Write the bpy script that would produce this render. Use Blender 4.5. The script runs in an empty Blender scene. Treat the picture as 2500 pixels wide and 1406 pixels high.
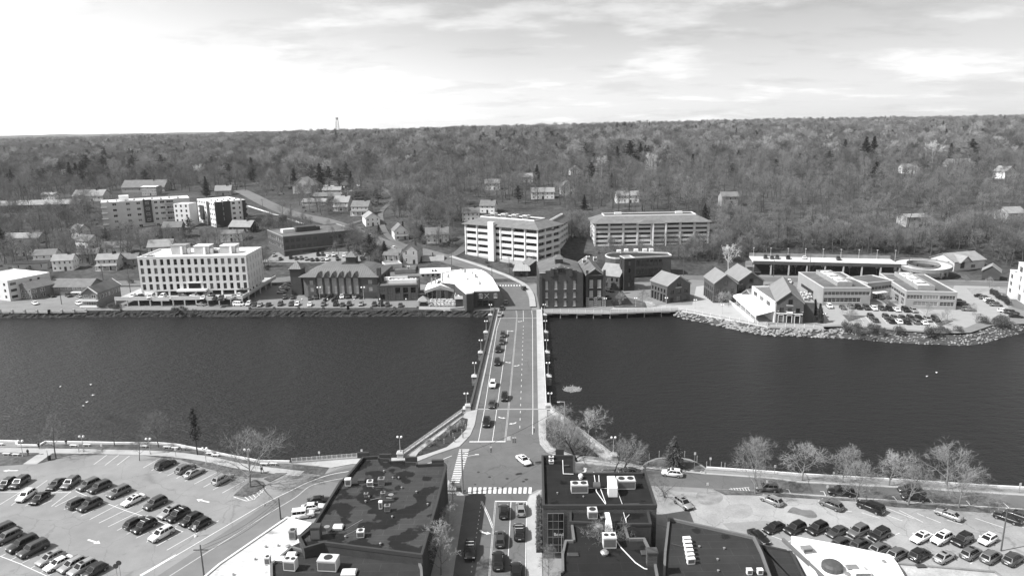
import bpy, bmesh, math, random
import numpy as np
from mathutils import Vector, Matrix
R = math.radians
sc = bpy.context.scene
col = sc.collection
random.seed(7)
# ------------------------------------------------------------------ camera, sky, sun, exposure
F, CX, CY, CAMH = 1733.0, 1250.0, 703.0, 74.0            # the photograph measured on its 2500 x 1406 grid
CAM_R = (Matrix.Rotation(R(90 - 13.0), 4, 'X') @ Matrix.Rotation(R(-0.89), 4, 'Z'))
cam = bpy.data.objects.new('camera', bpy.data.cameras.new('camera'))
col.objects.link(cam)
cam.matrix_world = Matrix.Translation((0, 0, CAMH)) @ CAM_R
cam.data.sensor_width = 36.0
cam.data.lens = 36.0 * F / 2500.0
cam.data.clip_start = 1.0
cam.data.clip_end = 40000.0
sc.camera = cam
SUN_DIR = Vector((-0.66, -0.17, 0.73)).normalized()        # towards the sun
sun = bpy.data.objects.new('sun', bpy.data.lights.new('sun', 'SUN'))
col.objects.link(sun)
sun.data.energy = 4.8
sun.data.angle = R(0.53)
sun.data.color = (1.0, 1.0, 1.0)
sun.rotation_euler = SUN_DIR.to_track_quat('Z', 'Y').to_euler()
world = bpy.data.worlds.new('World'); sc.world = world; world.use_nodes = True
def make_world():
    nt = world.node_tree; n = nt.nodes; L = nt.links; n.clear()
    out = n.new('ShaderNodeOutputWorld'); bg = n.new('ShaderNodeBackground'); bg.inputs[1].default_value = 0.15
    sky = n.new('ShaderNodeTexSky'); sky.sky_type = 'NISHITA'; sky.sun_disc = False
    sky.sun_elevation = math.asin(SUN_DIR.z); sky.sun_rotation = -math.atan2(SUN_DIR.x, SUN_DIR.y)
    sky.air_density = 1.0; sky.dust_density = 1.0; sky.ozone_density = 1.0; sky.altitude = 0
    bw = n.new('ShaderNodeRGBToBW'); L.new(sky.outputs[0], bw.inputs[0])
    tc = n.new('ShaderNodeTexCoord'); sp = n.new('ShaderNodeSeparateXYZ'); L.new(tc.outputs['Generated'], sp.inputs[0])
    def math_(op, a, b=None):
        m = n.new('ShaderNodeMath'); m.operation = op
        for i, v in enumerate((a, b)):
            if v is None: continue
            if hasattr(v, 'links'): L.new(v, m.inputs[i])
            else: m.inputs[i].default_value = v
        return m.outputs[0]
    zz = math_('MAXIMUM', sp.outputs[2], 0.0); z = math_('ADD', zz, 0.16)
    cb = n.new('ShaderNodeCombineXYZ')                       # a flat cloud layer seen from below
    L.new(math_('DIVIDE', sp.outputs[0], z), cb.inputs[0]); L.new(math_('DIVIDE', sp.outputs[1], z), cb.inputs[1])
    def noise(scale, detail, rough, off, sx=1.0):
        mp = n.new('ShaderNodeMapping'); L.new(cb.outputs[0], mp.inputs[0]); mp.inputs[1].default_value = off; mp.inputs[3].default_value = (sx, 1, 1)
        t = n.new('ShaderNodeTexNoise'); t.inputs['Scale'].default_value = scale; t.inputs['Detail'].default_value = detail
        t.inputs['Roughness'].default_value = rough; L.new(mp.outputs[0], t.inputs['Vector']); return t.outputs[0]
    def ramp(v, a, b):
        r = n.new('ShaderNodeMapRange'); r.interpolation_type = 'SMOOTHSTEP'; L.new(v, r.inputs[0]); r.inputs[1].default_value = a; r.inputs[2].default_value = b
        return r.outputs[0]
    cover = ramp(noise(1.5, 10, 0.58, (3.1, 0.4, 0), 0.75), 0.50, 0.68)      # bright thin cloud
    dark = ramp(noise(2.2, 9, 0.62, (7.3, 2.2, 0), 0.7), 0.50, 0.66)        # grey undersides
    side = math_('SUBTRACT', 1.0, math_('MULTIPLY', sp.outputs[0], 0.65))            # haze scatters forward, brighter on the sun's side
    hz = math_('MULTIPLY', math_('MULTIPLY', math_('EXPONENT', math_('MULTIPLY', zz, -13.0)), 2.9), math_('MAXIMUM', side, 0.1))
    deep = math_('SUBTRACT', 0.60, math_('MULTIPLY', ramp(zz, 0.16, 0.55), 0.34))          # the clear sky overhead is deep and dark
    v = math_('ADD', math_('MULTIPLY', bw.outputs[0], deep), math_('ADD', hz, math_('MULTIPLY', cover, 1.25)))
    dt = n.new('ShaderNodeVectorMath'); dt.operation = 'DOT_PRODUCT'; L.new(tc.outputs['Generated'], dt.inputs[0]); dt.inputs[1].default_value = SUN_DIR
    glow = math_('POWER', math_('MAXIMUM', dt.outputs['Value'], 0.0), 2.6)                # broad bright aureole of thin cloud round the sun
    v = math_('ADD', v, math_('MULTIPLY', glow, 5.5))
    veil = math_('MULTIPLY', math_('EXPONENT', math_('MULTIPLY', zz, -1.3)), math_('MAXIMUM', math_('MULTIPLY', sp.outputs[0], -1.0), 0.0))   # thin bright cloud on the sun's side
    v = math_('ADD', v, math_('MULTIPLY', veil, 2.7))
    v = math_('MULTIPLY', v, math_('SUBTRACT', 1.0, math_('MULTIPLY', dark, 0.11)))
    L.new(v, bg.inputs[0]); L.new(bg.outputs[0], out.inputs[0])
make_world()
sc.view_settings.view_transform = 'Standard'; sc.view_settings.look = 'None'
sc.view_settings.exposure = 0.5; sc.view_settings.gamma = 1.0; sc.view_settings.use_curve_mapping = False
sc.render.engine = 'CYCLES'
sc.cycles.max_bounces = 5; sc.cycles.diffuse_bounces = 2; sc.cycles.glossy_bounces = 2; sc.cycles.transmission_bounces = 2
sc.cycles.transparent_max_bounces = 4; sc.cycles.use_denoising = True; sc.cycles.volume_bounces = 0

# ------------------------------------------------------------------ measuring helpers
CR3 = CAM_R.to_3x3()
def ray(px, py):
    return (CR3 @ Vector(((px - CX) / F, -(py - CY) / F, -1.0)))
def G(px, py, z=0.0):                                       # a place on a level plane at height z
    d = ray(px, py); t = (z - CAMH) / d.z
    return Vector((d.x * t, d.y * t, z))
def P(v):                                                   # where a place shows on the 2500 grid
    q = CR3.transposed() @ (Vector(v) - Vector((0, 0, CAMH)))
    return (CX + F * q.x / -q.z, CY - F * q.y / -q.z)
LV = [(335, 0), (400, 3), (480, 8), (600, 14), (800, 18), (1200, 20), (2000, 22), (4000, 24), (9000, 30)]
CV = [(335, 0), (350, 1.5), (400, 8), (480, 16), (600, 24), (900, 33), (1400, 43), (2000, 44), (4000, 38), (9000, 30)]
RV = [(352, 0), (400, 10), (450, 17), (550, 25), (800, 32), (1400, 42), (2500, 53), (4000, 52), (9000, 40)]
def terr(X, Y):
    u = max(-1.0, min(1.0, X / (0.66 * max(Y, 1.0))))
    a = np.interp(Y, [p[0] for p in LV], [p[1] for p in LV]); b = np.interp(Y, [p[0] for p in CV], [p[1] for p in CV]); c = np.interp(Y, [p[0] for p in RV], [p[1] for p in RV])
    w = max(0.0, min(1.0, (Y - 620) / 400.0)); und = w * (4.5 * math.sin(X / 170.0 + 1.0 + 1.5 * math.sin(Y / 310.0)) * math.sin(Y / 140.0 + X / 600.0) + 3.0 * math.sin(X / 75.0 + Y / 110.0))
    b = b + und; a = a + und; c = c + und
    if u < 0:
        s = -u; s = s * s * (3 - 2 * s); return float(b + (a - b) * s)
    s = u; s = min(1, s * 1.6); s = s * s * (3 - 2 * s)
    return float(b + (c - b) * s)
def T(px, py, dz=0.0):                                      # a place on the far land
    d = ray(px, py); lo = 280.0; t = lo / d.y; step = 2.0
    while True:
        p = Vector((0, 0, CAMH)) + d * t
        if p.z <= terr(p.x, p.y) + dz or p.y > 9000: break
        t += step / d.y
        step = max(2.0, p.y * 0.003)
    return Vector((p.x, p.y, terr(p.x, p.y) + dz))
def up_to(base, py):                                        # height above base at which a vertical reaches row py
    lo, hi = 0.0, 80.0
    for _ in range(40):
        m = (lo + hi) / 2
        if P((base[0], base[1], base[2] + m))[1] > py: lo = m
        else: hi = m
    return (lo + hi) / 2

# ------------------------------------------------------------------ materials (all neutral greys: the photograph is black and white)
MATS = {}
def mat(name, c, rough=0.8, var=0.18, scale=0.6, bump=0.0, metal=0.0, spec=0.3, fine=9.0, coat=0.0, big=0.0, stretch=None, cracks=0.0):
    if name in MATS: return MATS[name]
    m = bpy.data.materials.new(name); m.use_nodes = True; MATS[name] = m
    nt = m.node_tree; n = nt.nodes; L = nt.links; b = n['Principled BSDF']
    b.inputs['Roughness'].default_value = rough; b.inputs['Metallic'].default_value = metal; b.inputs['Specular IOR Level'].default_value = spec
    if coat: b.inputs['Coat Weight'].default_value = coat; b.inputs['Coat Roughness'].default_value = 0.06
    if var <= 0:
        b.inputs['Base Color'].default_value = (c, c, c, 1); return m
    tc = n.new('ShaderNodeTexCoord'); vec = tc.outputs['Object']
    if stretch:
        mp = n.new('ShaderNodeMapping'); mp.inputs[3].default_value = stretch; L.new(vec, mp.inputs[0]); vec = mp.outputs[0]
    def nz(s, d=5):
        t = n.new('ShaderNodeTexNoise'); t.inputs['Scale'].default_value = s; t.inputs['Detail'].default_value = d; t.inputs['Roughness'].default_value = 0.6
        L.new(vec, t.inputs['Vector']); return t.outputs[0]
    def mr(v, lo, hi):
        r = n.new('ShaderNodeMapRange'); L.new(v, r.inputs[0]); r.inputs[1].default_value = 0.3; r.inputs[2].default_value = 0.7; r.inputs[3].default_value = lo; r.inputs[4].default_value = hi; return r.outputs[0]
    def mul(a, bb):
        q = n.new('ShaderNodeMath'); q.operation = 'MULTIPLY'; L.new(a, q.inputs[0])
        if hasattr(bb, 'links'): L.new(bb, q.inputs[1])
        else: q.inputs[1].default_value = bb
        return q.outputs[0]
    n1 = nz(scale); n2 = nz(scale * fine)
    v = mul(mr(n1, 1 - var, 1 + var), mr(n2, 1 - var * 0.6, 1 + var * 0.6))
    if big: v = mul(v, mr(nz(scale * 0.12, 3), 1 - big, 1 + big))
    if cracks:
        ds = n.new('ShaderNodeVectorMath'); ds.operation = 'MULTIPLY_ADD'; tn = n.new('ShaderNodeTexNoise'); tn.inputs['Scale'].default_value = 0.5; L.new(vec, tn.inputs['Vector']); L.new(tn.outputs[1], ds.inputs[0]); ds.inputs[1].default_value = (2.5, 2.5, 0); L.new(vec, ds.inputs[2])
        vo = n.new('ShaderNodeTexVoronoi'); vo.feature = 'DISTANCE_TO_EDGE'; vo.inputs['Scale'].default_value = 0.11; L.new(ds.outputs[0], vo.inputs['Vector'])
        r = n.new('ShaderNodeMapRange'); L.new(vo.outputs[0], r.inputs[0]); r.inputs[1].default_value = 0.0; r.inputs[2].default_value = 0.012; r.inputs[3].default_value = 1 - cracks; r.inputs[4].default_value = 1.0; v = mul(v, r.outputs[0])
        sn = nz(0.35, 2); r = n.new('ShaderNodeMapRange'); L.new(sn, r.inputs[0]); r.inputs[1].default_value = 0.66; r.inputs[2].default_value = 0.74; r.inputs[3].default_value = 1.0; r.inputs[4].default_value = 1 - cracks * 0.7; v = mul(v, r.outputs[0])
    v = mul(v, c)
    L.new(v, b.inputs['Base Color'])
    if bump:
        bp = n.new('ShaderNodeBump'); bp.inputs['Strength'].default_value = bump; bp.inputs['Distance'].default_value = 0.05
        L.new(n2, bp.inputs['Height']); L.new(bp.outputs[0], b.inputs['Normal'])
    return m

# ------------------------------------------------------------------ mesh helpers
class MB:
    def __init__(s): s.v = []; s.f = []; s.m = []; s.k = 0
    def quad(s, *p):
        i = len(s.v); s.v += [tuple(q) for q in p]; s.f.append(tuple(range(i, i + len(p)))); s.m.append(s.k); return s
    def box(s, x0, y0, z0, x1, y1, z1):
        i = len(s.v); s.v += [(x0, y0, z0), (x1, y0, z0), (x1, y1, z0), (x0, y1, z0), (x0, y0, z1), (x1, y0, z1), (x1, y1, z1), (x0, y1, z1)]
        for q in ((3, 2, 1, 0), (4, 5, 6, 7), (0, 1, 5, 4), (1, 2, 6, 5), (2, 3, 7, 6), (3, 0, 4, 7)): s.f.append(tuple(i + a for a in q)); s.m.append(s.k)
        return s
    def prism(s, poly, z0, z1, cap=True):                   # poly counter-clockwise, z0/z1 numbers
        i = len(s.v); n = len(poly); s.v += [(p[0], p[1], z0) for p in poly] + [(p[0], p[1], z1) for p in poly]
        for a in range(n):
            b = (a + 1) % n; s.f.append((i + a, i + b, i + n + b, i + n + a)); s.m.append(s.k)
        if cap: s.f.append(tuple(range(i + n, i + 2 * n))); s.m.append(s.k); s.f.append(tuple(range(i + n - 1, i - 1, -1))); s.m.append(s.k)
        return s
    def frus(s, x0, y0, x1, y1, z0, X0, Y0, X1, Y1, z1):    # box whose top differs from its bottom
        i = len(s.v); s.v += [(x0, y0, z0), (x1, y0, z0), (x1, y1, z0), (x0, y1, z0), (X0, Y0, z1), (X1, Y0, z1), (X1, Y1, z1), (X0, Y1, z1)]
        for q in ((3, 2, 1, 0), (4, 5, 6, 7), (0, 1, 5, 4), (1, 2, 6, 5), (2, 3, 7, 6), (3, 0, 4, 7)): s.f.append(tuple(i + a for a in q)); s.m.append(s.k)
        return s
    def tube(s, p, q, r0, r1=None, n=6, cap=True):
        if r1 is None: r1 = r0
        p = Vector(p); q = Vector(q); d = (q - p)
        if d.length < 1e-6: return s
        d.normalize(); a = d.orthogonal().normalized(); b = d.cross(a); i = len(s.v)
        for c, r in ((p, r0), (q, r1)):
            for k in range(n):
                t = 2 * math.pi * k / n; s.v.append(tuple(c + a * math.cos(t) * r + b * math.sin(t) * r))
        for k in range(n):
            l = (k + 1) % n; s.f.append((i + k, i + l, i + n + l, i + n + k)); s.m.append(s.k)
        if cap:
            s.f.append(tuple(range(i + n - 1, i - 1, -1))); s.m.append(s.k); s.f.append(tuple(range(i + n, i + 2 * n))); s.m.append(s.k)
        return s
    def path(s, pts, r, n=6):
        for a, b in zip(pts[:-1], pts[1:]): s.tube(a, b, r, r, n)
        return s
    def lathe(s, prof, n=12, c=(0, 0, 0)):                   # prof [(r, z)]
        i = len(s.v)
        for r, z in prof:
            for k in range(n): s.v.append((c[0] + r * math.cos(2 * math.pi * k / n), c[1] + r * math.sin(2 * math.pi * k / n), c[2] + z))
        for a in range(len(prof) - 1):
            for k in range(n):
                l = (k + 1) % n; s.f.append((i + a * n + k, i + a * n + l, i + (a + 1) * n + l, i + (a + 1) * n + k)); s.m.append(s.k)
        s.f.append(tuple(range(i + (len(prof) - 1) * n, i + len(prof) * n))); s.m.append(s.k)
        return s
    def ball(s, c, r, n=8, sq=1.0):
        return s.lathe([(r * math.sin(math.pi * (k + 0.02) / n), -r * math.cos(math.pi * (k + 0.02) / n) * sq) for k in range(n + 1)], n + 2, c)
    def mesh(s, name, mats, smooth=False):
        me = bpy.data.meshes.new(name); me.from_pydata(s.v, [], s.f)
        mats = mats if isinstance(mats, (list, tuple)) else [mats]
        for m in mats: me.materials.append(m)
        if len(mats) > 1: me.polygons.foreach_set('material_index', s.m)
        if smooth: me.polygons.foreach_set('use_smooth', [True] * len(s.f))
        me.update(); return me
    def build(s, name, mats, parent=None, loc=None, rz=0.0, smooth=False):
        return link(name, s.mesh(name, mats, smooth), parent, loc, rz)
def link(name, data, parent=None, loc=None, rz=0.0):
    o = bpy.data.objects.new(name, data); col.objects.link(o)
    if parent is not None: o.parent = parent
    if loc is not None: o.location = loc
    if rz: o.rotation_euler = (0, 0, rz)
    return o
def tag(o, label=None, cat=None, group=None, kind=None):
    if label: o['label'] = label
    if cat: o['category'] = cat
    if group: o['group'] = group
    if kind: o['kind'] = kind
    return o
def thing(name, label, cat, loc=(0, 0, 0), rz=0.0, group=None):
    return tag(link(name, None, None, loc, rz), label, cat, group)
def dup(root, loc=None, rz=None, label=None, group=None, scale=None):
    r = root.copy(); col.objects.link(r)
    if loc is not None: r.location = loc
    if rz is not None: r.rotation_euler = (0, 0, rz)
    if scale is not None: r.scale = scale
    if label: r['label'] = label
    if group: r['group'] = group
    for ch in root.children:
        c = ch.copy(); col.objects.link(c); c.parent = r
        for g in ch.children:
            d = g.copy(); col.objects.link(d); d.parent = c
    return r
def inpoly(x, y, poly):
    c = False; n = len(poly); j = n - 1
    for i in range(n):
        xi, yi = poly[i][0], poly[i][1]; xj, yj = poly[j][0], poly[j][1]
        if (yi > y) != (yj > y) and x < (xj - xi) * (y - yi) / (yj - yi) + xi: c = not c
        j = i
    return c
def ccw(poly):
    a = sum(poly[i][0] * poly[(i + 1) % len(poly)][1] - poly[(i + 1) % len(poly)][0] * poly[i][1] for i in range(len(poly)))
    return list(poly) if a > 0 else list(poly)[::-1]
def sheet(name, pts, z, m, parent=None, kind=None):         # a level polygon given by world points
    me = bpy.data.meshes.new(name); me.from_pydata([(p[0], p[1], z) for p in ccw(pts)], [], [tuple(range(len(pts)))]); me.materials.append(m)
    o = link(name, me, parent); return tag(o, kind=kind)
def ribbon_mesh(pts, w, lift=0.0, step=None, drape=False):  # a flat strip along world points
    P3 = [Vector((p[0], p[1], p[2] if len(p) > 2 else 0)) for p in pts]
    if step:
        Q = []
        for a, b in zip(P3[:-1], P3[1:]):
            n = max(1, int((b - a).length / step)); Q += [a.lerp(b, k / n) for k in range(n)]
        P3 = Q + [P3[-1]]
    mb = MB(); Lf = []; Rt = []
    for i, p in enumerate(P3):
        d = (P3[min(i + 1, len(P3) - 1)] - P3[max(i - 1, 0)]); d.z = 0; d.normalize(); nrm = Vector((-d.y, d.x, 0))
        a = p + nrm * w / 2; b = p - nrm * w / 2
        if drape: a.z = terr(a.x, a.y); b.z = terr(b.x, b.y)
        a.z += lift; b.z += lift; Lf.append(a); Rt.append(b)
    for i in range(len(P3) - 1): mb.quad(Rt[i], Rt[i + 1], Lf[i + 1], Lf[i])
    return mb
def smooth_line(pts, n=6):                                  # Catmull-Rom through points
    P_ = [Vector(p) for p in pts]; out = []
    for i in range(len(P_) - 1):
        a = P_[max(i - 1, 0)]; b = P_[i]; c = P_[i + 1]; d = P_[min(i + 2, len(P_) - 1)]
        for k in range(n):
            t = k / n; out.append(0.5 * ((2 * b) + (c - a) * t + (2 * a - 5 * b + 4 * c - d) * t * t + (3 * b - a - 3 * c + d) * t ** 3))
    return out + [P_[-1]]
# ------------------------------------------------------------------ the setting: water, far land, near land
FAR_BANK = [(-900, 300), (-330, 299), (-217, 291.5)] + [tuple(G(x, y)[:2]) for x, y in ((120, 760), (236, 758), (560, 757), (850, 757), (1020, 756), (1190, 758), (1330, 758), (1490, 758), (1660, 757), (1730, 770), (1875, 790), (2010, 798), (2060, 797), (2180, 806), (2300, 815), (2370, 812), (2420, 795), (2500, 790))] + [(210, 232), (330, 215), (900, 190)]
def make_water():
    m = bpy.data.materials.new('river_water'); m.use_nodes = True; nt = m.node_tree; n = nt.nodes; L = nt.links; b = n['Principled BSDF']
    b.inputs['Base Color'].default_value = (0.013, 0.013, 0.013, 1); b.inputs['Roughness'].default_value = 0.34; b.inputs['Specular IOR Level'].default_value = 0.5; b.inputs['IOR'].default_value = 1.33
    tc = n.new('ShaderNodeTexCoord')
    def nz(scale, st, det=4, rot=0.0):
        mp = n.new('ShaderNodeMapping'); mp.inputs[2].default_value = (0, 0, rot); mp.inputs[3].default_value = st; L.new(tc.outputs['Object'], mp.inputs[0])
        t = n.new('ShaderNodeTexNoise'); t.inputs['Scale'].default_value = scale; t.inputs['Detail'].default_value = det; L.new(mp.outputs[0], t.inputs['Vector']); return t.outputs[0]
    def mad(a_, k, b_):
        q = n.new('ShaderNodeMath'); q.operation = 'MULTIPLY_ADD'; L.new(a_, q.inputs[0]); q.inputs[1].default_value = k; L.new(b_, q.inputs[2]); return q
    ad = mad(nz(0.34, (0.6, 1.4, 1), 4, 0.5), 1.5, mad(nz(0.5, (0.55, 1.4, 1), 4, -0.35), 1.3, nz(1.6, (0.7, 1.4, 1), 3, 0.1)).outputs[0])
    bp = n.new('ShaderNodeBump'); bp.inputs['Distance'].default_value = 0.45
    gust = n.new('ShaderNodeMapRange'); L.new(nz(0.018, (0.5, 1.3, 1), 4, 0.2), gust.inputs[0]); gust.inputs[1].default_value = 0.25; gust.inputs[2].default_value = 0.75; gust.inputs[3].default_value = 0.5; gust.inputs[4].default_value = 1.0
    L.new(gust.outputs[0], bp.inputs['Strength']); L.new(ad.outputs[0], bp.inputs['Height']); L.new(bp.outputs[0], b.inputs['Normal'])
    return m
WATER_Z = -2.5
sheet('river_water', [(-900, 60), (900, 60), (900, 420), (-900, 420)], WATER_Z, make_water(), kind='structure')
def ground_mat():
    m = bpy.data.materials.new('hill_ground'); m.use_nodes = True; MATS['hill_ground'] = m; nt = m.node_tree; n = nt.nodes; L = nt.links; b = n['Principled BSDF']
    b.inputs['Roughness'].default_value = 0.95; b.inputs['Specular IOR Level'].default_value = 0.1
    tc = n.new('ShaderNodeTexCoord')
    def nz(s, d=8):
        t = n.new('ShaderNodeTexNoise'); t.inputs['Scale'].default_value = s; t.inputs['Detail'].default_value = d; t.inputs['Roughness'].default_value = 0.65; L.new(tc.outputs['Object'], t.inputs['Vector']); return t.outputs[0]
    mx = n.new('ShaderNodeMath'); mx.operation = 'MULTIPLY'; L.new(nz(0.03), mx.inputs[0]); L.new(nz(0.45), mx.inputs[1])
    r = n.new('ShaderNodeMapRange'); L.new(mx.outputs[0], r.inputs[0]); r.inputs[1].default_value = 0.14; r.inputs[2].default_value = 0.36; r.inputs[3].default_value = 0.025; r.inputs[4].default_value = 0.10
    L.new(r.outputs[0], b.inputs['Base Color']); return m
def far_land():
    us = [(-1.35 + 2.7 * k / 150) for k in range(151)]
    bank = []
    for u in us:
        y0 = 300.0
        for a, b in zip(FAR_BANK[:-1], FAR_BANK[1:]):
            # intersection of X = u * Y with segment
            fa = a[0] - u * a[1]; fb = b[0] - u * b[1]
            if fa * fb <= 0 and fa != fb: t = fa / (fa - fb); y0 = a[1] + (b[1] - a[1]) * t; break
        bank.append(y0)
    rows = [0, .02, .05, .1, .16, .24, .34, .45, .58, .72, .86, 1.0]
    ys2 = [420 * (9000 / 420) ** (k / 70) for k in range(71)]
    V = []; Fc = []; nr = len(rows) + len(ys2) - 1
    for i, u in enumerate(us):
        for r_ in rows: y = bank[i] + (420 - bank[i]) * r_; V.append((u * y, y, terr(u * y, y)))
        for y in ys2[1:]: V.append((u * y, y, terr(u * y, y)))
    for i in range(len(us) - 1):
        for k in range(nr - 1): Fc.append((i * nr + k, (i + 1) * nr + k, (i + 1) * nr + k + 1, i * nr + k + 1))
    me = bpy.data.meshes.new('terrain'); me.from_pydata(V, [], Fc); me.materials.append(ground_mat()); me.polygons.foreach_set('use_smooth', [True] * len(Fc)); me.update()
    return tag(link('terrain', me), kind='structure')
far_land()
# ------------------------------------------------------------------ trees
def bark(name, c):
    new = name not in MATS; m = mat(name, c, 0.9, 0.25, 1.5, spec=0.1)
    if new and 'twigs' in name:                             # every tree its own tone
        nt = m.node_tree; n = nt.nodes; L = nt.links; b = n['Principled BSDF']; src = b.inputs['Base Color'].links[0].from_socket; oi = n.new('ShaderNodeObjectInfo'); r = n.new('ShaderNodeMapRange'); L.new(oi.outputs['Random'], r.inputs[0]); r.inputs[3].default_value = 0.62; r.inputs[4].default_value = 1.45
        q = n.new('ShaderNodeMath'); q.operation = 'MULTIPLY'; L.new(src, q.inputs[0]); L.new(r.outputs[0], q.inputs[1]); L.new(q.outputs[0], b.inputs['Base Color'])
    return m
BARK = bark('bark_grey', 0.11); BARK_D = bark('bark_dark', 0.06); BARK_L = bark('bark_pale', 0.5); TWIG = bark('twigs_grey', 0.165); TWIG_L = bark('twigs_light', 0.30); TWIG_B = bark('twigs_brown', 0.10); TWIG_W = bark('twigs_pale', 0.42)
NEEDLE = mat('needles_dark', 0.028, 0.8, 0.4, 0.5, spec=0.2); NEEDLE_L = mat('needles_mid', 0.065, 0.8, 0.4, 0.5, spec=0.2); SHRUB = mat('shrub_leaf', 0.13, 0.8, 0.4, 1.0, spec=0.2)
def grow(seed, H, spread, bare=0.35, counts=(9, 6, 6, 5), tw=0.05, lean=0.0, up=0.35, trunk_r=None, fork=False):
    rng = random.Random(seed); wood = MB(); tw_v = []; tw_f = []
    tr = trunk_r or H * 0.014
    def rv(): 
        return Vector((rng.gauss(0, 1), rng.gauss(0, 1), rng.gauss(0, 1)))
    def limb(p, d, ln, r, lvl):
        n = (6, 4, 3, 2)[min(lvl, 3)]; pts = [p]; dd = d.copy()
        for k in range(n):
            dd = (dd + rv() * (0.05, 0.13, 0.2, 0.25)[min(lvl, 3)] + Vector((0, 0, (0.03, 0.10, 0.06, 0.03)[min(lvl, 3)] * up / 0.35))).normalized()
            pts.append(pts[-1] + dd * ln / n)
        for k in range(n):
            r0 = r * (1 - 0.8 * k / n); r1 = r * (1 - 0.8 * (k + 1) / n)
            if lvl <= 1: wood.tube(pts[k], pts[k + 1], r0, r1, 6 if lvl == 0 else 4, cap=False)
            else:
                a = pts[k]; b = pts[k + 1]; q = (b - a).normalized(); o = q.orthogonal().normalized(); o2 = q.cross(o); i = len(tw_v)
                for c, rr in ((a, r0), (b, r1)):
                    for t in range(3): tw_v.append(tuple(c + (o * math.cos(t * 2.094) + o2 * math.sin(t * 2.094)) * rr))
                for t in range(3): tw_f.append((i + t, i + (t + 1) % 3, i + 3 + (t + 1) % 3, i + 3 + t))
        if lvl >= len(counts): return
        for k in range(counts[lvl]):
            t = (bare + (1 - bare) * (k + rng.random()) / counts[lvl]) if lvl == 0 else 0.22 + 0.78 * (k + rng.random()) / counts[lvl]
            x = t * n; j = min(int(x), n - 1); q = pts[j].lerp(pts[j + 1], x - j); ax = (pts[j + 1] - pts[j]).normalized()
            o = rv(); o = (o - ax * o.dot(ax)).normalized()
            if lvl == 0:
                a_ = k * 2.4 + rng.random(); o = Vector((math.cos(a_), math.sin(a_), 0)); top = (t - bare) / (1 - bare)
                nd = (o * (1.0 - 0.55 * top) + ax * (up + 0.9 * top)).normalized(); l2 = spread * (0.75 + 0.35 * math.sin(math.pi * min(1, top * 0.8 + 0.25))) * (0.8 + 0.4 * rng.random()) * (1 - 0.35 * top)
            else:
                nd = (o * 0.8 + ax * 0.9).normalized(); l2 = ln * (0.5, 0.55, 0.6, 0.6)[min(lvl, 3)] * (0.7 + 0.6 * rng.random()) * (1.15 - 0.4 * t)
            r2 = max(tw * 0.55, r * (1 - 0.8 * t) * (0.55 if lvl == 0 else 0.5))
            if lvl + 1 < len(counts): limb(q, nd, l2, r2, lvl + 1)
            else:                                                # twigs: a long thin blade each
                e = q + (nd + rv() * 0.1 + Vector((0, 0, 0.12))).normalized() * l2 * 1.15; o = nd.orthogonal().normalized(); o = (Matrix.Rotation(rng.random() * 6.28, 3, nd) @ o) * tw
                i = len(tw_v); mid = q.lerp(e, 0.5) + rv() * l2 * 0.05
                tw_v.extend([tuple(q - o), tuple(q + o), tuple(mid + o * 0.7), tuple(mid - o * 0.7), tuple(e)]); tw_f.extend([(i, i + 1, i + 2, i + 3), (i + 3, i + 2, i + 4)])
    d0 = Vector((math.cos(seed) * lean, math.sin(seed) * lean, 1)).normalized()
    limb(Vector((0, 0, -0.3)), d0, H * (0.78 if not fork else 0.5), tr, 0)
    return wood, tw_v, tw_f
def bare_protos(name, seed, m_wood, m_twig, **k):
    w, v, f = grow(seed, **k); me1 = w.mesh('trunk', m_wood); me2 = bpy.data.meshes.new('crown'); me2.from_pydata(v, [], f); me2.materials.append(m_twig); me2.update()
    return (me1, me2)
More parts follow.
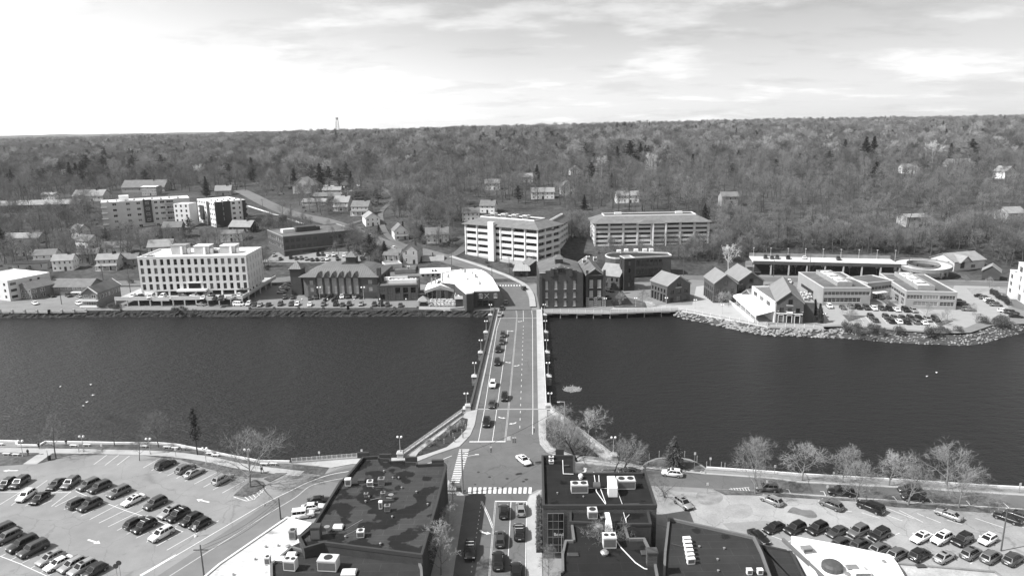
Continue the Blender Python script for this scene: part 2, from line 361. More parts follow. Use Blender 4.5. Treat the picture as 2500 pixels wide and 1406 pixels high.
def conifer_protos(seed, H, rad, m_n, dens=1.0, bare=0.12, ragged=0.35, flat=False):
    rng = random.Random(seed); w = MB(); w.tube((0, 0, -0.3), (0, 0, H * 0.95), H * 0.016, 0.03, 6, cap=False); V = []; Fc = []
    z = H * bare
    while z < H * 0.985:
        t = (z / H - bare) / (1 - bare); prof = (1 - t) ** (0.85 if not flat else 0.5) * (0.55 + 0.45 * min(1, t * 6))
        R0 = rad * prof * (1 + ragged * rng.uniform(-1, 1)) + 0.15; nb = max(3, int((5 + 5 * prof) * dens)); off = rng.random() * 6.28
        for k in range(nb):
            a = off + 6.283 * k / nb + rng.uniform(-.25, .25); L_ = R0 * rng.uniform(0.6, 1.1); dz = -0.18 * L_ + (0.25 * L_ if flat else 0)
            p0 = Vector((0, 0, z)); p1 = Vector((math.cos(a) * L_, math.sin(a) * L_, z + dz))
            w.tube(p0, p0.lerp(p1, 0.85), 0.05 * H / 15, 0.015, 3, cap=False)
            ns = max(3, int(L_ * 3.2 * dens))
            for s in range(ns):
                u = 0.2 + 0.85 * (s + rng.random()) / ns; c = p0.lerp(p1, u) + Vector((rng.gauss(0, .12), rng.gauss(0, .12), rng.gauss(0, .08))) * (H / 12)
                sz = (0.35 + 0.35 * rng.random()) * (H / 14) * (1.1 - 0.4 * u)
                for q in range(2):
                    d1 = Vector((rng.gauss(0, 1), rng.gauss(0, 1), rng.gauss(0, .35))).normalized() * sz; d2 = Vector((rng.gauss(0, 1), rng.gauss(0, 1), rng.gauss(0, .6) - 0.3)).normalized() * sz * 0.7
                    i = len(V); V.extend([tuple(c - d1 * 0.6), tuple(c + d2), tuple(c + d1)]); Fc.append((i, i + 1, i + 2))
        z += (0.35 + 0.45 * (1 - t)) * H / 16
    me1 = w.mesh('trunk', BARK_D); me2 = bpy.data.meshes.new('crown'); me2.from_pydata(V, [], Fc); me2.materials.append(m_n); me2.update()
    return (me1, me2)
def shrub_mesh(seed, r, h, n, m, size=0.16):
    rng = random.Random(seed); V = []; Fc = []
    lobes = [(rng.uniform(-.5, .5) * r, rng.uniform(-.5, .5) * r, rng.uniform(.3, .7) * h, rng.uniform(.35, .6)) for _ in range(7)]
    for _ in range(n):
        lx, ly, lz, lr = rng.choice(lobes); d = Vector((rng.gauss(0, 1), rng.gauss(0, 1), rng.gauss(0, 1))).normalized() * rng.random() ** 0.4
        c = Vector((lx + d.x * lr * r, ly + d.y * lr * r, max(0.02, lz + d.z * lr * h))); s = size * rng.uniform(.6, 1.4)
        a = Vector((rng.gauss(0, 1), rng.gauss(0, 1), rng.gauss(0, 1))).normalized() * s; b = Vector((rng.gauss(0, 1), rng.gauss(0, 1), rng.gauss(0, 1))).normalized() * s
        i = len(V); V.extend([tuple(c), tuple(c + a), tuple(c + b)]); Fc.append((i, i + 1, i + 2))
    me = bpy.data.meshes.new('foliage'); me.from_pydata(V, [], Fc); me.materials.append(m); me.update(); return me
TALL = [bare_protos('tall', 11 + k, bark('bark_wood', (.08, .16, .1, .22)[k]), TWIG, H=22, spread=5.6, bare=0.45, counts=(9, 6, 5, 4), tw=0.03, up=0.6, trunk_r=.34) for k in range(4)]
ROUND = [bare_protos('round', 31 + k, BARK, TWIG, H=16, spread=7.0, bare=0.25, counts=(9, 7, 6, 4), tw=0.032, up=0.4, trunk_r=.28) for k in range(4)]
FAR_T = [bare_protos('far', 51 + k, BARK, bark('twigs_far%d' % k, (.12, .19, .27, .15, .08, .22)[k]), H=17, spread=(9, 8, 9.5, 7.5, 9, 10)[k], bare=0.22, counts=(9, 7, 6, 4), tw=0.06, up=(.3, .45, .22, .5, .3, .2)[k]) for k in range(6)]
CONI = [conifer_protos(71 + k, (19, 22, 17)[k], (5.6, 5.2, 5.8)[k], NEEDLE, 1.2, 0.1, 0.45) for k in range(3)]
PINE = [conifer_protos(81 + k, 20, 6.0, NEEDLE_L if k else NEEDLE, 0.8, 0.25, 0.7, True) for k in range(2)]
def tree(name, meshes, loc, label, group=None, s=1.0, rz=None, cat='tree', sz=None):
    t = thing(name, label, cat, loc, random.random() * 6.28 if rz is None else rz, group); t.scale = (s, s, sz or s)
    link('trunk', meshes[0], t); link('crown', meshes[1], t); return t
# ------------------------------------------------------------------ building kit
def k1(x, y): return (x / 3.906, 420 + y / 3.906)
def k2(x, y): return (600 + x / 3.906, 420 + y / 3.906)
def k3(x, y): return (1100 + x / 3.906, 420 + y / 3.906)
def k4(x, y): return (1480 + x / 3.906, 500 + y / 3.906)
def k5(x, y): return (1860 + x / 3.906, 500 + y / 3.906)
GLASS = mat('window_glass', 0.012, 0.08, 0, spec=0.6); GLASS_G = mat('window_glass_grey', 0.06, 0.12, 0, spec=0.6)
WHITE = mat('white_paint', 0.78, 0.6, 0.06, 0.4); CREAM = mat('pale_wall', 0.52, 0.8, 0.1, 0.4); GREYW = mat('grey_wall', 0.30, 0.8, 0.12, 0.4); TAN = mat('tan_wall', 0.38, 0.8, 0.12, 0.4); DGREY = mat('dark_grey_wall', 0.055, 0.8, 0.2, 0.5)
CONC = mat('concrete', 0.40, 0.85, 0.14, 0.3, bump=0.2, big=0.15); FRAME_D = mat('dark_metal', 0.035, 0.5, 0.1, 1.0); STEEL = mat('galvanised_steel', 0.33, 0.45, 0.12, 1.0, metal=0.4); UNIT = mat('unit_metal', 0.62, 0.5, 0.1, 0.8, metal=0.0)
RF_W = mat('roof_white', 0.80, 0.7, 0.10, 0.15, big=0.1); RF_D = mat('roof_dark', 0.035, 0.75, 0.30, 0.15, big=0.35, fine=12); RF_G = mat('roof_grey', 0.12, 0.85, 0.2, 0.3, big=0.2); RF_L = mat('roof_light_shingle', 0.26, 0.9, 0.15, 0.4, fine=14); RF_M = mat('roof_mid_shingle', 0.16, 0.9, 0.18, 0.4, fine=14)
def brick_mat(name, c):
    m = mat(name, c, 0.9, 0.14, 0.35, spec=0.1); nt = m.node_tree; n = nt.nodes; L = nt.links; b = n['Principled BSDF']; src = b.inputs['Base Color'].links[0].from_socket
    tc = n.new('ShaderNodeTexCoord'); sp = n.new('ShaderNodeSeparateXYZ'); L.new(tc.outputs['Object'], sp.inputs[0]); ad = n.new('ShaderNodeMath'); ad.operation = 'ADD'; L.new(sp.outputs[0], ad.inputs[0]); L.new(sp.outputs[1], ad.inputs[1])
    cb = n.new('ShaderNodeCombineXYZ'); L.new(ad.outputs[0], cb.inputs[0]); L.new(sp.outputs[2], cb.inputs[1])
    bt = n.new('ShaderNodeTexBrick'); L.new(cb.outputs[0], bt.inputs['Vector']); bt.inputs['Scale'].default_value = 1.0; bt.inputs['Brick Width'].default_value = 0.46; bt.inputs['Row Height'].default_value = 0.16; bt.inputs['Mortar Size'].default_value = 0.02
    bt.inputs['Color1'].default_value = (1.12, 1.12, 1.12, 1); bt.inputs['Color2'].default_value = (0.82, 0.82, 0.82, 1); bt.inputs['Mortar'].default_value = (1.5, 1.5, 1.5, 1)
    mx = n.new('ShaderNodeMath'); mx.operation = 'MULTIPLY'; L.new(src, mx.inputs[0]); L.new(bt.outputs[0], mx.inputs[1]); L.new(mx.outputs[0], b.inputs['Base Color']); return m
BRICK = brick_mat('brick_dark', 0.058); BRICK_M = brick_mat('brick_mid', 0.082); BRICK_D = brick_mat('brick_deep', 0.038)
def seam_mat(name, c, per=0.5, axis=0):                    # standing seam metal roofing, fine relief only
    m = mat(name, c, 0.5, 0.1, 0.3, spec=0.4); nt = m.node_tree; n = nt.nodes; L = nt.links; b = n['Principled BSDF']
    tc = n.new('ShaderNodeTexCoord'); sp = n.new('ShaderNodeSeparateXYZ'); L.new(tc.outputs['Object'], sp.inputs[0])
    md = n.new('ShaderNodeMath'); md.operation = 'PINGPONG'; L.new(sp.outputs[axis], md.inputs[0]); md.inputs[1].default_value = per
    r = n.new('ShaderNodeMapRange'); L.new(md.outputs[0], r.inputs[0]); r.inputs[1].default_value = 0; r.inputs[2].default_value = per * 0.3
    bp = n.new('ShaderNodeBump'); bp.invert = True; bp.inputs['Strength'].default_value = 1.0; bp.inputs['Distance'].default_value = 0.12; L.new(r.outputs[0], bp.inputs['Height']); L.new(bp.outputs[0], b.inputs['Normal']); return m
SEAM = seam_mat('metal_roof', 0.15); SEAM_L = seam_mat('metal_roof_pale', 0.34)
WCACHE = {}
def window_meshes(w, h, nx, nz, fm, gm, rec, sill):
    key = (round(w, 2), round(h, 2), nx, nz, fm.name, gm.name, rec, sill)
    if key in WCACHE: return WCACHE[key]
    t = min(0.09, w * 0.12); mb = MB(); y0, y1 = rec - 0.07, rec + 0.02
    mb.box(0, y0, 0, t, y1, h).box(w - t, y0, 0, w, y1, h).box(t, y0, 0, w - t, y1, t).box(t, y0, h - t, w - t, y1, h)
    for k in range(1, nx): x = w * k / nx; mb.box(x - t * .4, y0 + .01, t, x + t * .4, y1, h - t)
    for k in range(1, nz): z = h * k / nz; mb.box(t, y0 + .015, z - t * .4, w - t, y1, z + t * .4)
    if sill: mb.box(-0.12, -0.12, -0.16, w + 0.12, rec, -0.004)
    f = mb.mesh('window', fm); g = MB().quad((t, rec, t), (w - t, rec, t), (w - t, rec, h - t), (t, rec, h - t)).mesh('pane', gm)
    WCACHE[key] = (f, g); return f, g
EXCL = []; PICK = random.Random(8); GLASS_B = mat('window_glass_blind', 0.16, 0.3, 0, spec=0.5)
class Bld:
    def __init__(s, name, label, A, ty, B, depth, m, cat='building', z0=None, h=None, top=False, group=None):
        # A base corner (front left, px), ty row of its top, B top corner at the right end (px)
        if z0 is None: p = T(*A); z0 = p.z
        elif top: p = G(A[0], A[1], z0 + h); p.z = z0
        else: p = G(A[0], A[1], z0)
        s.h = h if h is not None else up_to(p, ty); b = G(B[0], B[1], z0 + s.h)
        d = Vector((b.x - p.x, b.y - p.y, 0)); s.L = d.length; s.a = math.atan2(d.y, d.x); s.D = depth; s.m = m; s.p = p
        if not isinstance(depth, (int, float)): depth = s.dep(depth)
        s.D = depth; s.o = thing(name, label, cat, (p.x, p.y, z0), s.a, group); s.wall = MB(); s.wm = m
        c = p + d * 0.5 + Vector((-math.sin(s.a), math.cos(s.a), 0)) * depth / 2; EXCL.append((c.x, c.y, max(s.L, depth) * 0.5 + 3))
        if max(s.L, depth) > 2.2 * min(s.L, depth):
            for k in (.2, .8): q = p + d * k; EXCL.append((q.x, q.y, min(s.L, depth) * .7 + 3))
    def dep(s, px, z=None):                                # how far behind the front wall a top corner (px) lies
        q = G(px[0], px[1], s.p.z + (s.h if z is None else z)); return abs(-math.sin(s.a) * (q.x - s.p.x) + math.cos(s.a) * (q.y - s.p.y))
    def rise(s, py, x=None):                               # height above the eaves of a front point seen at row py
        x = s.L / 2 if x is None else x; q = s.p + Vector((math.cos(s.a), math.sin(s.a), 0)) * x; return up_to(q, py) - s.h
    def xl(s, px, z=None):                                 # px -> local x, y on the level z
        q = G(px[0], px[1], s.p.z + (s.h if z is None else z)) - s.p; c, n = math.cos(s.a), math.sin(s.a); return (q.x * c + q.y * n, -q.x * n + q.y * c)
    def fr(s, side):
        L, D = s.L, s.D
        return {'F': ((0, 0), 0.0, L), 'R': ((L, 0), math.pi / 2, D), 'B': ((L, D), math.pi, L), 'L': ((0, D), -math.pi / 2, D)}[side]
    def at(s, side, u, v, z):                              # u along the wall, v inwards
        (x, y), a, _ = s.fr(side); return (x + u * math.cos(a) - v * math.sin(a), y + u * math.sin(a) + v * math.cos(a), z)
    def face(s, side, ops=(), z0=0.0, z1=None, rec=0.25, fm=None, gm=None, sill=False, name='window', u0=0.0, u1=None):
        z1 = s.h if z1 is None else z1; _, a, Ln = s.fr(side); u1 = Ln if u1 is None else u1
        ops = [o for o in ops if o[0] >= u0 - 1e-6 and o[0] + o[2] <= u1 + 1e-6]
        us = sorted({u0, u1, *[o[0] for o in ops], *[o[0] + o[2] for o in ops]}); zs = sorted({z0, z1, *[o[1] for o in ops], *[o[1] + o[3] for o in ops]})
        for i in range(len(us) - 1):
            if us[i + 1] - us[i] < 1e-5: continue
            for j in range(len(zs) - 1):
                if zs[j + 1] - zs[j] < 1e-5: continue
                cu = (us[i] + us[i + 1]) / 2; cz = (zs[j] + zs[j + 1]) / 2
                if any(o[0] < cu < o[0] + o[2] and o[1] < cz < o[1] + o[3] for o in ops): continue
                s.wall.quad(s.at(side, us[i], 0, zs[j]), s.at(side, us[i + 1], 0, zs[j]), s.at(side, us[i + 1], 0, zs[j + 1]), s.at(side, us[i], 0, zs[j + 1]))
        for o in ops:
            x, z, w, h = o[:4]; nx, nz = (o[4], o[5]) if len(o) > 5 else (1, 2)
            A = lambda u, v, q: s.at(side, u, v, q)
            s.wall.quad(A(x, 0, z), A(x + w, 0, z), A(x + w, rec, z), A(x, rec, z)).quad(A(x, rec, z + h), A(x + w, rec, z + h), A(x + w, 0, z + h), A(x, 0, z + h)).quad(A(x, 0, z), A(x, rec, z), A(x, rec, z + h), A(x, 0, z + h)).quad(A(x + w, rec, z), A(x + w, 0, z), A(x + w, 0, z + h), A(x + w, rec, z + h))
            f, g = window_meshes(w, h, nx, nz, fm or FRAME_D, gm or (GLASS, GLASS, GLASS_G, GLASS_B)[PICK.randrange(4)], rec, sill)
            wo = link(name, f, s.o, s.at(side, x, 0, z), a); link('pane', g, wo)
        return s
    def rows(s, side, n, w, zh, m0=None, nx=1, nz=2, m1=None):    # n windows in every row zh [(z, h)]
        Ln = s.fr(side)[2]; m0 = (Ln / n - w) / 2 if m0 is None else m0; m1 = m0 if m1 is None else m1; p = (Ln - m0 - m1 - w) / max(1, n - 1)
        return [(m0 + k * p, z, w, h, nx, nz) for z, h in zh for k in range(n)]
    def done(s):
        s.wall.build('wall', s.wm, s.o)
        if s.p.y > 330:                                     # foundation down into the slope
            L, D = s.L, s.D; MB().box(.05, .05, -6, L - .05, D - .05, -.02).build('foundation', CONC, s.o)
        return s
    def flat(s, rm, cm=None, low=0.45, w=0.35, name='roof'):
        L, D, h = s.L, s.D, s.h; MB().quad((0.01, 0.01, h - low), (L - 0.01, 0.01, h - low), (L - 0.01, D - 0.01, h - low), (0.01, D - 0.01, h - low)).build(name, rm, s.o)
        e = 0.06; z0, z1 = h - low - .05, h + 0.06; mb = MB().box(-e, -e, h - .25, L + e, w, z1).box(-e, D - w, h - .25, L + e, D + e, z1).box(-e, w, h - .25, w, D - w, z1).box(L - w, w, h - .25, L + e, D - w, z1)
        mb.box(.01, w - .05, z0, L - .01, w - .01, h - .25).box(w - .05, w, z0, w - .01, D - w, h - .25).box(L - w + .01, w, z0, L - w + .05, D - w, h - .25).box(.01, D - w + .01, z0, L - .01, D - w + .05, h - .25)
        mb.build('parapet', cm or s.m, s.o); return s
    def gable(s, axis, rise, rm, over=0.4, z=None, x0=0, x1=None, y0=0, y1=None, th=0.22, wallm=None, trim=None):
        x1 = s.L if x1 is None else x1; y1 = s.D if y1 is None else y1; z = s.h if z is None else z; mb = MB()
        if axis == 'x':
            ym = (y0 + y1) / 2; k = rise / (ym - y0)
            for sg, ye in ((-1, y0), (1, y1)):
                yo = ye + sg * over; zo = z - over * k; a = [(x0 - over, yo, zo), (x1 + over, yo, zo), (x1 + over, ym, z + rise), (x0 - over, ym, z + rise)]
                if sg > 0: a = [a[1], a[0], a[3], a[2]]
                mb.quad(*[(q[0], q[1], q[2] + th) for q in a]); mb.quad(*a[::-1])
                for i in range(4): p, q = a[i], a[(i + 1) % 4]; mb.quad(p, q, (q[0], q[1], q[2] + th), (p[0], p[1], p[2] + th))
            s.wall.quad((x0, y1, z), (x0, y0, z), (x0, ym, z + rise)).quad((x1, y0, z), (x1, y1, z), (x1, ym, z + rise))
        else:
            xm = (x0 + x1) / 2; k = rise / (xm - x0)
            for sg, xe in ((-1, x0), (1, x1)):
                xo = xe + sg * over; zo = z - over * k; a = [(xo, y0 - over, zo), (xo, y1 + over, zo), (xm, y1 + over, z + rise), (xm, y0 - over, z + rise)]
                if sg < 0: a = [a[1], a[0], a[3], a[2]]
                mb.quad(*[(q[0], q[1], q[2] + th) for q in a]); mb.quad(*a[::-1])
                for i in range(4): p, q = a[i], a[(i + 1) % 4]; mb.quad(p, q, (q[0], q[1], q[2] + th), (p[0], p[1], p[2] + th))
            s.wall.quad((x0, y0, z), (x1, y0, z), (xm, y0, z + rise)).quad((x1, y1, z), (x0, y1, z), (xm, y1, z + rise))
        r = mb.build('roof', rm, s.o)
        if trim:
            tb = MB()
            if axis == 'y':
                for sg, xe in ((-1, x0), (1, x1)):
                    for yy in (y0 - over - .06, y1 + over):
                        xo = xe + sg * over; tb.quad((xo, yy, z - over * k - .25), (xm, yy, z + rise - .25), (xm, yy, z + rise + th + .1), (xo, yy, z - over * k + th + .1)); tb.quad((xo, yy - .25, z - over * k + th + .1), (xm, yy - .25, z + rise + th + .1), (xm, yy + .3, z + rise + th + .1), (xo, yy + .3, z - over * k + th + .1))
            tb.build('roof_trim', trim, r)
        return r
    def hip(s, rise, inset, rm, over=0.8, z=None, flat_top=None, th=0.25):
        z = s.h if z is None else z; L, D = s.L, s.D; o = over; i = inset
        mb = MB().frus(-o, -o, L + o, D + o, z, i, i, L - i, D - i, z + rise); mb.box(-o - .02, -o - .02, z - th, L + o + .02, D + o + .02, z - .003)
        r = mb.build('roof', rm, s.o)
        if flat_top: MB().box(i + .4, i + .4, z + rise - .02, L - i - .4, D - i - .4, z + rise + .08).build('roof_well', flat_top, r)
        return r
    def box(s, name, x0, y0, z0, x1, y1, z1, m, parent=None): return MB().box(x0, y0, z0, x1, y1, z1).build(name, m, parent or s.o)
def rooftop_unit(b, x, y, z, w, d, h, m=None, fans=1):
    u = MB().box(x, y, z, x + w, y + d, z + h).box(x - .06, y - .06, z + h * .92, x + w + .06, y + d + .06, z + h * .97).build('rooftop_unit', m or UNIT, b.o)
    for k in range(fans): MB().lathe([(min(w, d) * .28, 0), (min(w, d) * .28, .06), (min(w, d) * .2, .07)], 10, (x + w * (k + .5) / fans, y + d * .5, z + h)).build('fan', FRAME_D, u)
    MB().box(x + .1, y - .02, z + .15, x + w - .1, y - .008, z + h * .75).build('grille', mat('grille_grey', .12, .6, .1, 2), u)
def house(label, px, py, w, d, h, rise, deg, wm, rm, nwin=3, storeys=2, chim=True, porch=False, axis='x', name='house', z0=None, cat='house', fm=None):
    p = T(px, py) if z0 is None else G(px, py, z0); a = R(deg); b = Bld.__new__(Bld); b.L, b.D, b.h, b.a, b.m, b.wm, b.p = w, d, h, a, wm, wm, p
    ox = p.x - math.cos(a) * w / 2; oy = p.y - math.sin(a) * w / 2
    b.o = thing(name, label, cat, (ox, oy, p.z - 0.3), a); b.wall = MB(); EXCL.append((p.x - math.sin(a) * d / 2, p.y + math.cos(a) * d / 2, max(w, d) * .5 + 3.5))
    sh = h / storeys; zz = [(k * sh + sh * .38, sh * .45) for k in range(storeys)]
    ops = b.rows('F', nwin, 1.0, zz); mid = ops[(nwin // 2)]
    ops = [o for o in ops if o is not mid]; b.face('F', ops, rec=.1, fm=fm or WHITE); b.face('R', b.rows('R', max(2, nwin - 1), .95, zz), rec=.1, fm=fm or WHITE); b.face('L', b.rows('L', max(2, nwin - 1), .95, zz), rec=.1, fm=fm or WHITE); b.face('B')
    r = b.gable(axis, rise, rm, .45)
    dr = MB().box(mid[0] - .1, -.06, .3, mid[0] + 1.1, -.004, 2.5).build('door', FRAME_D, b.o)
    if chim: MB().box(w * .68, d * .42, h, w * .68 + .9, d * .42 + .7, h + rise + 1.4).build('chimney', BRICK, r)
    if porch:
        pb = MB().frus(-.3, -2.4, w + .3, 0, sh * .98, .2, -.5, w - .2, -.01, sh * 1.3).build('porch_roof', rm, b.o)
        for k in range(4): MB().box(.1 + k * (w - .4) / 3, -2.2, .1, .3 + k * (w - .4) / 3, -2.0, sh * .98).build('porch_post', WHITE, b.o)
        MB().box(-.2, -2.4, 0, w + .2, -.01, .35).build('porch_floor', GREYW, b.o)
    b.done(); return b
# ------------------------------------------------------------------ near land, roads, bridge, banks
ROAD = mat('asphalt_road', 0.122, 0.9, 0.10, 0.35, spec=0.2, big=0.14, fine=14, cracks=.25); LOT = mat('asphalt_lot', 0.228, 0.9, 0.09, 0.3, spec=0.2, big=0.15, fine=14, cracks=.22); LOT_R = mat('asphalt_worn', 0.285, 0.9, 0.16, 0.22, spec=0.2, big=0.22, fine=12, cracks=.3); WALK = mat('sidewalk', 0.36, 0.9, 0.10, 0.5, spec=0.2, big=0.1); GRASS = mat('winter_grass', 0.10, 1.0, 0.40, 0.7, spec=0.05, big=0.3, bump=0.5, fine=5); MULCH = mat('planting_soil', 0.05, 1.0, 0.35, 1.5, spec=0.05, bump=0.5)
PAINT = mat('road_paint', 0.66, 0.8, 0.16, 2.0); PAINT_Y = mat('road_paint_yellow', 0.40, 0.8, 0.2, 2.0); STONE = mat('wall_stone', 0.22, 0.95, 0.45, 0.9, bump=0.6, fine=4); ROCK = mat('riprap_stone', 0.25, 0.95, 0.4, 0.7, bump=0.4); TIMBER = mat('timber_weathered', 0.30, 0.9, 0.2, 1.5); TIMBER_D = mat('timber_dark', 0.06, 0.9, 0.2, 1.5); PALEWALL = mat('river_wall_cap', 0.62, 0.8, 0.12, 0.6)
def za(x, y): return (x / 3.4625, 1000 + y / 3.4625)
def zb(x, y): return (500 + x / 3.4625, 1000 + y / 3.4625)
def zc(x, y): return (960 + x / 3.4625, 1000 + y / 3.4625)
def zd(x, y): return (1280 + x / 3.4625, 1000 + y / 3.4625)
def ze(x, y): return (1780 + x / 3.4625, 1000 + y / 3.4625)
def zf(x, y): return (1020 + x / 3.348, 680 + y / 3.348)
def GP(l, z=0.0): return [G(x, y, z) for x, y in l]
NEAR_L = [(-420, 1068), (-60, 1075), (0, 1077), (42, 1078), (44, 1087), (95, 1088), (110, 1079), (200, 1080), (290, 1082), (384, 1082), (433, 1086), (462, 1092), (517, 1102), (549, 1110), (592, 1118), (635, 1126), (708, 1127), (712, 1130), (884, 1117), (975, 1117), (1128, 1008), (1149, 998)]
NEAR_R = [(1334, 998), (1345, 1001), (1494, 1116), (1504, 1122), (1560, 1135), zd(1000, 470), zd(1030, 440), zd(1100, 410), zd(1190, 398), zd(1300, 398), zd(1400, 415), zd(1480, 450), zd(1540, 492), zd(1850, 512), zd(2100, 530), (1949, 1158), (2069, 1165), (2213, 1173), (2386, 1185), (2499, 1191), (2900, 1212)]
nl = [p.copy() for p in GP(NEAR_L)]; nr_ = GP(NEAR_R)
land = nl + nr_ + [Vector((260, 20, 0)), Vector((-260, 20, 0))]
near_land = sheet('ground', land, 0.0, LOT, kind='structure')
wl = MB()
for seq in (nl, nr_):
    for a, b in zip(seq[:-1], seq[1:]): wl.quad((b.x, b.y, -3.2), (a.x, a.y, -3.2), (a.x, a.y, 0), (b.x, b.y, 0))
tag(wl.build('river_wall', STONE), 'rough stone river wall along the near bank', 'wall')
for k, (seq, lab) in enumerate(((NEAR_L[:17], 'pale capped low wall along the left promenade'), (NEAR_R[12:], 'pale capped low wall along the right riverside road'))):
    pts = GP(seq, 0); mb = MB()
    for a, b in zip(pts[:-1], pts[1:]):
        d = (b - a).normalized(); n = Vector((-d.y, d.x, 0)); mb.prism([(q.x, q.y) for q in (a + n * .02, a - n * .42, b - n * .42, b + n * .02)], -.3 + .002 * (len(mb.f) % 7), .4 + .002 * (len(mb.f) % 5))
    tag(mb.build('low_wall', PALEWALL), lab, 'wall')
def patch(name, pxs, m, z, parent=near_land, soft=False):
    pts = GP(pxs); return sheet(name, smooth_line(pts + [pts[0]], 5)[:-1] if soft else pts, z, m, parent)
def slab(name, pxs, m, h=0.13, parent=near_land):          # a kerbed step
    pts = ccw([(p.x, p.y) for p in GP(pxs)]); return MB().prism(pts, -0.05, h).build(name, m, parent)
# main street and its junction
road = tag(sheet('road', GP([(1166, 1000), (1159, 1037), (1148, 1063), (1122, 1090), (1061, 1110), (1000, 1126), (860, 1140), (760, 1165), (860, 1185), (1060, 1180), (1126, 1205), (1136, 1211), (1113, 1358), (1100, 1450), (1285, 1450), (1286, 1225), (1292, 1205), (1312, 1195), (1500, 1180), (1700, 1190), (1900, 1200), (2500, 1241), (2900, 1265), (2900, 1232), (2500, 1207), (2203, 1188), (2000, 1176), (1700, 1155), (1575, 1147), (1405, 1130), (1361, 1115), (1335, 1104), (1318, 1084), (1315, 1060), (1314, 1000)]), 0.012, ROAD), kind='structure')
lroad = tag(sheet('street', GP([(300, 1460), (720, 1186), (860, 1130), (1000, 1126), (1010, 1160), (900, 1180), (760, 1260), (470, 1460)]), 0.006, mat('asphalt_street', 0.165, 0.9, 0.08, 0.3, big=0.1, fine=14)), kind='structure')
slab('sidewalk', [(1134, 1008), (1166, 1000), (1159, 1037), (1148, 1063), (1122, 1090), (1061, 1110), (1018, 1127), (1016, 1117), (1060, 1097), (1105, 1070), (1128, 1038)], WALK)
slab('sidewalk', [(1314, 1000), (1336, 1000), (1335, 1030), (1333, 1072), (1345, 1092), (1390, 1112), (1480, 1128), (1570, 1140), (1575, 1147), (1405, 1129), (1361, 1115), (1335, 1104), (1318, 1084), (1315, 1060)], WALK)
slab('sidewalk', [(1094, 1172), (1126, 1204), (1136, 1211), (1113, 1358), (1100, 1450), (1040, 1450), (1075, 1300)], WALK)
slab('sidewalk', [(1309, 1203), (1320, 1197), (1325, 1450), (1285, 1450), (1287, 1225), (1294, 1210)], WALK)
slab('planting_bed', [(1310, 1219), (1322, 1217), (1323, 1350), (1309, 1350)], MULCH, .5)
slab('promenade', [(712, 1132), (884, 1119), (970, 1118), (1010, 1118), (1010, 1126), (860, 1133), (810, 1142)], WALK)
patch('grass', [(-420, 1085), (40, 1092), (110, 1084), (384, 1085), (440, 1090), (500, 1101), (560, 1114), (635, 1130), (710, 1132), (805, 1140), (790, 1160), (700, 1149), (640, 1166), (600, 1165), (500, 1142), (440, 1122), (385, 1116), (340, 1110), (175, 1110), (96, 1131), (0, 1137), (-420, 1150)], GRASS, 0.02)
MB_path = ribbon_mesh(smooth_line([G(*za(-300, 335)), G(*za(0, 340)), G(*za(350, 345)), G(*za(860, 355)), G(*za(1330, 368)), G(*za(1700, 408)), G(*za(2100, 487)), G(*za(2550, 540))]), 2.4, 0.035); MB_path.build('path', WALK, near_land)
ribbon_mesh([G(*za(420, 345)), G(*za(250, 460))], 3.2, 0.03).build('path', WALK, near_land)
slab('tree_island', [za(1975, 725), za(2065, 640), za(2150, 590), za(2225, 610), za(2245, 640), za(2160, 705), za(2080, 735)], GRASS, .1)
slab('tree_island', [za(2230, 585), za(2330, 535), za(2430, 535), za(2280, 610)], GRASS, .1)
patch('grass', [zb(-100, 440), zb(100, 520), zb(240, 560), zb(300, 560), zb(360, 500), zb(180, 460)], GRASS, 0.03)
# planted wedges either side of the bridge end
slab('planting_bed', [(1128, 1020), (1142, 1024), (1138, 1048), (1118, 1070), (1090, 1092), (1050, 1106), (1014, 1117), (1022, 1105), (1064, 1072)], MULCH, .2)
patch('walkway', [(982, 1117), (1126, 1014), (1130, 1020), (1012, 1117)], WALK, 0.03)
slab('planting_bed', [(1332, 1025), (1352, 1022), (1400, 1062), (1440, 1095), (1462, 1115), (1400, 1110), (1352, 1092), (1334, 1072)], MULCH, .2)
patch('walkway', [(1340, 1004), (1350, 1004), (1498, 1122), (1478, 1124)], WALK, 0.03)
patch('grass', [zd(1000, 475), zd(1060, 440), zd(1140, 412), zd(1300, 408), zd(1440, 440), zd(1530, 500), zd(1490, 545), zd(1020, 505)], GRASS, 0.03)
patch('verge', [zd(1530, 510), zd(2100, 545), ze(600, 585), ze(1500, 640), ze(2500, 700), ze(2600, 715), ze(2600, 685), ze(1500, 615), ze(600, 565), zd(1850, 522), zd(1545, 502)], mat('verge_grass', .19, 1, .3, .5), 0.02)
slab('sidewalk', [zd(1030, 495), zd(1530, 545), zd(2100, 585), ze(600, 618), ze(1500, 665), ze(2600, 735), ze(2600, 722), ze(1500, 652), ze(600, 606), zd(2100, 574), zd(1530, 535), zd(1030, 487)], WALK, .12)
lotr = patch('car_park', [zd(1080, 640), zd(1300, 690), zd(1500, 700), ze(250, 720), ze(800, 755), ze(1300, 790), ze(2700, 860), ze(2700, 1500), zd(1500, 1500), zd(1100, 900)], LOT_R, 0.016)
patch('car_park_patch', [zd(1690, 870), zd(1720, 810), zd(1830, 795), zd(1905, 810), zd(1930, 870), zd(1870, 915), zd(1760, 910)], mat('patch_grey', .265, .9, .2, .3), 0.021, soft=True); patch('car_park_patch', [ze(-60, 960), ze(300, 935), ze(1200, 1120), ze(900, 1250), ze(100, 1100)], mat('patch_grey2', .24, .9, .14, .3), 0.021)
patch('puddle_stain', [ze(490, 865), ze(540, 822), ze(620, 845), ze(700, 850), ze(745, 900), ze(690, 915), ze(600, 890)], mat('damp_asphalt', .15, .6, .3, .5), 0.024, soft=True)
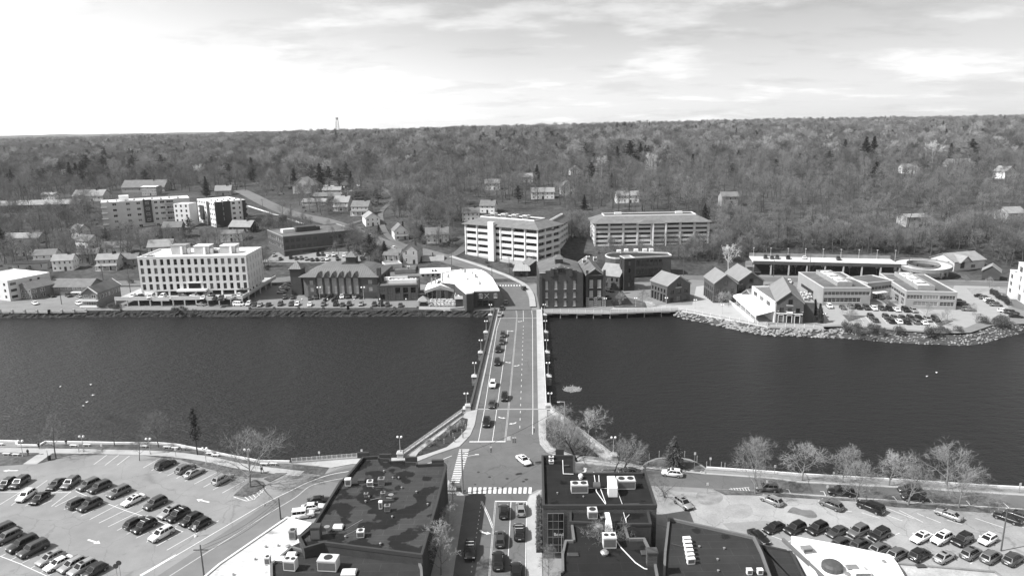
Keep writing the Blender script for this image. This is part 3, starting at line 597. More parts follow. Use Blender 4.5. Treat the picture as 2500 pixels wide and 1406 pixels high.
patch('verge_island', [zd(1450, 730), zd(1480, 690), zd(1600, 680), zd(1680, 735), zd(1640, 790), zd(1540, 805), zd(1470, 780)], mat('verge_worn', .23, 1, .25, .6), .022, soft=True)
slab('verge_strip', [zd(1600, 672), ze(200, 690), ze(700, 732), ze(1200, 768), ze(1400, 790), ze(2600, 850), ze(2600, 880), ze(2200, 870), ze(1400, 822), ze(1100, 775), ze(700, 752), ze(200, 722), zd(1700, 720)], GRASS, .1)
# ------------------------------------------------------------------ painted markings
def line(pxs, w=0.13, name='lane_line', z=0.022, m=None, parent=road, drape=False): return ribbon_mesh(GP(pxs), w, z).build(name, m or PAINT, parent)
def dashes(a, b, n, frac=0.45, w=0.13, **k):
    A, B = G(*a), G(*b)
    for i in range(n): ribbon_mesh([A.lerp(B, i / n), A.lerp(B, (i + frac) / n)], w, 0.022).build('lane_dash', PAINT, road)
def arrow(px, py, deg, s=1.0, bend=0, name='turn_arrow', parent=road):
    p = G(px, py); mb = MB(); z = .024
    if bend == 0: mb.quad((-1.3 * s, -.14 * s, z), (.4 * s, -.14 * s, z), (.4 * s, .14 * s, z), (-1.3 * s, .14 * s, z)); mb.quad((.4 * s, -.45 * s, z), (1.3 * s, 0, z), (.4 * s, .45 * s, z))
    else:
        b = bend; c = [(-.9, .9 * b), (-.55, .35 * b), (-.1, .08 * b), (.5, 0)]
        q = ribbon_mesh([Vector((x * s, y * s, 0)) for x, y in c], .42 * s, z); mb.v, mb.f, mb.m = q.v, q.f, q.m
        mb.quad((.45 * s, -.5 * s, z), (1.35 * s, 0, z), (.45 * s, .5 * s, z))
    return mb.build(name, PAINT, parent, (p.x, p.y, 0), R(deg))
line([(1168, 1077), (1183, 998), (1213.5, 800), (1228, 760)]); line([(1202, 1077), (1213, 998), (1240, 806)]); 
for o in (-1.3, 1.3): line([(1233 + o, 1077), (1241.5 + o, 998), (1260 + o * .75, 800), (1262 + o * .7, 770), (1253 + o * .7, 716)], .11, 'centre_line', m=PAINT_Y)
line([(1146, 1078), (1234, 1077.5)], .45, 'stop_line'); line([(1300, 1060), (1301, 998), (1300, 775), (1296, 740), (1288, 712), (1275, 700)])
dashes((1269, 1045), (1278, 790), 20, .32); line([(1278, 785), (1277, 740), (1271, 708)])
line([(1148, 998.5), (1333, 998)], .5, 'expansion_joint', m=mat('joint_pale', .32, .8, .1)); line([(1218, 777), (1325, 776)], .5, 'expansion_joint', m=mat('joint_pale', .32))
line([(1253, 706), (1272, 707)], .3, 'stop_line')
for px, py, b in ((1224, 1020, -1), (1240, 885, -1)): arrow(px, py, -4, .85, 1)
for px, py in ((1253, 1034), (1262, 893), (1270, 785), (1268, 723)): arrow(px, py, 184, .85, -1)
arrow(1246, 808, -4, 1.0, 0)
arrow(*zc(768, 1040), -10, 1.0, 1); arrow(*zd(520, 510), 100, 1.1, 1)
for k in range(13): q = zc(648 + k * 42, 0)[0]; line([zc(645 + k * 42.5 + 4, 655), zc(645 + k * 42.5, 707)] , .62, 'crosswalk_bar')
for k in range(19): y = 338 + k * 15.2; line([zc(598 - 4.6 * k + 45, y), zc(558 - 4.0 * k, y)], .38, 'crosswalk_bar')
line([zc(860, 772), zc(1130, 775)], .35, 'stop_line'); line([zc(995, 778), zc(985, 1000), zc(972, 1240)]); line([zc(1128, 780), zc(1122, 1100), zc(1118, 1406)])
for o in (-5, 5): line([zc(865 + o, 775), zc(845 + o, 1000), zc(828 + o, 1200), zc(812 + o, 1406)], .11, 'centre_line', m=PAINT_Y)
line([zc(742, 772), zc(800, 900), zc(838, 1000)], .14); line([zc(752, 772), zc(812, 900), zc(845, 990)], .11)
dashes(zc(742, 790), zc(655, 1406), 16, .3)
line([zc(390, 430), zc(495, 388)], .16); line([zc(280, 455), zc(350, 440)], .16)
EDGE = mat('road_paint', .66)
for pts, w in (([za(1150, 1430), za(1990, 935), za(2250, 785), za(2500, 662), zb(880, 610), zb(1050, 550), zb(1215, 520)], .16), ([za(1430, 1406), za(2160, 945), za(2330, 840), za(2500, 738), zb(900, 640), zb(1100, 590), zb(1195, 578)], .22)): ribbon_mesh(smooth_line(GP(pts)), w, .02).build('lane_line', PAINT if w < .2 else PAINT_Y, lroad)
line([za(1185, 1400), za(1490, 1225)], .5, 'stop_line', parent=lroad)
arrow(*za(1715, 768), 158, 1.3, 0, parent=near_land); arrow(*za(795, 1113), -24, 1.3, 0, parent=near_land); arrow(*za(88, 514), 180, 1.3, 0, parent=near_land)
PK = [((0, 800), (240, 650)), ((95, 808), (400, 595)), ((213, 812), (500, 680)), ((325, 812), (440, 765)), ((435, 815), (600, 690)), ((465, 818), (650, 725)), ((540, 842), (700, 760)), ((612, 872), (780, 790)), ((683, 898), (920, 790)), ((757, 928), (1000, 800)), ((835, 957), (1280, 740)), ((913, 988), (1360, 770)), ((990, 1018), (1250, 890)), ((1072, 1050), (1330, 920)), ((1152, 1083), (1440, 940)), ((1238, 1117), (1500, 980)), ((1322, 1150), (1550, 1025)), ((1410, 1185), (1850, 935)),
      ((793, 462), (905, 380)), ((888, 468), (1008, 378)), ((990, 467), (1095, 388)), ((1210, 490), (1360, 405)), ((1280, 513), (1330, 485)), ((1342, 535), (1400, 505)), ((1415, 557), (1480, 525)), ((1490, 580), (1545, 550)), ((1563, 602), (1750, 508)), ((1642, 627), (1830, 530)), ((1720, 653), (1790, 615)), ((1800, 676), (1950, 600)), ((1880, 702), (2062, 602)), ((0, 1165), (60, 1130)), ((0, 1240), (50, 1215)), ((90, 1268), (140, 1243)), ((170, 1303), (250, 1262)), ((255, 1340), (330, 1300)), ((335, 1378), (410, 1340)), ((400, 1405), (470, 1370))]
for a, b in PK: ribbon_mesh([G(*za(*a)), G(*za(*b))], .13, .018).build('parking_line', PAINT, near_land)
for l in ([(640, 688), (720, 722), (1060, 850), (1330, 935), (1545, 1030)], [(0, 694), (600, 698)], [(0, 1235), (170, 1300), (400, 1405)]): ribbon_mesh([G(*za(*q)) for q in l], .13, .019).build('parking_line', PAINT, near_land)
for a, b in (((1975, 735), (2085, 770)), ((2085, 770), (2150, 755)), ((2150, 755), (2245, 660)), ((2070, 735), (2110, 768)), ((2100, 722), (2140, 760)), ((2130, 708), (2165, 745)), ((2160, 690), (2195, 722)), ((2190, 675), (2220, 700))): ribbon_mesh([G(*za(*a)), G(*za(*b))], .18, .02).build('hatching', PAINT, near_land)
for a, b in (((1120, 868), (1270, 915)), ((1320, 885), (1465, 938)), ((1330, 830), (1560, 920)), ((1440, 850), (1640, 950)), ((1590, 875), (1650, 900)), ((1665, 905), (1790, 955)), ((1840, 930), (1970, 968)), ((2080, 915), (2320, 995)), ((2380, 940), (2500, 1000)), ((770, 690), (800, 690)), ((800, 690), (818, 732)), ((480, 672), (502, 672)), ((502, 672), (518, 706)), ((1375, 735), (1390, 732)), ((1390, 732), (1425, 775)), ((1690, 748), (1725, 790)), ((2005, 768), (2040, 806)), ((2320, 785), (2370, 832)), ((0, 690), (250, 697)), ((505, 708), (2480, 838)), ((0, 670), (170, 655)), ((1300, 1110), (1440, 1040)), ((360, 1065), (500, 1115)), ((500, 1115), (560, 1090)), ((1040, 860), (980, 855)), ((2040, 1300), (2110, 1250))): ribbon_mesh([G(*ze(*a)), G(*ze(*b))], .12, .03).build('parking_line', PAINT, near_land)
for k in range(7): ribbon_mesh([G(*ze(15 + 24 * k, 660)), G(*ze(30 + 24 * k, 685))], .12, .03).build('parking_line', PAINT, near_land)
for px, py, r in ((1195, 1164, .35), (1168, 1152, .32), (1160, 1182, .25), (1285, 1170, .4), (1278, 1175, .35), (1238, 1168, .35)):
    p = G(px, py); MB().lathe([(r, 0), (r, .006)], 12).build('manhole_cover', FRAME_D, road, (p.x, p.y, .016))
# ------------------------------------------------------------------ the bridge
def bridge():
    NL, FL, NR, FR = G(1147, 999), G(1207, 756), G(1335, 999), G(1323, 756)
    t = thing('road_bridge', 'flat road bridge with lamp topped stone piers crossing the river', 'bridge', (0, 0, 0))
    def lerp2(s, u): return (NL.lerp(FL, u)).lerp(NR.lerp(FR, u), s)
    def strip(name, s0, s1, z0, z1, m, u0=0, u1=1, parent=t):
        q = [lerp2(s0, u0), lerp2(s1, u0), lerp2(s1, u1), lerp2(s0, u1)]; return MB().prism(ccw([(p.x, p.y) for p in q]), z0, z1).build(name, m, parent)
    strip('deck', 0, 1, -.9, -.02, CONC); strip('roadway', .1, .9, -.015, .012, ROAD)
    strip('footway', .025, .1, -.01, .14, WALK); strip('footway', .885, .982, -.01, .14, WALK)
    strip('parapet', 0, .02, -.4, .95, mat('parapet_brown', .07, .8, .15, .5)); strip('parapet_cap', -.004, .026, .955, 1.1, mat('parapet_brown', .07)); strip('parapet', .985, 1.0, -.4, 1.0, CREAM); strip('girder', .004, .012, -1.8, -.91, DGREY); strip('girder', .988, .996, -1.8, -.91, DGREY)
    strip('handrail', .035, .038, .9, 1.0, FRAME_D)
    us = [(0.02), (.305), (.525), (.74), (.955)]
    def ufor(py): 
        best = min(range(400), key=lambda k: abs(P(lerp2(0, k / 400))[1] - py)); return best / 400
    LY = [680 + y / 3.348 for y in (1062, 800, 604, 440, 300)]
    for k, py in enumerate(LY):
        u = ufor(py)
        for s, sg in ((0, -1), (1, 1)):
            p = lerp2(s, u); pr = MB().prism([(p.x + sg * .1 - .9, p.y - 1.0), (p.x + sg * .1 + .9, p.y - 1.0), (p.x + sg * .1 + .9, p.y + 1.0), (p.x + sg * .1 - .9, p.y + 1.0)], -3.2, .2); pr.v = [(x + sg * .8, y, z) for x, y, z in pr.v]; q = pr.build('pier', STONE, t); MB().frus(p.x + sg * .9 - 1.05, p.y - 1.15, p.x + sg * .9 + 1.05, p.y + 1.15, .205, p.x + sg * .9 - .3, p.y - .3, p.x + sg * .9 + .3, p.y + .3, .75).build('pier_cap', CONC, q)
            LAMPS.append((p.x + sg * .9, p.y, .75, 'twin globe lamp on the %s bridge pier of the %s side' % (('first', 'second', 'third', 'fourth', 'fifth')[k], ('left', 'right')[s > 0])))
        if 0 < k < 4:                                        # the hidden pier walls under the deck
            a, b = lerp2(.02, u), lerp2(.98, u); MB().prism(ccw([(a.x, a.y - .8), (b.x, b.y - .8), (b.x, b.y + .8), (a.x, a.y + .8)]), -3.2, -.91).build('pier_wall', STONE, t)
    def wing(a, b, lab, n=14):
        A, B = G(*a), G(*b); w = thing('railing', lab, 'railing', (0, 0, 0)); d = (B - A).normalized(); nn = Vector((-d.y, d.x, 0)); MB().prism(ccw([(q.x, q.y) for q in (A + nn * .2, A - nn * .2, B - nn * .2, B + nn * .2)]), -.3, .5).build('plinth', CONC, w)
        mb = MB()
        for z in (.75, 1.0, 1.25): MB().tube(A + Vector((0, 0, z)), B + Vector((0, 0, z)), .05, .05, 4).build('rail', CREAM, w)
        for k in range(n + 1): q = A.lerp(B, k / n); MB().box(-.07, -.07, .5, .07, .07, 1.3).build('post', CREAM, w, (q.x, q.y, 0))
    wing((978, 1117), (1128, 1009), 'pale post and rail railing running from the bridge down to the left street'); wing((1345, 1002), (1494, 1117), 'pale post and rail railing running from the bridge down to the right street'); wing((713, 1131), (884, 1118), 'pale post and rail railing along the river left of the dark roof')
    for px, py, lab in ((978, 1116, 'left'), (1500, 1121, 'right'), (1143, 999, 'near left'), (1339, 998, 'near right')):
        p = G(px, py); tag(MB().box(-.7, -.7, -.3, .7, .7, 1.2).frus(-.85, -.85, .85, .85, 1.2, -.6, -.6, .6, .6, 1.5).build('stone_pillar', CONC, None, p), 'square stone pillar at the %s end of the bridge railings' % lab, 'pillar')
    LAMPS.append((*G(978, 1116)[:2], 1.5, 'twin globe lamp on the pillar by the left street')); LAMPS.append((*G(1497, 1118)[:2], 1.5, 'twin globe lamp on the pillar by the right street'))
LAMPS = []
bridge()
# ------------------------------------------------------------------ far bank ground, streets, walls, boardwalk
def far_ground():
    g = tag(sheet('pavement', [FAR_BANK[1], FAR_BANK[2]] + list(FAR_BANK[3:-3]) + [tuple(G(*q)[:2]) for q in ((2600, 760), (2600, 690), (2449, 687), (2100, 677), (1885, 672), (1700, 668), (1480, 661), (1330, 665), (1190, 662), (1000, 664), (850, 664), (640, 680), (330, 688), (130, 686), (-120, 690))], 0.06, mat('far_lot', .19, .9, .1, .25, big=.12)), kind='structure')
    patchf = lambda n, l, m, z: sheet(n, GP([q for q in l]), z, m, g)
    patchf('plaza', [(1490, 756), (1660, 755), (1735, 769), (1870, 790), (1900, 760), (1770, 690), (1700, 700), (1690, 745), (1600, 745), (1590, 735), (1520, 738)], mat('plaza_paving', .36, .9, .06, .4), .075)
    patchf('lawn', [(1500, 752), (1580, 752), (1575, 738), (1530, 726), (1490, 735)], GRASS, .09)
    patchf('car_park', [(2010, 795), (2060, 793), (2180, 802), (2300, 812), (2360, 800), (2400, 782), (2470, 770), (2440, 700), (2330, 697), (2310, 745), (2030, 735), (1990, 755), (2000, 790)], mat('far_car_park', .30, .9, .06, .3), .08)
    patchf('lawn', [k5(1850, 655), k5(1930, 650), k5(2000, 725), k5(1945, 728)], GRASS, .085); patchf('lawn', [k5(1950, 795), k5(2330, 800), k5(2330, 850), k5(2200, 815), k5(2010, 855)], mat('pale_lawn', .25, 1, .2), .09); patchf('court_lawn', [k5(1140, 915), k5(1210, 915), k5(1300, 975), k5(1215, 975)], GRASS, .09)
    patchf('dark_roadway', [k5(2205, 815), k5(2330, 855), k5(2500, 920), k5(2500, 1010), k5(2380, 975), k5(2370, 890)], ROAD, .09)
    patchf('lawn', [k1(510, 995), k1(560, 970), k1(940, 975), k1(930, 1022), k1(520, 1010)], GRASS, .10)
    for a, b in [(k5(735 + 76 * k, 975 + 3 * k), k5(780 + 76 * k, 1003 + 3 * k)) for k in range(11)] + [(k5(1140 + 80 * k, 1070 + 5 * k), k5(1195 + 80 * k, 1137 + 5 * k)) for k in range(7)] + [(k5(985, 1065), k5(1040, 1130)), (k5(1065, 1070), k5(1125, 1130)), (k5(930, 1065), k5(970, 1125))]: ribbon_mesh([G(*a), G(*b)], .14, .1).build('parking_line', PAINT, g)
    for l in ([(770, 1052), (1000, 1062), (830, 1115), (770, 1052)], [(1650, 1130), (1700, 1160), (1825, 1112), (1760, 1100), (1650, 1130)]): MB().prism(ccw([tuple(G(*k5(*q))[:2]) for q in l[:-1]]), .05, .2).build('planting_island', GRASS, g)
    ROAD_F = mat('asphalt_far', .135, .9, .1, .3, big=.12)
    def fr(name, pts, w, zz=.16, m=ROAD_F): return tag(ribbon_mesh(smooth_line([T(*q) for q in pts], 5), w, zz, 3.0, True).build(name, m), kind='structure')
    r1 = fr('road', [(1264, 768), (1262, 745), (1252, 715), (1236, 694), (1205, 674), (1160, 655), (1110, 640), (1040, 619), (985, 606), (933, 594), (876, 571), (805, 545), (702, 520), (625, 485), (585, 465)], 11, .22)
    fr('street', [(-150, 702), (130, 694), (330, 694), (640, 688), (760, 676), (1000, 670), (1100, 672), (1190, 672), (1240, 690)], 9, .12); fr('street', [(1240, 700), (1290, 690), (1330, 676), (1480, 672), (1700, 679), (1885, 683), (2100, 688), (2449, 697), (2600, 702)], 9.5, .12); fr('lane', [(1085, 634), (1120, 618), (1140, 600), (1165, 580)], 5, .3, ROAD); fr('lane', [(1000, 608), (945, 575), (930, 520), (960, 480), (900, 450)], 3.6, .35, ROAD); fr('lane', [(885, 560), (850, 552), (905, 535)], 4, .35, ROAD)
    ribbon_mesh([T(*k2(20, 330)), T(*k2(500, 490)), T(*k2(560, 505))], 2.0, .45, 4, True).build('sidewalk', PALEWALL, r1)
    ribbon_mesh(smooth_line([T(*q) for q in ((1301, 752), (1296, 722), (1278, 697), (1245, 679), (1200, 662), (1150, 645), (1100, 628))], 5), 2.6, .5, 2, True).build('sidewalk', WALK, r1)
    for k in range(11): a = k3(447 + 26.5 * k, 1082); A = G(*a, .3); MB().box(-.3, -1.3, 0, .3, 1.3, .02).build('crosswalk_bar', PAINT, r1, (A.x, A.y, .30))
    tag(ribbon_mesh([T(*k2(220, 822)), T(*k2(700, 822)), T(*k2(1130, 812))], 20, .25, 3, True).build('hill_car_park', LOT), kind='structure')
    # banks
    fb = [Vector((p[0], p[1], 0)) for p in FAR_BANK]
    i0 = 0; left = fb[:10]; mb = MB(); rng = random.Random(2)
    V = [];
    pts = []
    for a, b in zip(left[:-1], left[1:]):
        n = max(1, int((b - a).length / 1.2)); pts += [a.lerp(b, k / n) for k in range(n)]
    for i in range(len(pts) - 1):
        pass
    rowz = [(0, .1), (.25, -.3), (.5, -1.0), (.7, -1.7), (1.1, -2.35), (1.8, -3.0)]; grid = []
    for p in pts: grid.append([(p.x + rng.uniform(-.3, .3), p.y - o + rng.uniform(-.35, .35) * (1 if z < 0 else .1), z + rng.uniform(-.22, .22) * (1 if z < 0 else 0)) for o, z in rowz])
    for i in range(len(grid) - 1):
        for j in range(len(rowz) - 1): mb.quad(grid[i][j + 1], grid[i + 1][j + 1], grid[i + 1][j], grid[i][j])
    tag(mb.build('stone_bank', mat('bank_stone', .038, .95, .6, 1.1, fine=3, bump=.6)), 'rough dark stone river bank under the far left shore', 'bank')
    # parapet wall with posts before the hall car park
    def seg_wall(name, label, pxs, h, w, m, posts=0):
        P3 = GP(pxs, 0); t = thing(name, label, 'wall', (0, 0, 0))
        for a, b in zip(P3[:-1], P3[1:]):
            d = (b - a).normalized(); n = Vector((-d.y, d.x, 0)); MB().prism(ccw([(q.x, q.y) for q in (a - n * w, a + n * w, b + n * w, b - n * w)]), -.6, h).build('wall_run', m, t)
            if posts:
                k = max(1, int((b - a).length / posts))
                for i in range(k + 1): q = a.lerp(b, i / k); MB().box(-.4, -.4, -.6, .4, .4, h + .5).build('wall_post', m, t, (q.x, q.y, 0))
        return t
    seg_wall('river_parapet', 'dark low parapet wall with square posts before the hall car park', [(610, 756), (850, 756), (1020, 755)], .75, .25, mat('parapet_dark', .10, .9, .2), 9.5); seg_wall('terrace_wall', 'pale low terrace wall under the dining terrace', [(1022, 755), (1100, 757), (1140, 753)], .9, .3, CREAM); seg_wall('river_kerb', 'low kerb and guard rail along the river at the far left', [(-60, 760), (120, 761), (210, 759)], .35, .15, CONC, 5); seg_wall('roadside_wall', 'long pale wall beside the street below the colonial houses', [k1(480, 1030), k1(620, 1042), k1(900, 1046)], .9, .2, CREAM)
    # piles in the water
    for k in range(26):
        x = 1035 + k * 6.2; p = G(x, 766, WATER_Z); tag(MB().lathe([(.14, -1), (.14, 1.6 + .6 * rng.random()), (.1, 1.75)], 6).build('mooring_pile', TIMBER, None, p), 'thin timber pile standing in the water below the dining terrace', 'pile', 'piles below the dining terrace')
    # boardwalk
    def boardwalk(label, pxs, w=2.6, posts=3.2, solid=True):
        P3 = GP(pxs, 0); t = thing('boardwalk', label, 'boardwalk', (0, 0, 0))
        for a, b in zip(P3[:-1], P3[1:]):
            d = (b - a).normalized(); n = Vector((-d.y, d.x, 0)); MB().prism(ccw([(q.x, q.y) for q in (a + n * w, a, b, b + n * w)]), -.25, .12).build('deck', TIMBER, t); k = max(1, int((b - a).length / posts)); MB().prism(ccw([(q.x, q.y) for q in (a + n * .04, a - n * .12, b - n * .12, b + n * .04)]), -.55, .10).build('fascia', CREAM, t)
            for i in range(k):
                p, q = a.lerp(b, i / k), a.lerp(b, (i + 1) / k)
                for z in (.5, .8, 1.05): MB().tube(p + Vector((0, 0, z)), q + Vector((0, 0, z)), .045, .045, 4, False).build('rail', CREAM, t)
                mb = MB()
                for j in range(1, 7): s = p.lerp(q, j / 7); mb.box(s.x - .03, s.y - .03, .14, s.x + .03, s.y + .03, 1.0)
                mb.build('baluster_panel', CREAM, t); MB().box(-.09, -.09, .1, .09, .09, 1.25).build('post', WHITE, t, (p.x, p.y, 0))
                if i % 2 == 0: MB().lathe([(.17, -3.2), (.15, -.3)], 6).build('pile', TIMBER, t, (p.x + n.x * .3, p.y + n.y * .3, 0)); MB().tube((p.x, p.y, -.9), (q.x, q.y, -.9), .09, .09, 4).build('brace', TIMBER, t)
        return t
    boardwalk('railed timber boardwalk on piles before the old brick works', [(1328, 762), (1490, 763), (1657, 757)]); boardwalk('white railed boardwalk curving past the plaza to the restaurant', [(1657, 757), (1735, 771), (1805, 784), (1873, 797)]); boardwalk('railed boardwalk end in front of the gabled restaurant', [(1873, 797), (1940, 798), (2011, 801)])
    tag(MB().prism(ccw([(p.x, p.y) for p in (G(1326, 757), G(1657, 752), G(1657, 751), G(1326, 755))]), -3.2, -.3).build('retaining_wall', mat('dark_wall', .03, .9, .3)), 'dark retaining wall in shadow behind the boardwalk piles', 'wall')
    # riprap
    up_ = [(1652, 760), (1735, 772), (1805, 786), (1873, 799), (1940, 801), (2012, 804), (2060, 799), (2180, 808), (2300, 817), (2370, 815), (2420, 797), (2500, 792), (2600, 780)]; dn = [(1645, 776), (1755, 799), (1810, 812), (1870, 822), (1940, 825), (2000, 828), (2060, 831), (2180, 841), (2260, 844), (2370, 848), (2425, 836), (2500, 816), (2600, 800)]
    U = smooth_line(GP(up_, -.3), 4); Dn = smooth_line(GP(dn, -2.9), 4); mb = MB()
    for i in range(len(U) - 1): mb.quad(Dn[i], Dn[i + 1], U[i + 1], U[i])
    rp = tag(mb.build('riprap_bank', mat('riprap_base', .06, .95, .4, .8)), 'sloping bank of pale quarried stones below the boardwalk and car park', 'stone bank')
    ms = []
    for s in range(6):
        r2 = random.Random(40 + s); bm = bmesh.new(); bmesh.ops.create_icosphere(bm, subdivisions=1, radius=.5)
        for v in bm.verts: v.co *= r2.uniform(.75, 1.2); v.co.z *= .7
        me = bpy.data.meshes.new('rock'); bm.to_mesh(me); bm.free(); me.materials.append(ROCK); ms.append(me)
    stuff = MB(); cnt = 0; cand = []
    n = len(U) - 1
    for k in range(900):
        s = rng.random() * n; i = int(s); a = U[i].lerp(U[i + 1], s - i); b = Dn[i].lerp(Dn[i + 1], s - i); p = a.lerp(b, rng.uniform(.05, .9)); cand.append((P(p)[0] > 2060, p))
    cand.sort(key=lambda c: c[0])
    for q, (f, p) in enumerate(cand):
        sc_ = rng.uniform(.6, 1.6) * (.6 if f else 1.0)
        if q < 300:
            o = link('rock', ms[q % 6], rp, (p.x, p.y, p.z + .1), rng.random() * 6.28); o.scale = (sc_ * 1.4, sc_, sc_ * .8)
        else:
            me = ms[q % 6]; a = rng.random() * 6.28; i = len(stuff.v); stuff.v += [(p.x + (v.co.x * math.cos(a) - v.co.y * math.sin(a)) * sc_ * 1.2, p.y + (v.co.x * math.sin(a) + v.co.y * math.cos(a)) * sc_, p.z + .1 + v.co.z * sc_ * .8) for v in me.vertices]
            for f_ in me.polygons: stuff.f.append(tuple(i + x for x in f_.vertices)); stuff.m.append(0)
    tag(stuff.build('rocks', ROCK, rp), kind='stuff')
    # islet
    p = G(1398, 950, WATER_Z); r2 = random.Random(9); mb = MB(); n = 18
    ring = [(math.cos(6.283 * k / n) * 3.3 * r2.uniform(.8, 1.15), math.sin(6.283 * k / n) * 3.0 * r2.uniform(.8, 1.15)) for k in range(n)]
    for k in range(n): a, b = ring[k], ring[(k + 1) % n]; mb.quad((a[0], a[1], -.15), (b[0], b[1], -.15), (b[0] * .75, b[1] * .75, .15), (a[0] * .75, a[1] * .75, .15)); mb.quad((a[0] * .75, a[1] * .75, .15), (b[0] * .75, b[1] * .75, .15), (0, 0, .25))
    isl = tag(mb.build('islet', mat('islet_gravel', .17, .95, .4, 1.2)), 'small flat gravel islet in the river right of the bridge', 'islet'); isl.location = p
    for k in range(40): a = r2.random() * 6.28; d = r2.random() ** .5 * 3.0; o = link('rock', ms[k % 6], isl, (math.cos(a) * d, math.sin(a) * d, .15), a); o.scale = (.5, .4, .35)
far_ground()
# ------------------------------------------------------------------ buildings of the far bank
def k6(x, y): return (320 + x / 6.944, 580 + y / 6.944)
def k7(x, y): return (1300 + x / 9.615, 630 + y / 9.615)
def k8(x, y): return (1690 + x / 7.576, 660 + y / 7.576)
def k9(x, y): return (220 + x / 5.952, 450 + y / 5.952)
LETTERS = []
def text(body, b, side, u, z, size, m, out=0.06, parent=None):
    c = bpy.data.curves.new('lettering', 'FONT'); c.body = body; c.size = size; c.extrude = 0.02; c.materials.append(m); _, a, _ = b.fr(side)
    LETTERS.append((bpy.data.objects.new('tmp', c), 'lettering', parent or b.o, b.at(side, u, -out, z), (math.pi / 2, 0, a)))
GLASS_P = mat('window_painted_sky', .30, .35, .25, .8, spec=.5)  # reflection of the bright sky painted into the pane colour
INK = mat('lettering_dark', 0.05, 0.6, 0); INK_W = mat('lettering_pale', 0.6, 0.6, 0)
def parking_podium():
    b = Bld('parking_podium', 'two level concrete parking deck below the white office block', k6(-265, 1165), k6(0, 1048)[1], k6(1890, 1025), 42, CONC, 'parking deck', z0=0.1)
    b.h = 4.2; L, D = b.L, b.D; b.wm = CONC
    b.box('deck_slab', 0, 0.3, 2.7, L, D, 3.0, CONC)
    x = 0; k = 0
    for x0, x1, y in ((0, .31, .0), (.31, .44, -1.4), (.44, .73, 0), (.73, .87, -1.6), (.87, 1, 0)): b.box('deck_parapet', x0 * L, y, 2.5, x1 * L - .03, y + .3, 4.1, CREAM)
    b.box('deck_parapet', L - .3, .3, 2.5, L, D, 4.1, CREAM)
    for k in range(12): b.box('column', k * (L - .6) / 11, .05, 0, k * (L - .6) / 11 + .5, .55, 2.69, CONC)
    for k in range(1, 6): b.box('column', L - .55, k * D / 6, 0, L - .02, k * D / 6 + .5, 2.69, CONC)
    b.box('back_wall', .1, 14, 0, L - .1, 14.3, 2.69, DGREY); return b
parking_podium()
def white_office():
    b = Bld('office_block', 'white four storey office block with a grid of deep windows by the river', k6(190, 1000), k6(0, 335)[1], k6(1940, 300), k6(2165, 160), WHITE, z0=3.0); h, L = b.h, b.L; b.wm = mat('office_white', 0.62, 0.7, 0.06, 0.4)
    zb = .125 * h; rows = [(f * h, .15 * h) for f in (.785, .57, .36, .16)]
    w = L / 16 * .5; ops = []
    for z, hh in rows:
        for k in range(16):
            if z < .2 * h and k in (7, 8): continue
            ops.append((L / 16 * (k + .27), z, w, hh, 1, 2))
    b.face('F', ops, zb, rec=.55)
    b.face('R', b.rows('R', 6, .75, [(z, hh * .9) for z, hh in rows]), zb, rec=.3); b.face('L', b.rows('L', 6, .75, rows), zb); b.face('B', (), zb)
    b.wall.quad((0, 0, zb), (0, b.D, zb), (L, b.D, zb), (L, 0, zb)); b.done(); b.flat(RF_W, WHITE, .6)
    MB().box(L / 16 * 6.9, -.25, .32 * h, L / 16 * 9.1, -.01, .345 * h).build('canopy', WHITE, b.o); b.box('balcony', L / 16 * 5.5, -2.0, zb + .02, L / 16 * 9.9, -.02, zb + .9, WHITE); b.box('entrance_glazing', L / 16 * 7.1, -.12, .15 * h, L / 16 * 8.9, -.02, .315 * h, GLASS)
    for k in range(9): b.box('pillar', k * (L - .7) / 8, .1, 0, k * (L - .7) / 8 + (1.8 if k in (3, 5) else .7), .8, zb - .01, WHITE)
    for k in range(1, 5): b.box('pillar', L - .72, k * b.D / 5, 0, L - .02, k * b.D / 5 + .7, zb - .01, WHITE)
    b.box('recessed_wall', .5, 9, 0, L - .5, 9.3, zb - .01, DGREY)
    zr = h - .6
    for (x0, y0, x1, y1, hh, m) in ((.24, .38, .38, .62, 4.0, TAN), (.46, .36, .60, .62, 3.6, TAN), (.70, .40, .84, .66, 3.4, TAN)):
        pt = b.box('penthouse', x0 * L, y0 * b.D, zr, x1 * L, y1 * b.D, zr + hh, m); b.box('penthouse_roof', x0 * L - .2, y0 * b.D - .2, zr + hh + .004, x1 * L + .2, y1 * b.D + .2, zr + hh + .25, RF_W if x0 > .4 else RF_L, pt)
        b.box('duct', x1 * L + .2, y0 * b.D + .5, zr, x1 * L + 1.4, y0 * b.D + 1.7, zr + hh * .7, UNIT, pt); b.box('duct', x0 * L + 4.4, y0 * b.D - .9, zr, x0 * L + 5.2, y0 * b.D - .05, zr + hh * .9, WHITE, pt)
    rooftop_unit(b, .62 * L, .45 * b.D, zr, 2.5, 2, 1.8); rooftop_unit(b, .06 * L, .12 * b.D, zr, 3, 1.5, 1.1, fans=2)
    text('FLB+Law', b, 'F', L * .905, .135 * h, 1.25, INK)
white_office()
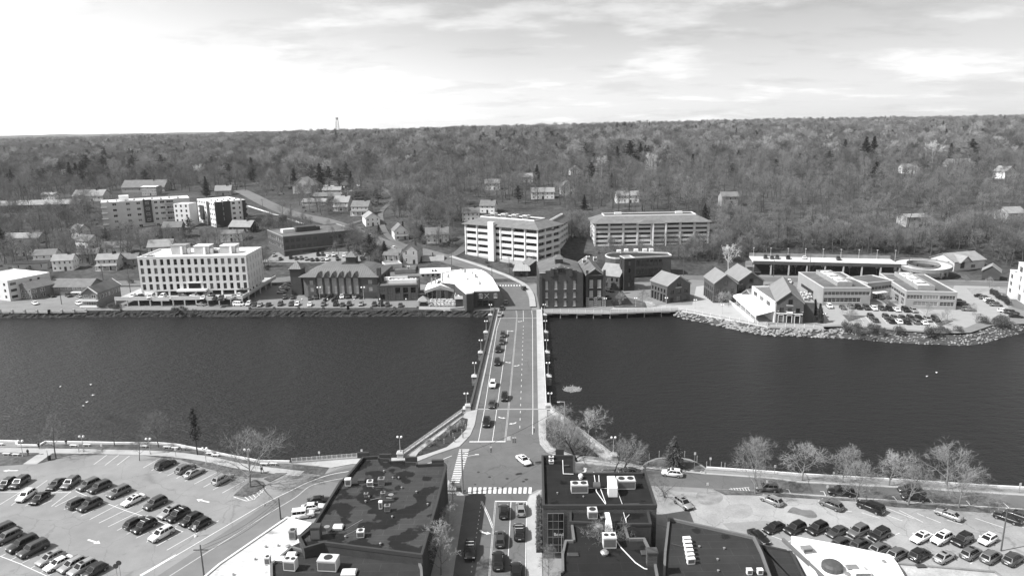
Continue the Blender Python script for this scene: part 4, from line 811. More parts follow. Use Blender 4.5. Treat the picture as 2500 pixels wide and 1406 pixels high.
def metal_roof_hall():
    b = Bld('brick_hall', 'long brick building with ribbed metal roof, six pointed glass bays and a cupola', k2(600, 1200), k2(0, 1000)[1], k2(1250, 1000), 24, BRICK_M, z0=0); h, L, D = b.h, b.L, b.D
    bw = L * .62 / 6; x0 = L * .125
    side = [(L * .03, h * .62, 1.6, 1.9, 2, 2), (L * .03, h * .3, 1.6, 1.9, 2, 2), (L * .87, h * .66, 1.8, 1.9, 2, 2), (L * .87, h * .34, 1.8, 1.9, 2, 2), (L * .03, .1, 1.6, 1.3, 1, 1)]
    bays = [(x0 + k * bw + .5, h * .2, bw - 1.0, h * .76, 4, 6) for k in range(6)]
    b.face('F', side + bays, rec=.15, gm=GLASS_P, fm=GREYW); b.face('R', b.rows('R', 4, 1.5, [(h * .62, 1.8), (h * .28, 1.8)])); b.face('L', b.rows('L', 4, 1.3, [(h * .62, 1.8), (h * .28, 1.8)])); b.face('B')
    b.wall.quad((0, 0, 0), (-2.6, 2.2, 0), (-2.6, 2.2, h), (0, 0, h)).quad((-2.6, 2.2, 0), (-2.6, D, 0), (-2.6, D, h), (-2.6, 2.2, h)); b.done()
    # curved mansard in three slopes
    prof = [(-.9, 0), (2.2, 1.1), (5.5, 3.0), (9.0, 4.2)]; mb = MB()
    for (i0, z0), (i1, z1) in zip(prof[:-1], prof[1:]):
        mb.frus(-3.0 + i0, i0, L + .5 - i0 if i0 > 0 else L + .9, D - i0, h + z0, -3.0 + i1, i1, L + .5 - i1, D - i1, h + z1)
    rf = mb.build('roof', SEAM, b.o); MB().box(-3.8, -.98, h - .3, L + 1.0, D + .9, h - .02).build('eaves', FRAME_D, rf)
    for k in range(6):                                        # pointed dormers over the bays
        c = x0 + (k + .5) * bw; w2 = bw * .42; dm = MB().quad((c - w2, -1.05, h - .25), (c + w2, -1.05, h - .25), (c, -1.05, h + 2.1)).build('dormer', FRAME_D, b.o); d = MB().quad((c + w2, -1.05, h - .25), (c + w2, 2.6, h + 1.0), (c, 3.4, h + 2.1), (c, -1.05, h + 2.1)).quad((c - w2, 2.6, h + 1.0), (c - w2, -1.05, h - .25), (c, -1.05, h + 2.1), (c, 3.4, h + 2.1)); d.build('dormer_roof', SEAM, dm)
        b.box('bay_pier', x0 + k * bw - .3, -.35, 0, x0 + k * bw + .35, -.01, h - .31, FRAME_D)
    b.box('bay_pier', x0 + 6 * bw - .3, -.35, 0, x0 + 6 * bw + .35, -.01, h - .31, FRAME_D)
    for k in range(6): b.box('garage_opening', x0 + k * bw + .6, -.08, .05, x0 + (k + 1) * bw - .6, -.01, h * .17, FRAME_D)
    cx = L * .55; cu = b.box('cupola', cx - 2.2, 9.2, h + 4.2, cx + 2.2, 13.6, h + 7.2, DGREY); MB().frus(cx - 2.9, 8.5, cx + 2.9, 14.3, h + 7.21, cx - .05, 11.3, cx + .05, 11.5, h + 9.6).build('cupola_roof', SEAM, cu); b.box('cupola_base', cx - 4, 8.6, h + 3.9, cx + 4, 14.2, h + 4.4, FRAME_D, cu)
    b.box('chimney', L - .3, 1, 0, L + 1.3, 3, h + 3.6, BRICK)
    for k in (.245, .36): b.box('ramp_wall', L * (k + .05), -8, 0, L * (k + .05) + .5, -.4, 1.3, BRICK)
    for u, hh in ((.885, 2.6),): b.box('fence', L * .76, -.9, 0, L * .98, -.7, 2.6, DGREY)
    t = Bld('brick_tower', 'square brick tower with a pyramid metal cap left of the metal roofed hall', k2(440, 1175), k2(0, 925)[1], k2(520, 925), 5.4, BRICK, 'tower', z0=0)
    t.face('F'); t.face('R'); t.face('L', [(1.8, h * .5, 1.2, 1.8)]); t.face('B'); t.done()
    MB().frus(-.6, -.6, t.L + .6, t.D + .6, t.h + .02, t.L / 2 - .05, t.D / 2 - .05, t.L / 2 + .05, t.D / 2 + .05, t.h + 3.2).build('roof', SEAM, t.o); t.box('band', -.08, -.08, t.h - 3.4, t.L + .08, t.D + .08, t.h - .4, FRAME_D); t.box('band', -.15, -.15, t.h - .38, t.L + .15, t.D + .15, t.h, BRICK_D)
metal_roof_hall()
def brick_flat():
    b = Bld('brick_office', 'flat roofed two storey brick building with ten large square windows by the river', k2(1262, 1237), k2(0, 1088)[1], k2(1640, 1076), k2(1645, 1000), BRICK_M, z0=0); h, L = b.h, b.L
    b.face('F', b.rows('F', 5, L * .125, [(h * .50, h * .36), (h * .1, h * .36)], L * .055, 2, 2), rec=.35); b.face('R'); b.face('L'); b.face('B'); b.done(); b.flat(RF_G, BRICK, .5)
    for x0, y0, x1, y1 in ((.22, .35, .95, .4), (.1, .75, .7, .8), (.22, .35, .26, .75)): b.box('roof_screen', x0 * L, y0 * b.D, h - .5, x1 * L, y1 * b.D, h + 1.2, WHITE)
    for k in range(5): rooftop_unit(b, L * (.3 + .13 * k), b.D * .5, h - .5, 2.0, 1.8, 1.5)
brick_flat()
def poly_building(name, label, pxs, h, m, rm, z0=0.0, low=0.4, cat='building', cm=None):
    pts = ccw([tuple(G(x, y, z0 + h)[:2]) for x, y in pxs]); c = Vector((sum(p[0] for p in pts) / len(pts), sum(p[1] for p in pts) / len(pts), z0)); loc = [(p[0] - c.x, p[1] - c.y) for p in pts]
    t = thing(name, label, cat, c); MB().prism(loc, 0, h, cap=False).build('wall', m, t); sheet('roof', loc, h - low, rm, t)
    mb = MB(); n = len(loc)
    for i in range(n):
        a = Vector((*loc[i], 0)); b = Vector((*loc[(i + 1) % n], 0)); d = (b - a); ln = d.length; d.normalize(); nr = Vector((-d.y, d.x, 0))
        p = [a - nr * .08, b - nr * .08, b + nr * .32, a + nr * .32]; mb.prism([(q.x, q.y) for q in p], h - low - .02, h + .05 + .004 * i)
    mb.build('parapet', cm or m, t); EXCL.append((c.x, c.y, 20)); return t, loc
def restaurant_block():
    h = 7.4; out = [k3(x, y) for x, y in ((-90, 960), (30, 935), (130, 928), (235, 926), (290, 935), (335, 955), (370, 985), (398, 1010), (432, 1068), (466, 1128), (222, 1133), (215, 1150), (150, 1158), (60, 1085), (40, 1060), (-90, 1045))]
    t, loc = poly_building('corner_building', 'white roofed brick corner building curving along the street at the bridge end', out, h, BRICK, RF_W, cm=WHITE)
    c = Vector(t.location)
    A = G(*k3(222, 1133), h) - c; B = G(*k3(466, 1128), h) - c; d = Vector((B.x - A.x, B.y - A.y, 0)); L = d.length; a = math.atan2(d.y, d.x); d.normalize()
    for k, (u, z, w, hh) in enumerate(((.2, 4.4, 1.3, 1.7), (.78, 4.4, 1.3, 1.7))):
        f, g = window_meshes(w, hh, 2, 2, WHITE, GLASS, -.03, True); wo = link('window', f, t, (A.x + d.x * L * u, A.y + d.y * L * u, z), a); link('pane', g, wo)
    for u in (.13, .35, .57):
        f, g = window_meshes(L * .19, 2.6, 4, 2, FRAME_D, GLASS, -.03, False); wo = link('window', f, t, (A.x + d.x * L * u, A.y + d.y * L * u, .8), a); link('pane', g, wo)
    for sgn in (-1, 1): MB().tube((-.9 * sgn, -.12, -.9), (.9 * sgn, -.12, .9), .07, .07, 4).build('crossed_oar', CREAM, t, (A.x + d.x * L * .5, A.y + d.y * L * .5, 5.2), a)
    rng = random.Random(3)
    for k in range(8):
        x, y = [k3(-20, 1010), k3(100, 945), k3(140, 960), k3(165, 1045), k3(240, 1005), k3(255, 1030), k3(280, 1075), k3(210, 985)][k]; q = G(x, y, h - .4) - c
        u = MB().box(-.5, -.5, 0, .5, .5, .9 + .3 * rng.random()).build('roof_vent', UNIT if k % 2 else STEEL, t, (q.x, q.y, h - .38)); MB().lathe([(.3, 0), (.32, .25), (.1, .4)], 8).build('vent_cap', FRAME_D, u, (0, 0, 1.2))
    # balcony corner and roof terrace
    q = G(*k3(120, 1195), 4.0) - c; bx = MB().box(-3.2, -1.6, -4.0, 3.4, 5, -.3).build('bay', DGREY, t, (q.x, q.y, 4.0)); MB().box(-3.5, -1.9, -.29, 3.7, 5.2, 0).box(-3.5, -1.9, .01, 3.7, -1.8, 1.0).box(-3.5, -1.8, .01, -3.4, 5, 1.0).build('terrace', WHITE, bx)
    MB().box(3.7, -2.6, -.6, 7.2, 1.5, 2.6).build('white_bay', WHITE, t, (q.x, q.y, 4.0)); MB().box(4.0, -2.68, .3, 6.9, -2.61, 2.3).build('bay_glazing', GLASS_G, t, (q.x, q.y, 4.0))
    # glass fronted dining hall
    b = Bld('dining_hall', 'white gabled dining hall with a tall glass front behind a crowded terrace', k2(1735, 1215), k2(0, 1125)[1], k2(1985, 1120), 13, CREAM, z0=0); L = b.L; hh = b.h
    b.face('F', [(L * (.02 + .16 * k), .3, L * .15, hh - .5, 2, 3) for k in range(6)], rec=.2); b.face('L'); b.face('R'); b.face('B'); r = b.gable('y', 2.2, RF_W, 1.3); b.done()
    MB().quad((-.9, -1.35, hh - 1.2), (L / 2, -1.35, hh + 1.0), (L / 2, -1.35, hh + 2.4), (-1.3, -1.35, hh)).quad((L / 2, -1.35, hh + 1.0), (L + .9, -1.35, hh - 1.2), (L + 1.3, -1.35, hh), (L / 2, -1.35, hh + 2.4)).build('gable_fascia', mat('fascia_grey', .33, .7, .05), r)
    MB().box(-1.6, 3, hh + 1.2, 1.4, 7, hh + 2.6).build('skylight', DGREY, r, (L / 2, 0, 0)); 
    for x in (.1, .25): b.box('exhaust_stack', L * x, 6, hh, L * x + .6, 6.6, hh + 4, STEEL)
    b.box('side_shed', -4.5, -1, 0, -.4, 6, 2.6, DGREY); b.box('side_roof', -4.8, -1.4, 2.61, -.3, 6.2, 2.9, RF_G)
    # small bar pavilion
    p = G(*k2(1690, 1280)); pv = thing('terrace_pavilion', 'little pyramid roofed pavilion at the left end of the dining terrace', 'pavilion', p); 
    for sx in (-1.7, 1.5):
        for sy in (0, 3): MB().box(sx, sy, 0, sx + .2, sy + .2, 2.4).build('post', FRAME_D, pv)
    MB().frus(-2.3, -.6, 2.3, 3.9, 2.41, -.05, 1.6, .05, 1.7, 4.2).build('roof', RF_L, pv); MB().box(-1.4, .3, 0, 1.4, 2.8, 1.1).build('counter', DGREY, pv)
restaurant_block()
def small_street_buildings():
    b = Bld('stucco_building', 'pale two storey stucco building behind the brick office', k2(1335, 985), k2(0, 885)[1], k2(1490, 872), 9, CREAM, z0=0.3); b.face('F', [(b.L * .22, b.h * .5, 1.9, 1.6, 2, 1), (b.L * .2, .4, b.L * .6, 2.2, 3, 1)]); b.face('L'); b.face('R'); b.face('B'); b.done(); b.flat(RF_L, CREAM)
    b = Bld('dark_roofed_building', 'low building with a dark tilted roof between stucco and white shops', k2(1425, 995), k2(0, 965)[1], k2(1615, 960), 12, GREYW, z0=0.3); b.face('F'); b.face('L'); b.face('R'); b.face('B'); b.done(); MB().frus(-.3, -.3, b.L + .3, b.D, b.h, -.1, .1, b.L + .1, b.D, b.h + 1.6).build('roof', RF_G, b.o); rooftop_unit(b, b.L * .6, 2, b.h + .6, 1.2, 1.2, 2.4, WHITE)
    b = Bld('white_roofed_cottage', 'low pale cottage with a white roof behind the dining hall', k2(1668, 1015), k2(0, 970)[1], k2(1950, 960), 9, CREAM, z0=0.3); b.face('F', b.rows('F', 6, 1.2, [(b.h * .35, 1.2)])); b.face('L'); b.face('R'); b.face('B'); b.gable('x', 1.6, RF_W, .3); b.done(); b.box('skylight', b.L * .38, 1, b.h + .7, b.L * .43, 2.2, b.h + 1.4, FRAME_D); b.box('skylight', b.L * .48, 1, b.h + .7, b.L * .54, 2.2, b.h + 1.4, FRAME_D)
    b = Bld('white_shop', 'small white two storey shop with pale roof beside the curving street', k2(1690, 905), k2(0, 850)[1], k2(1885, 845), 8, WHITE, z0=1.0); b.face('F', b.rows('F', 4, 1.2, [(b.h * .4, 1.5)])); b.face('L'); b.face('R'); b.face('B'); b.gable('x', 2.2, RF_L, .4); b.done(); b.box('chimney', b.L * .45, 3, b.h, b.L * .5, 4, b.h + 3.8, BRICK)
    house('tall gabled house with dark shutters facing the curving street', *k2(1570, 880), 8, 11, 7.5, 3.2, -8, TAN, RF_M, 2, 2, True, False, 'y')
    house('white porched house joined to the left of the tall gabled house', *k2(1395, 878), 8.5, 8, 5, 2.2, -8, WHITE, RF_M, 3, 1, False, True)
    b = Bld('street_pavilion', 'small brick shop with pale awning roof across from the corner building', k3(605, 1000), k3(0, 940)[1], k3(752, 940), 8, BRICK, z0=0.6); b.face('F', b.rows('F', 3, 1.5, [(.4, 2.2)])); b.face('L'); b.face('R'); b.face('B'); b.done(); MB().frus(-.6, -1.2, b.L + .6, b.D, b.h, .2, 3.0, b.L - .2, b.D - 3, b.h + 2.2).build('roof', SEAM_L, b.o)
    b = Bld('gabled_kiosk', 'dark gabled brick kiosk beside the small awning shop', k3(757, 995), k3(0, 890)[1], k3(868, 880), 9, BRICK_D, z0=0.6); b.face('F'); b.face('L'); b.face('R'); b.face('B'); b.gable('y', 2.0, RF_M, .5); b.done()
small_street_buildings()
def powerhouse():
    b = Bld('brick_powerhouse', 'tall dark brick former works with arched windows beside the bridge', k7(170, 1190), k7(0, 370)[1], k7(1190, 352), 26, BRICK, z0=0.0); h, L = b.h, b.L
    tall = [(L * (.135 + .212 * k), h * (.555), L * .055, h * .23, 2, 5) for k in range(4)]; mid = [(L * (.135 + .212 * k), h * .315, L * .055, h * .15, 2, 3) for k in range(4)]; low = [(L * (.135 + .212 * k), h * .075, L * .055, h * .15, 2, 3) for k in range(4)]
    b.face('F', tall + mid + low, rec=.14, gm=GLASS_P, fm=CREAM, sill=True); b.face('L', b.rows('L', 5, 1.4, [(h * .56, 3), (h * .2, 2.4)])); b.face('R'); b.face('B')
    for o in tall + mid + low:                                # arched brick hoods
        x, z, w, hh = o[:4]; mb = MB()
        for k in range(5):
            t0 = math.pi * k / 5; t1 = math.pi * (k + 1) / 5; r0, r1 = w * .5, w * .8; c = (x + w / 2, z + hh)
            q = [(c[0] + r * math.cos(t), c[1] + r * math.sin(t) * .7) for r, t in ((r0, t0), (r1, t0), (r1, t1), (r0, t1))]; mb.quad(*[(u, -.26, v) for u, v in q[::-1]]); mb.quad((q[1][0], -.26, q[1][1]), (q[1][0], -.01, q[1][1]), (q[2][0], -.01, q[2][1]), (q[2][0], -.26, q[2][1])); mb.quad((q[0][0], -.01, q[0][1]), (q[0][0], -.26, q[0][1]), (q[3][0], -.26, q[3][1]), (q[3][0], -.01, q[3][1]))
        mb.build('window_hood', BRICK, b.o)
    # stepped parapet with shallow gable
    st = MB()
    for x0, x1, z in ((0, .14, .2), (.14, .26, 1.2), (.26, .72, 2.0), (.72, .86, 1.2), (.86, 1.0, .2)): st.box(x0 * L, 0.005, h - .01, x1 * L, .5, h + z)
    st.quad((.3 * L, .005, h + 2), (.68 * L, .005, h + 2), (.49 * L, .005, h + 3.0)).quad((.68 * L, .5, h + 2), (.3 * L, .5, h + 2), (.49 * L, .5, h + 3)); st.build('stepped_parapet', BRICK, b.o)
    MB().box(.3 * L, -.12, h + 1.98, .4 * L, .55, h + 2.15).box(.4 * L, -.12, h + 2.4, .58 * L, .55, h + 2.55).box(.58 * L, -.12, h + 1.98, .68 * L, .55, h + 2.15).box(-.05, -.1, h + .2, .14 * L, .55, h + .33).build('coping', CONC, b.o)
    for k, x in enumerate((.42, .475, .53)):
        f, g = window_meshes(.9, 1.5 + (.5 if k == 1 else 0), 2, 2, FRAME_D, GLASS, -.02, True); wo = link('window', f, b.o, (x * L, 0, h + .2), 0); link('pane', g, wo)
    for x in (.25, .68): b.box('pier', x * L, -.5, h - 1.2, x * L + 1.3, -.005, h + 1.9, BRICK)
    b.box('corner_buttress', -.1, -.5, 0, 1.1, -.005, h * .93, BRICK)
    b.gable('y', 2.6, RF_G, .0, z=h - .3, y0=.6); b.done()
    vent = b.box('roof_monitor', L * .40, 9, h + 1.2, L * .58, 14, h + 4.2, DGREY); MB().frus(L * .37, 8.4, L * .61, 14.6, h + 4.21, L * .44, 10, L * .54, 13, h + 5.4).build('monitor_roof', RF_G, vent)
    w = Bld('brick_wing', 'dark brick wing with paired arches and a pediment right of the old works', k7(1248, 1150), k7(0, 400)[1], k7(1690, 390), 26, BRICK_D, z0=0.0); h2, L2 = w.h, w.L
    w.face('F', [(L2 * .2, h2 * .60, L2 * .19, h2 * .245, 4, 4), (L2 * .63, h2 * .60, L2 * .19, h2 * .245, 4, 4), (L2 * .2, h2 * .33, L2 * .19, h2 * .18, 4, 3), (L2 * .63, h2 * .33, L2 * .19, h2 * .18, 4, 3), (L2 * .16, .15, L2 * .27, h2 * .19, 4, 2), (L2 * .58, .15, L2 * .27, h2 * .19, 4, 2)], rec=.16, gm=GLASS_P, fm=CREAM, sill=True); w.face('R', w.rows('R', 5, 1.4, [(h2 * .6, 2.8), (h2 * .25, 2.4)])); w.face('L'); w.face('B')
    w.gable('y', 2.6, RF_G, .3, trim=CONC); w.done(); w.box('cornice', -.25, -.35, h2 - .35, L2 + .25, -.01, h2 - .02, BRICK_M)
    for x in (0, .93): w.box('corner_pier', x * L2, -.4, 0, x * L2 + 1.0, -.012, h2 + 2.0, BRICK)
    for k in range(5):
        for x in (.02, .46, .9): w.box('banded_stone', x * L2 - .05, -.5, .3 + k * .85, x * L2 + 1.15, -.42 + .4, .3 + k * .85 + .4, GREYW)
    for x in (.06, .54):
        mb = MB()
        for k in range(8):
            t0, t1 = math.pi * k / 8, math.pi * (k + 1) / 8; c = (x * L2 + L2 * .235, h2 * .2); q = [(c[0] + r * math.cos(t), c[1] + r * math.sin(t)) for r, t in ((L2 * .16, t0), (L2 * .2, t0), (L2 * .2, t1), (L2 * .16, t1))]; mb.quad(*[(u, -.3, v) for u, v in q[::-1]])
        mb.build('arch_ring', GREYW, w.o)
    b2 = w; 
    for x, y in ((.2, .55), (.55, .8), (.9, .7)): rooftop_unit(w, L2 * x - 1, 26 * y, h2 + 2.2, 1.5, 1.5, 1.6)
powerhouse()
def gable_block(label, A, ey, B, apex, back, z0=0.0, top=False, h=None, cols=True, name='gabled_brick_building', marks=True):
    b = Bld(name, label, A, ey, B, back, BRICK_M, z0=z0, top=top, h=h); h, L, D = b.h, b.L, b.D; r = b.rise(apex)
    b.face('F', [(L * .44, h * .93, L * .15, h * .2, 2, 2)] + [(L * x, h * .52, L * .15, h * .2, 2, 2) for x in (.14, .43, .73)] + [(L * x, .3, L * .17, h * .3, 2, 2) for x in (.12, .42, .72)], z1=h, rec=.2, sill=True) if False else b.face('F', [(L * x, h * .52, L * .15, h * .2, 2, 2) for x in (.14, .43, .73)] + [(L * x, .3, L * .17, h * .3, 2, 2) for x in (.12, .42, .72)], rec=.22, sill=True)
    f, g = window_meshes(L * .15, h * .2, 2, 2, FRAME_D, GLASS, -.03, True); wo = link('window', f, b.o, (L * .43, 0, h * .92)); link('pane', g, wo)
    n = 5; b.face('L', [(D * (.08 + .18 * k), h * .55, D * .09, h * .2, 1, 2) for k in range(n)] + [(D * (.06 + .18 * k), .05, D * .12, h * .45, 1, 1) for k in range(n)], rec=.6 if cols else .25); b.face('R', b.rows('R', 5, 1.2, [(h * .55, 1.4), (.5, 2)])); b.face('B')
    b.gable('y', r, mat('roof_slate_pale', .21, .8, .08, .3), .3, trim=GREYW); b.done()
    if marks: MB().box(L * .36, -.05, h * .83, L * .62, -.01, h * .86).build('sign_strip', INK_W, b.o)
    return b
g1 = gable_block('gabled brick building with a side colonnade, nearest the small lawn', k4(577, 942), k4(0, 775)[1], k4(803, 748), k4(0, 680)[1], k4(480, 717))
g2 = gable_block('gabled brick building with a side colonnade in the middle of the plaza', k4(1020, 937), k4(0, 750)[1], k4(1250, 745), k4(0, 665)[1], k4(905, 685), marks=False)
g3 = gable_block('gabled brick building set back behind the other two on the plaza', k4(1265, 727), 0, k4(1500, 722), k4(0, 640)[1], 17, top=True, h=g2.h, marks=False)
lk = Bld('glazed_link', 'low dark glazed link between two of the gabled brick buildings', k4(1248, 925), k4(0, 765)[1], k4(1312, 760), 9, DGREY, z0=0); lk.face('F', [(lk.L * .15, .3, lk.L * .55, lk.h * .35, 2, 3), (lk.L * .15, lk.h * .52, lk.L * .55, lk.h * .3, 2, 2)]); lk.face('L'); lk.face('R'); lk.face('B'); lk.done(); lk.flat(RF_G)
def river_restaurant():
    b = gable_block('large gabled brick restaurant on the boardwalk with white awning beside it', k8(1533, 965), k8(0, 578)[1], k8(2070, 600), k8(0, 400)[1], k8(1290, 292), cols=False, name='gabled_restaurant', marks=True); h, L, D = b.h, b.L, b.D
    MB().box(.2, -.35, h * .44, L - .2, -.01, h * .47).build('white_cornice', WHITE, b.o); MB().box(L * .39, -.5, h * .475, L * .62, -.02, h * .55).build('sign_board', WHITE, b.o)
    for x in (.06, .36, .66, .95): MB().tube((L * x, -.05, h * .56), (L * x + .4, -1.0, h * .6), .05, .05, 4).build('gooseneck_lamp', WHITE, b.o)
    for x in (.11, .42, .71): b.box('white_door_surround', L * x - .15, -.1, .05, L * x + .0, -.01, h * .36, WHITE); b.box('white_door_surround', L * x + L * .17, -.1, .05, L * x + L * .17 + .15, -.01, h * .36, WHITE); b.box('white_door_surround', L * x - .15, -.1, h * .365, L * x + L * .17 + .15, -.012, h * .41, WHITE)
    # flat roofed rear wing to the right
    b.box('side_wing', L + .02, 3, 0, L + 4.2, D * .8, h * .92, BRICK_M); b.box('wing_roof', L + .05, 3.1, h * .921, L + 4.1, D * .79, h * .94, RF_L)
    for k in range(5): rooftop_unit(b, L + .6 + (k % 2) * 1.7, 5 + k * 2.2, h * .94, 1.5, 1.6, 1.3)
    w = Bld('white_dining_wing', 'white walled dining wing with paned windows and a broad white awning', k8(1085, 640), 0, k8(1530, 585), 8, WHITE, z0=0, top=False, h=h * .98); 
    w.face('F', [(w.L * (.1 + .28 * k), w.h * .62, w.L * .17, w.h * .22, 2, 2) for k in range(3)], rec=.12); w.face('L'); w.face('R'); w.face('B'); w.done(); w.flat(RF_M, WHITE, .5)
    aw = MB().quad((-5.5, -6.2, w.h * .40), (w.L, -6.8, w.h * .34), (w.L, -.05, w.h * .56), (-2.2, -.05, w.h * .60)).quad((-2.2, -.05, w.h * .58), (w.L, -.05, w.h * .54), (w.L, -6.8, w.h * .32), (-5.5, -6.2, w.h * .38)).quad((-5.5, -6.2, w.h * .30), (w.L, -6.8, w.h * .24), (w.L, -6.8, w.h * .34), (-5.5, -6.2, w.h * .40)).build('awning', WHITE, w.o)
    for k in range(6): MB().box(-5.4 + (w.L + 5.2) * k / 5, -6.3 - .1 * k, 0, -5.2 + (w.L + 5.2) * k / 5, -6.1 - .1 * k, w.h * .36 - .06 * k).build('awning_post', WHITE, aw)
    MB().box(-6.2, -7.6, 0, w.L + .2, -7.4, 1.1).build('terrace_wall', WHITE, w.o)
    s = Bld('cross_gable_wing', 'small brick cross gable at the back left of the gabled restaurant', k8(910, 615), k8(0, 425)[1], k8(1095, 460), 16, BRICK_M, z0=0); s.face('F', [(s.L * .3, s.h * .3, s.L * .4, s.h * .38, 2, 1)], sill=True); s.face('L'); s.face('R'); s.face('B'); s.gable('y', s.rise(k8(0, 360)[1]), mat('roof_slate_pale', .21), .25, trim=GREYW); s.done()
river_restaurant()
def bank_tower():
    b = Bld('brick_stair_tower', 'slim brick tower with tall recessed panels right of the old works', k4(168, 825), k4(0, 510)[1], k4(275, 505), 6.5, BRICK_D, 'tower', z0=0); h, L = b.h, b.L
    b.face('F', [(L * .4, h * f, L * .22, h * .13, 1, 3) for f in (.12, .33, .55, .76)], rec=.3); b.wm = BRICK_D; b.face('L', [(2.4, h * f, .8, h * .15) for f in (.15, .35, .55, .75)]); b.face('R'); b.face('B'); b.done(); b.flat(RF_L, CREAM, .4)
    hl = Bld('gable_hall', 'pale roofed gabled brick hall adjoining the slim tower', k4(124, 822), k4(0, 687)[1], k4(235, 640), k4(48, 622), BRICK_M, z0=0); hl.face('F'); hl.face('L', hl.rows('L', 4, 1.0, [(hl.h * .62, 1.6), (hl.h * .2, 1.8)])); hl.face('R'); hl.face('B'); hl.gable('y', hl.rise(k4(0, 565)[1], hl.L * .5) * .9, RF_L, .3); hl.done()
    # flat building with rounded end behind
    out = [k4(x, y) for x, y in ((5, 490), (-10, 478), (8, 466), (60, 455), (180, 448), (300, 445), (590, 455), (622, 475), (622, 482), (250, 500), (170, 505), (90, 505), (40, 500))]
    t, loc = poly_building('curved_end_office', 'two storey office with a rounded end and pale roof band behind the tower', out, 9.5, BRICK_M, RF_D, z0=1.0, cm=CREAM, low=.6)
    c = Vector(t.location); A = G(*k4(285, 500), 10.5) - c; B = G(*k4(540, 490), 10.5) - c; d = Vector((B.x - A.x, B.y - A.y, 0)); L = d.length; a = math.atan2(d.y, d.x); d.normalize()
    for k in range(6):
        for z in (.8, 5.0):
            f, g = window_meshes(L / 6 * .8, 3.0, 3, 2, BRICK_D, GLASS, -.03, False); wo = link('window', f, t, (A.x + d.x * L * (k + .1) / 6, A.y + d.y * L * (k + .1) / 6, z), a); link('pane', g, wo)
    for k in range(5): q = G(*[k4(190, 452), k4(283, 452), k4(367, 450), k4(428, 448), k4(120, 460)][k], 9.9) - c; MB().box(-1, -1, 0, 1.0, 1.0, 1.6).build('rooftop_unit', WHITE, t, (q.x, q.y, 8.9))
bank_tower()
def u_office():
    z0 = 0; b = Bld('flat_office', 'flat roofed two storey office with two wings round an entrance court', k5(575, 960), k5(0, 790)[1], k5(1045, 790), k5(478, 640), mat('office_panel', .30, .7, .08, .3), z0=0); h, L, D = b.h, b.L, b.D
    b.face('F', [(L * .02, h * .57, L * .96, h * .2, 12, 2), (L * .02, h * .2, L * .78, h * .23, 9, 2)], rec=.15, fm=CREAM); b.face('L', [(D * .15, h * .25, D * .5, h * .2, 8, 1)]); b.face('R', [(D * .02, h * .55, D * .3, h * .2, 5, 2)], fm=CREAM); b.face('B'); b.done(); b.flat(RF_G, CREAM, .3)
    def screen(b, x0, y0, x1, y1):
        for q in ((x0, y0, x1, y0 + .15), (x0, y1 - .15, x1, y1), (x0, y0 + .15, x0 + .15, y1 - .15), (x1 - .15, y0 + .15, x1, y1 - .15)): b.box('roof_screen', q[0], q[1], b.h - .29, q[2], q[3], b.h + 1.5, GREYW)
        for k in range(3): rooftop_unit(b, x0 + .8, y0 + 1 + k * (y1 - y0 - 3) / 3, b.h - .29, (x1 - x0) * .6, (y1 - y0) / 4, 1.9, WHITE, 2)
    screen(b, L * .36, D * .12, L * .68, D * .92)
    c = Bld('flat_office_wing', 'right hand wing of the flat roofed office beside the river car park', k5(1362, 990), k5(0, 820)[1], k5(1868, 832), k5(1240, 655), b.m, z0=0); h2, L2, D2 = c.h, c.L, c.D
    c.face('F', [(L2 * .02, h2 * .57, L2 * .31, h2 * .2, 5, 2), (L2 * .35, h2 * .57, L2 * .29, h2 * .2, 5, 2), (L2 * .67, h2 * .57, L2 * .3, h2 * .2, 5, 2), (L2 * .16, h2 * .2, L2 * .48, h2 * .22, 6, 2), (L2 * .68, h2 * .2, L2 * .28, h2 * .22, 4, 2)], rec=.15, fm=CREAM); c.face('L', [(D2 * .4, h2 * .55, D2 * .55, h2 * .2, 7, 1), (D2 * .62, h2 * .1, D2 * .14, h2 * .35, 2, 2), (D2 * .84, h2 * .1, D2 * .1, h2 * .4, 2, 2)], fm=CREAM); c.face('R', c.rows('R', 6, 1.5, [(h2 * .55, 1.6), (h2 * .2, 1.7)])); c.face('B'); c.done(); c.flat(RF_G, CREAM, .3); screen(c, L2 * .28, D2 * .1, L2 * .62, D2 * .92)
    x0, y0 = b.xl(k5(960, 712)); m = Bld('flat_office_link', 'recessed middle part of the flat office behind the entrance court', k5(1010, 745), 0, k5(1265, 720), 12, b.m, z0=0, top=True, h=b.h - .02); m.face('F', [(m.L * .03, m.h * .55, m.L * .9, m.h * .2, 7, 1), (m.L * .25, .2, m.L * .35, m.h * .3, 4, 2)], fm=CREAM); m.face('L'); m.face('R'); m.face('B'); m.done(); m.flat(RF_G, CREAM, .3); m.box('entrance_canopy', m.L * .2, -2.5, m.h * .4, m.L * .65, -.02, m.h * .45, WHITE)
u_office()
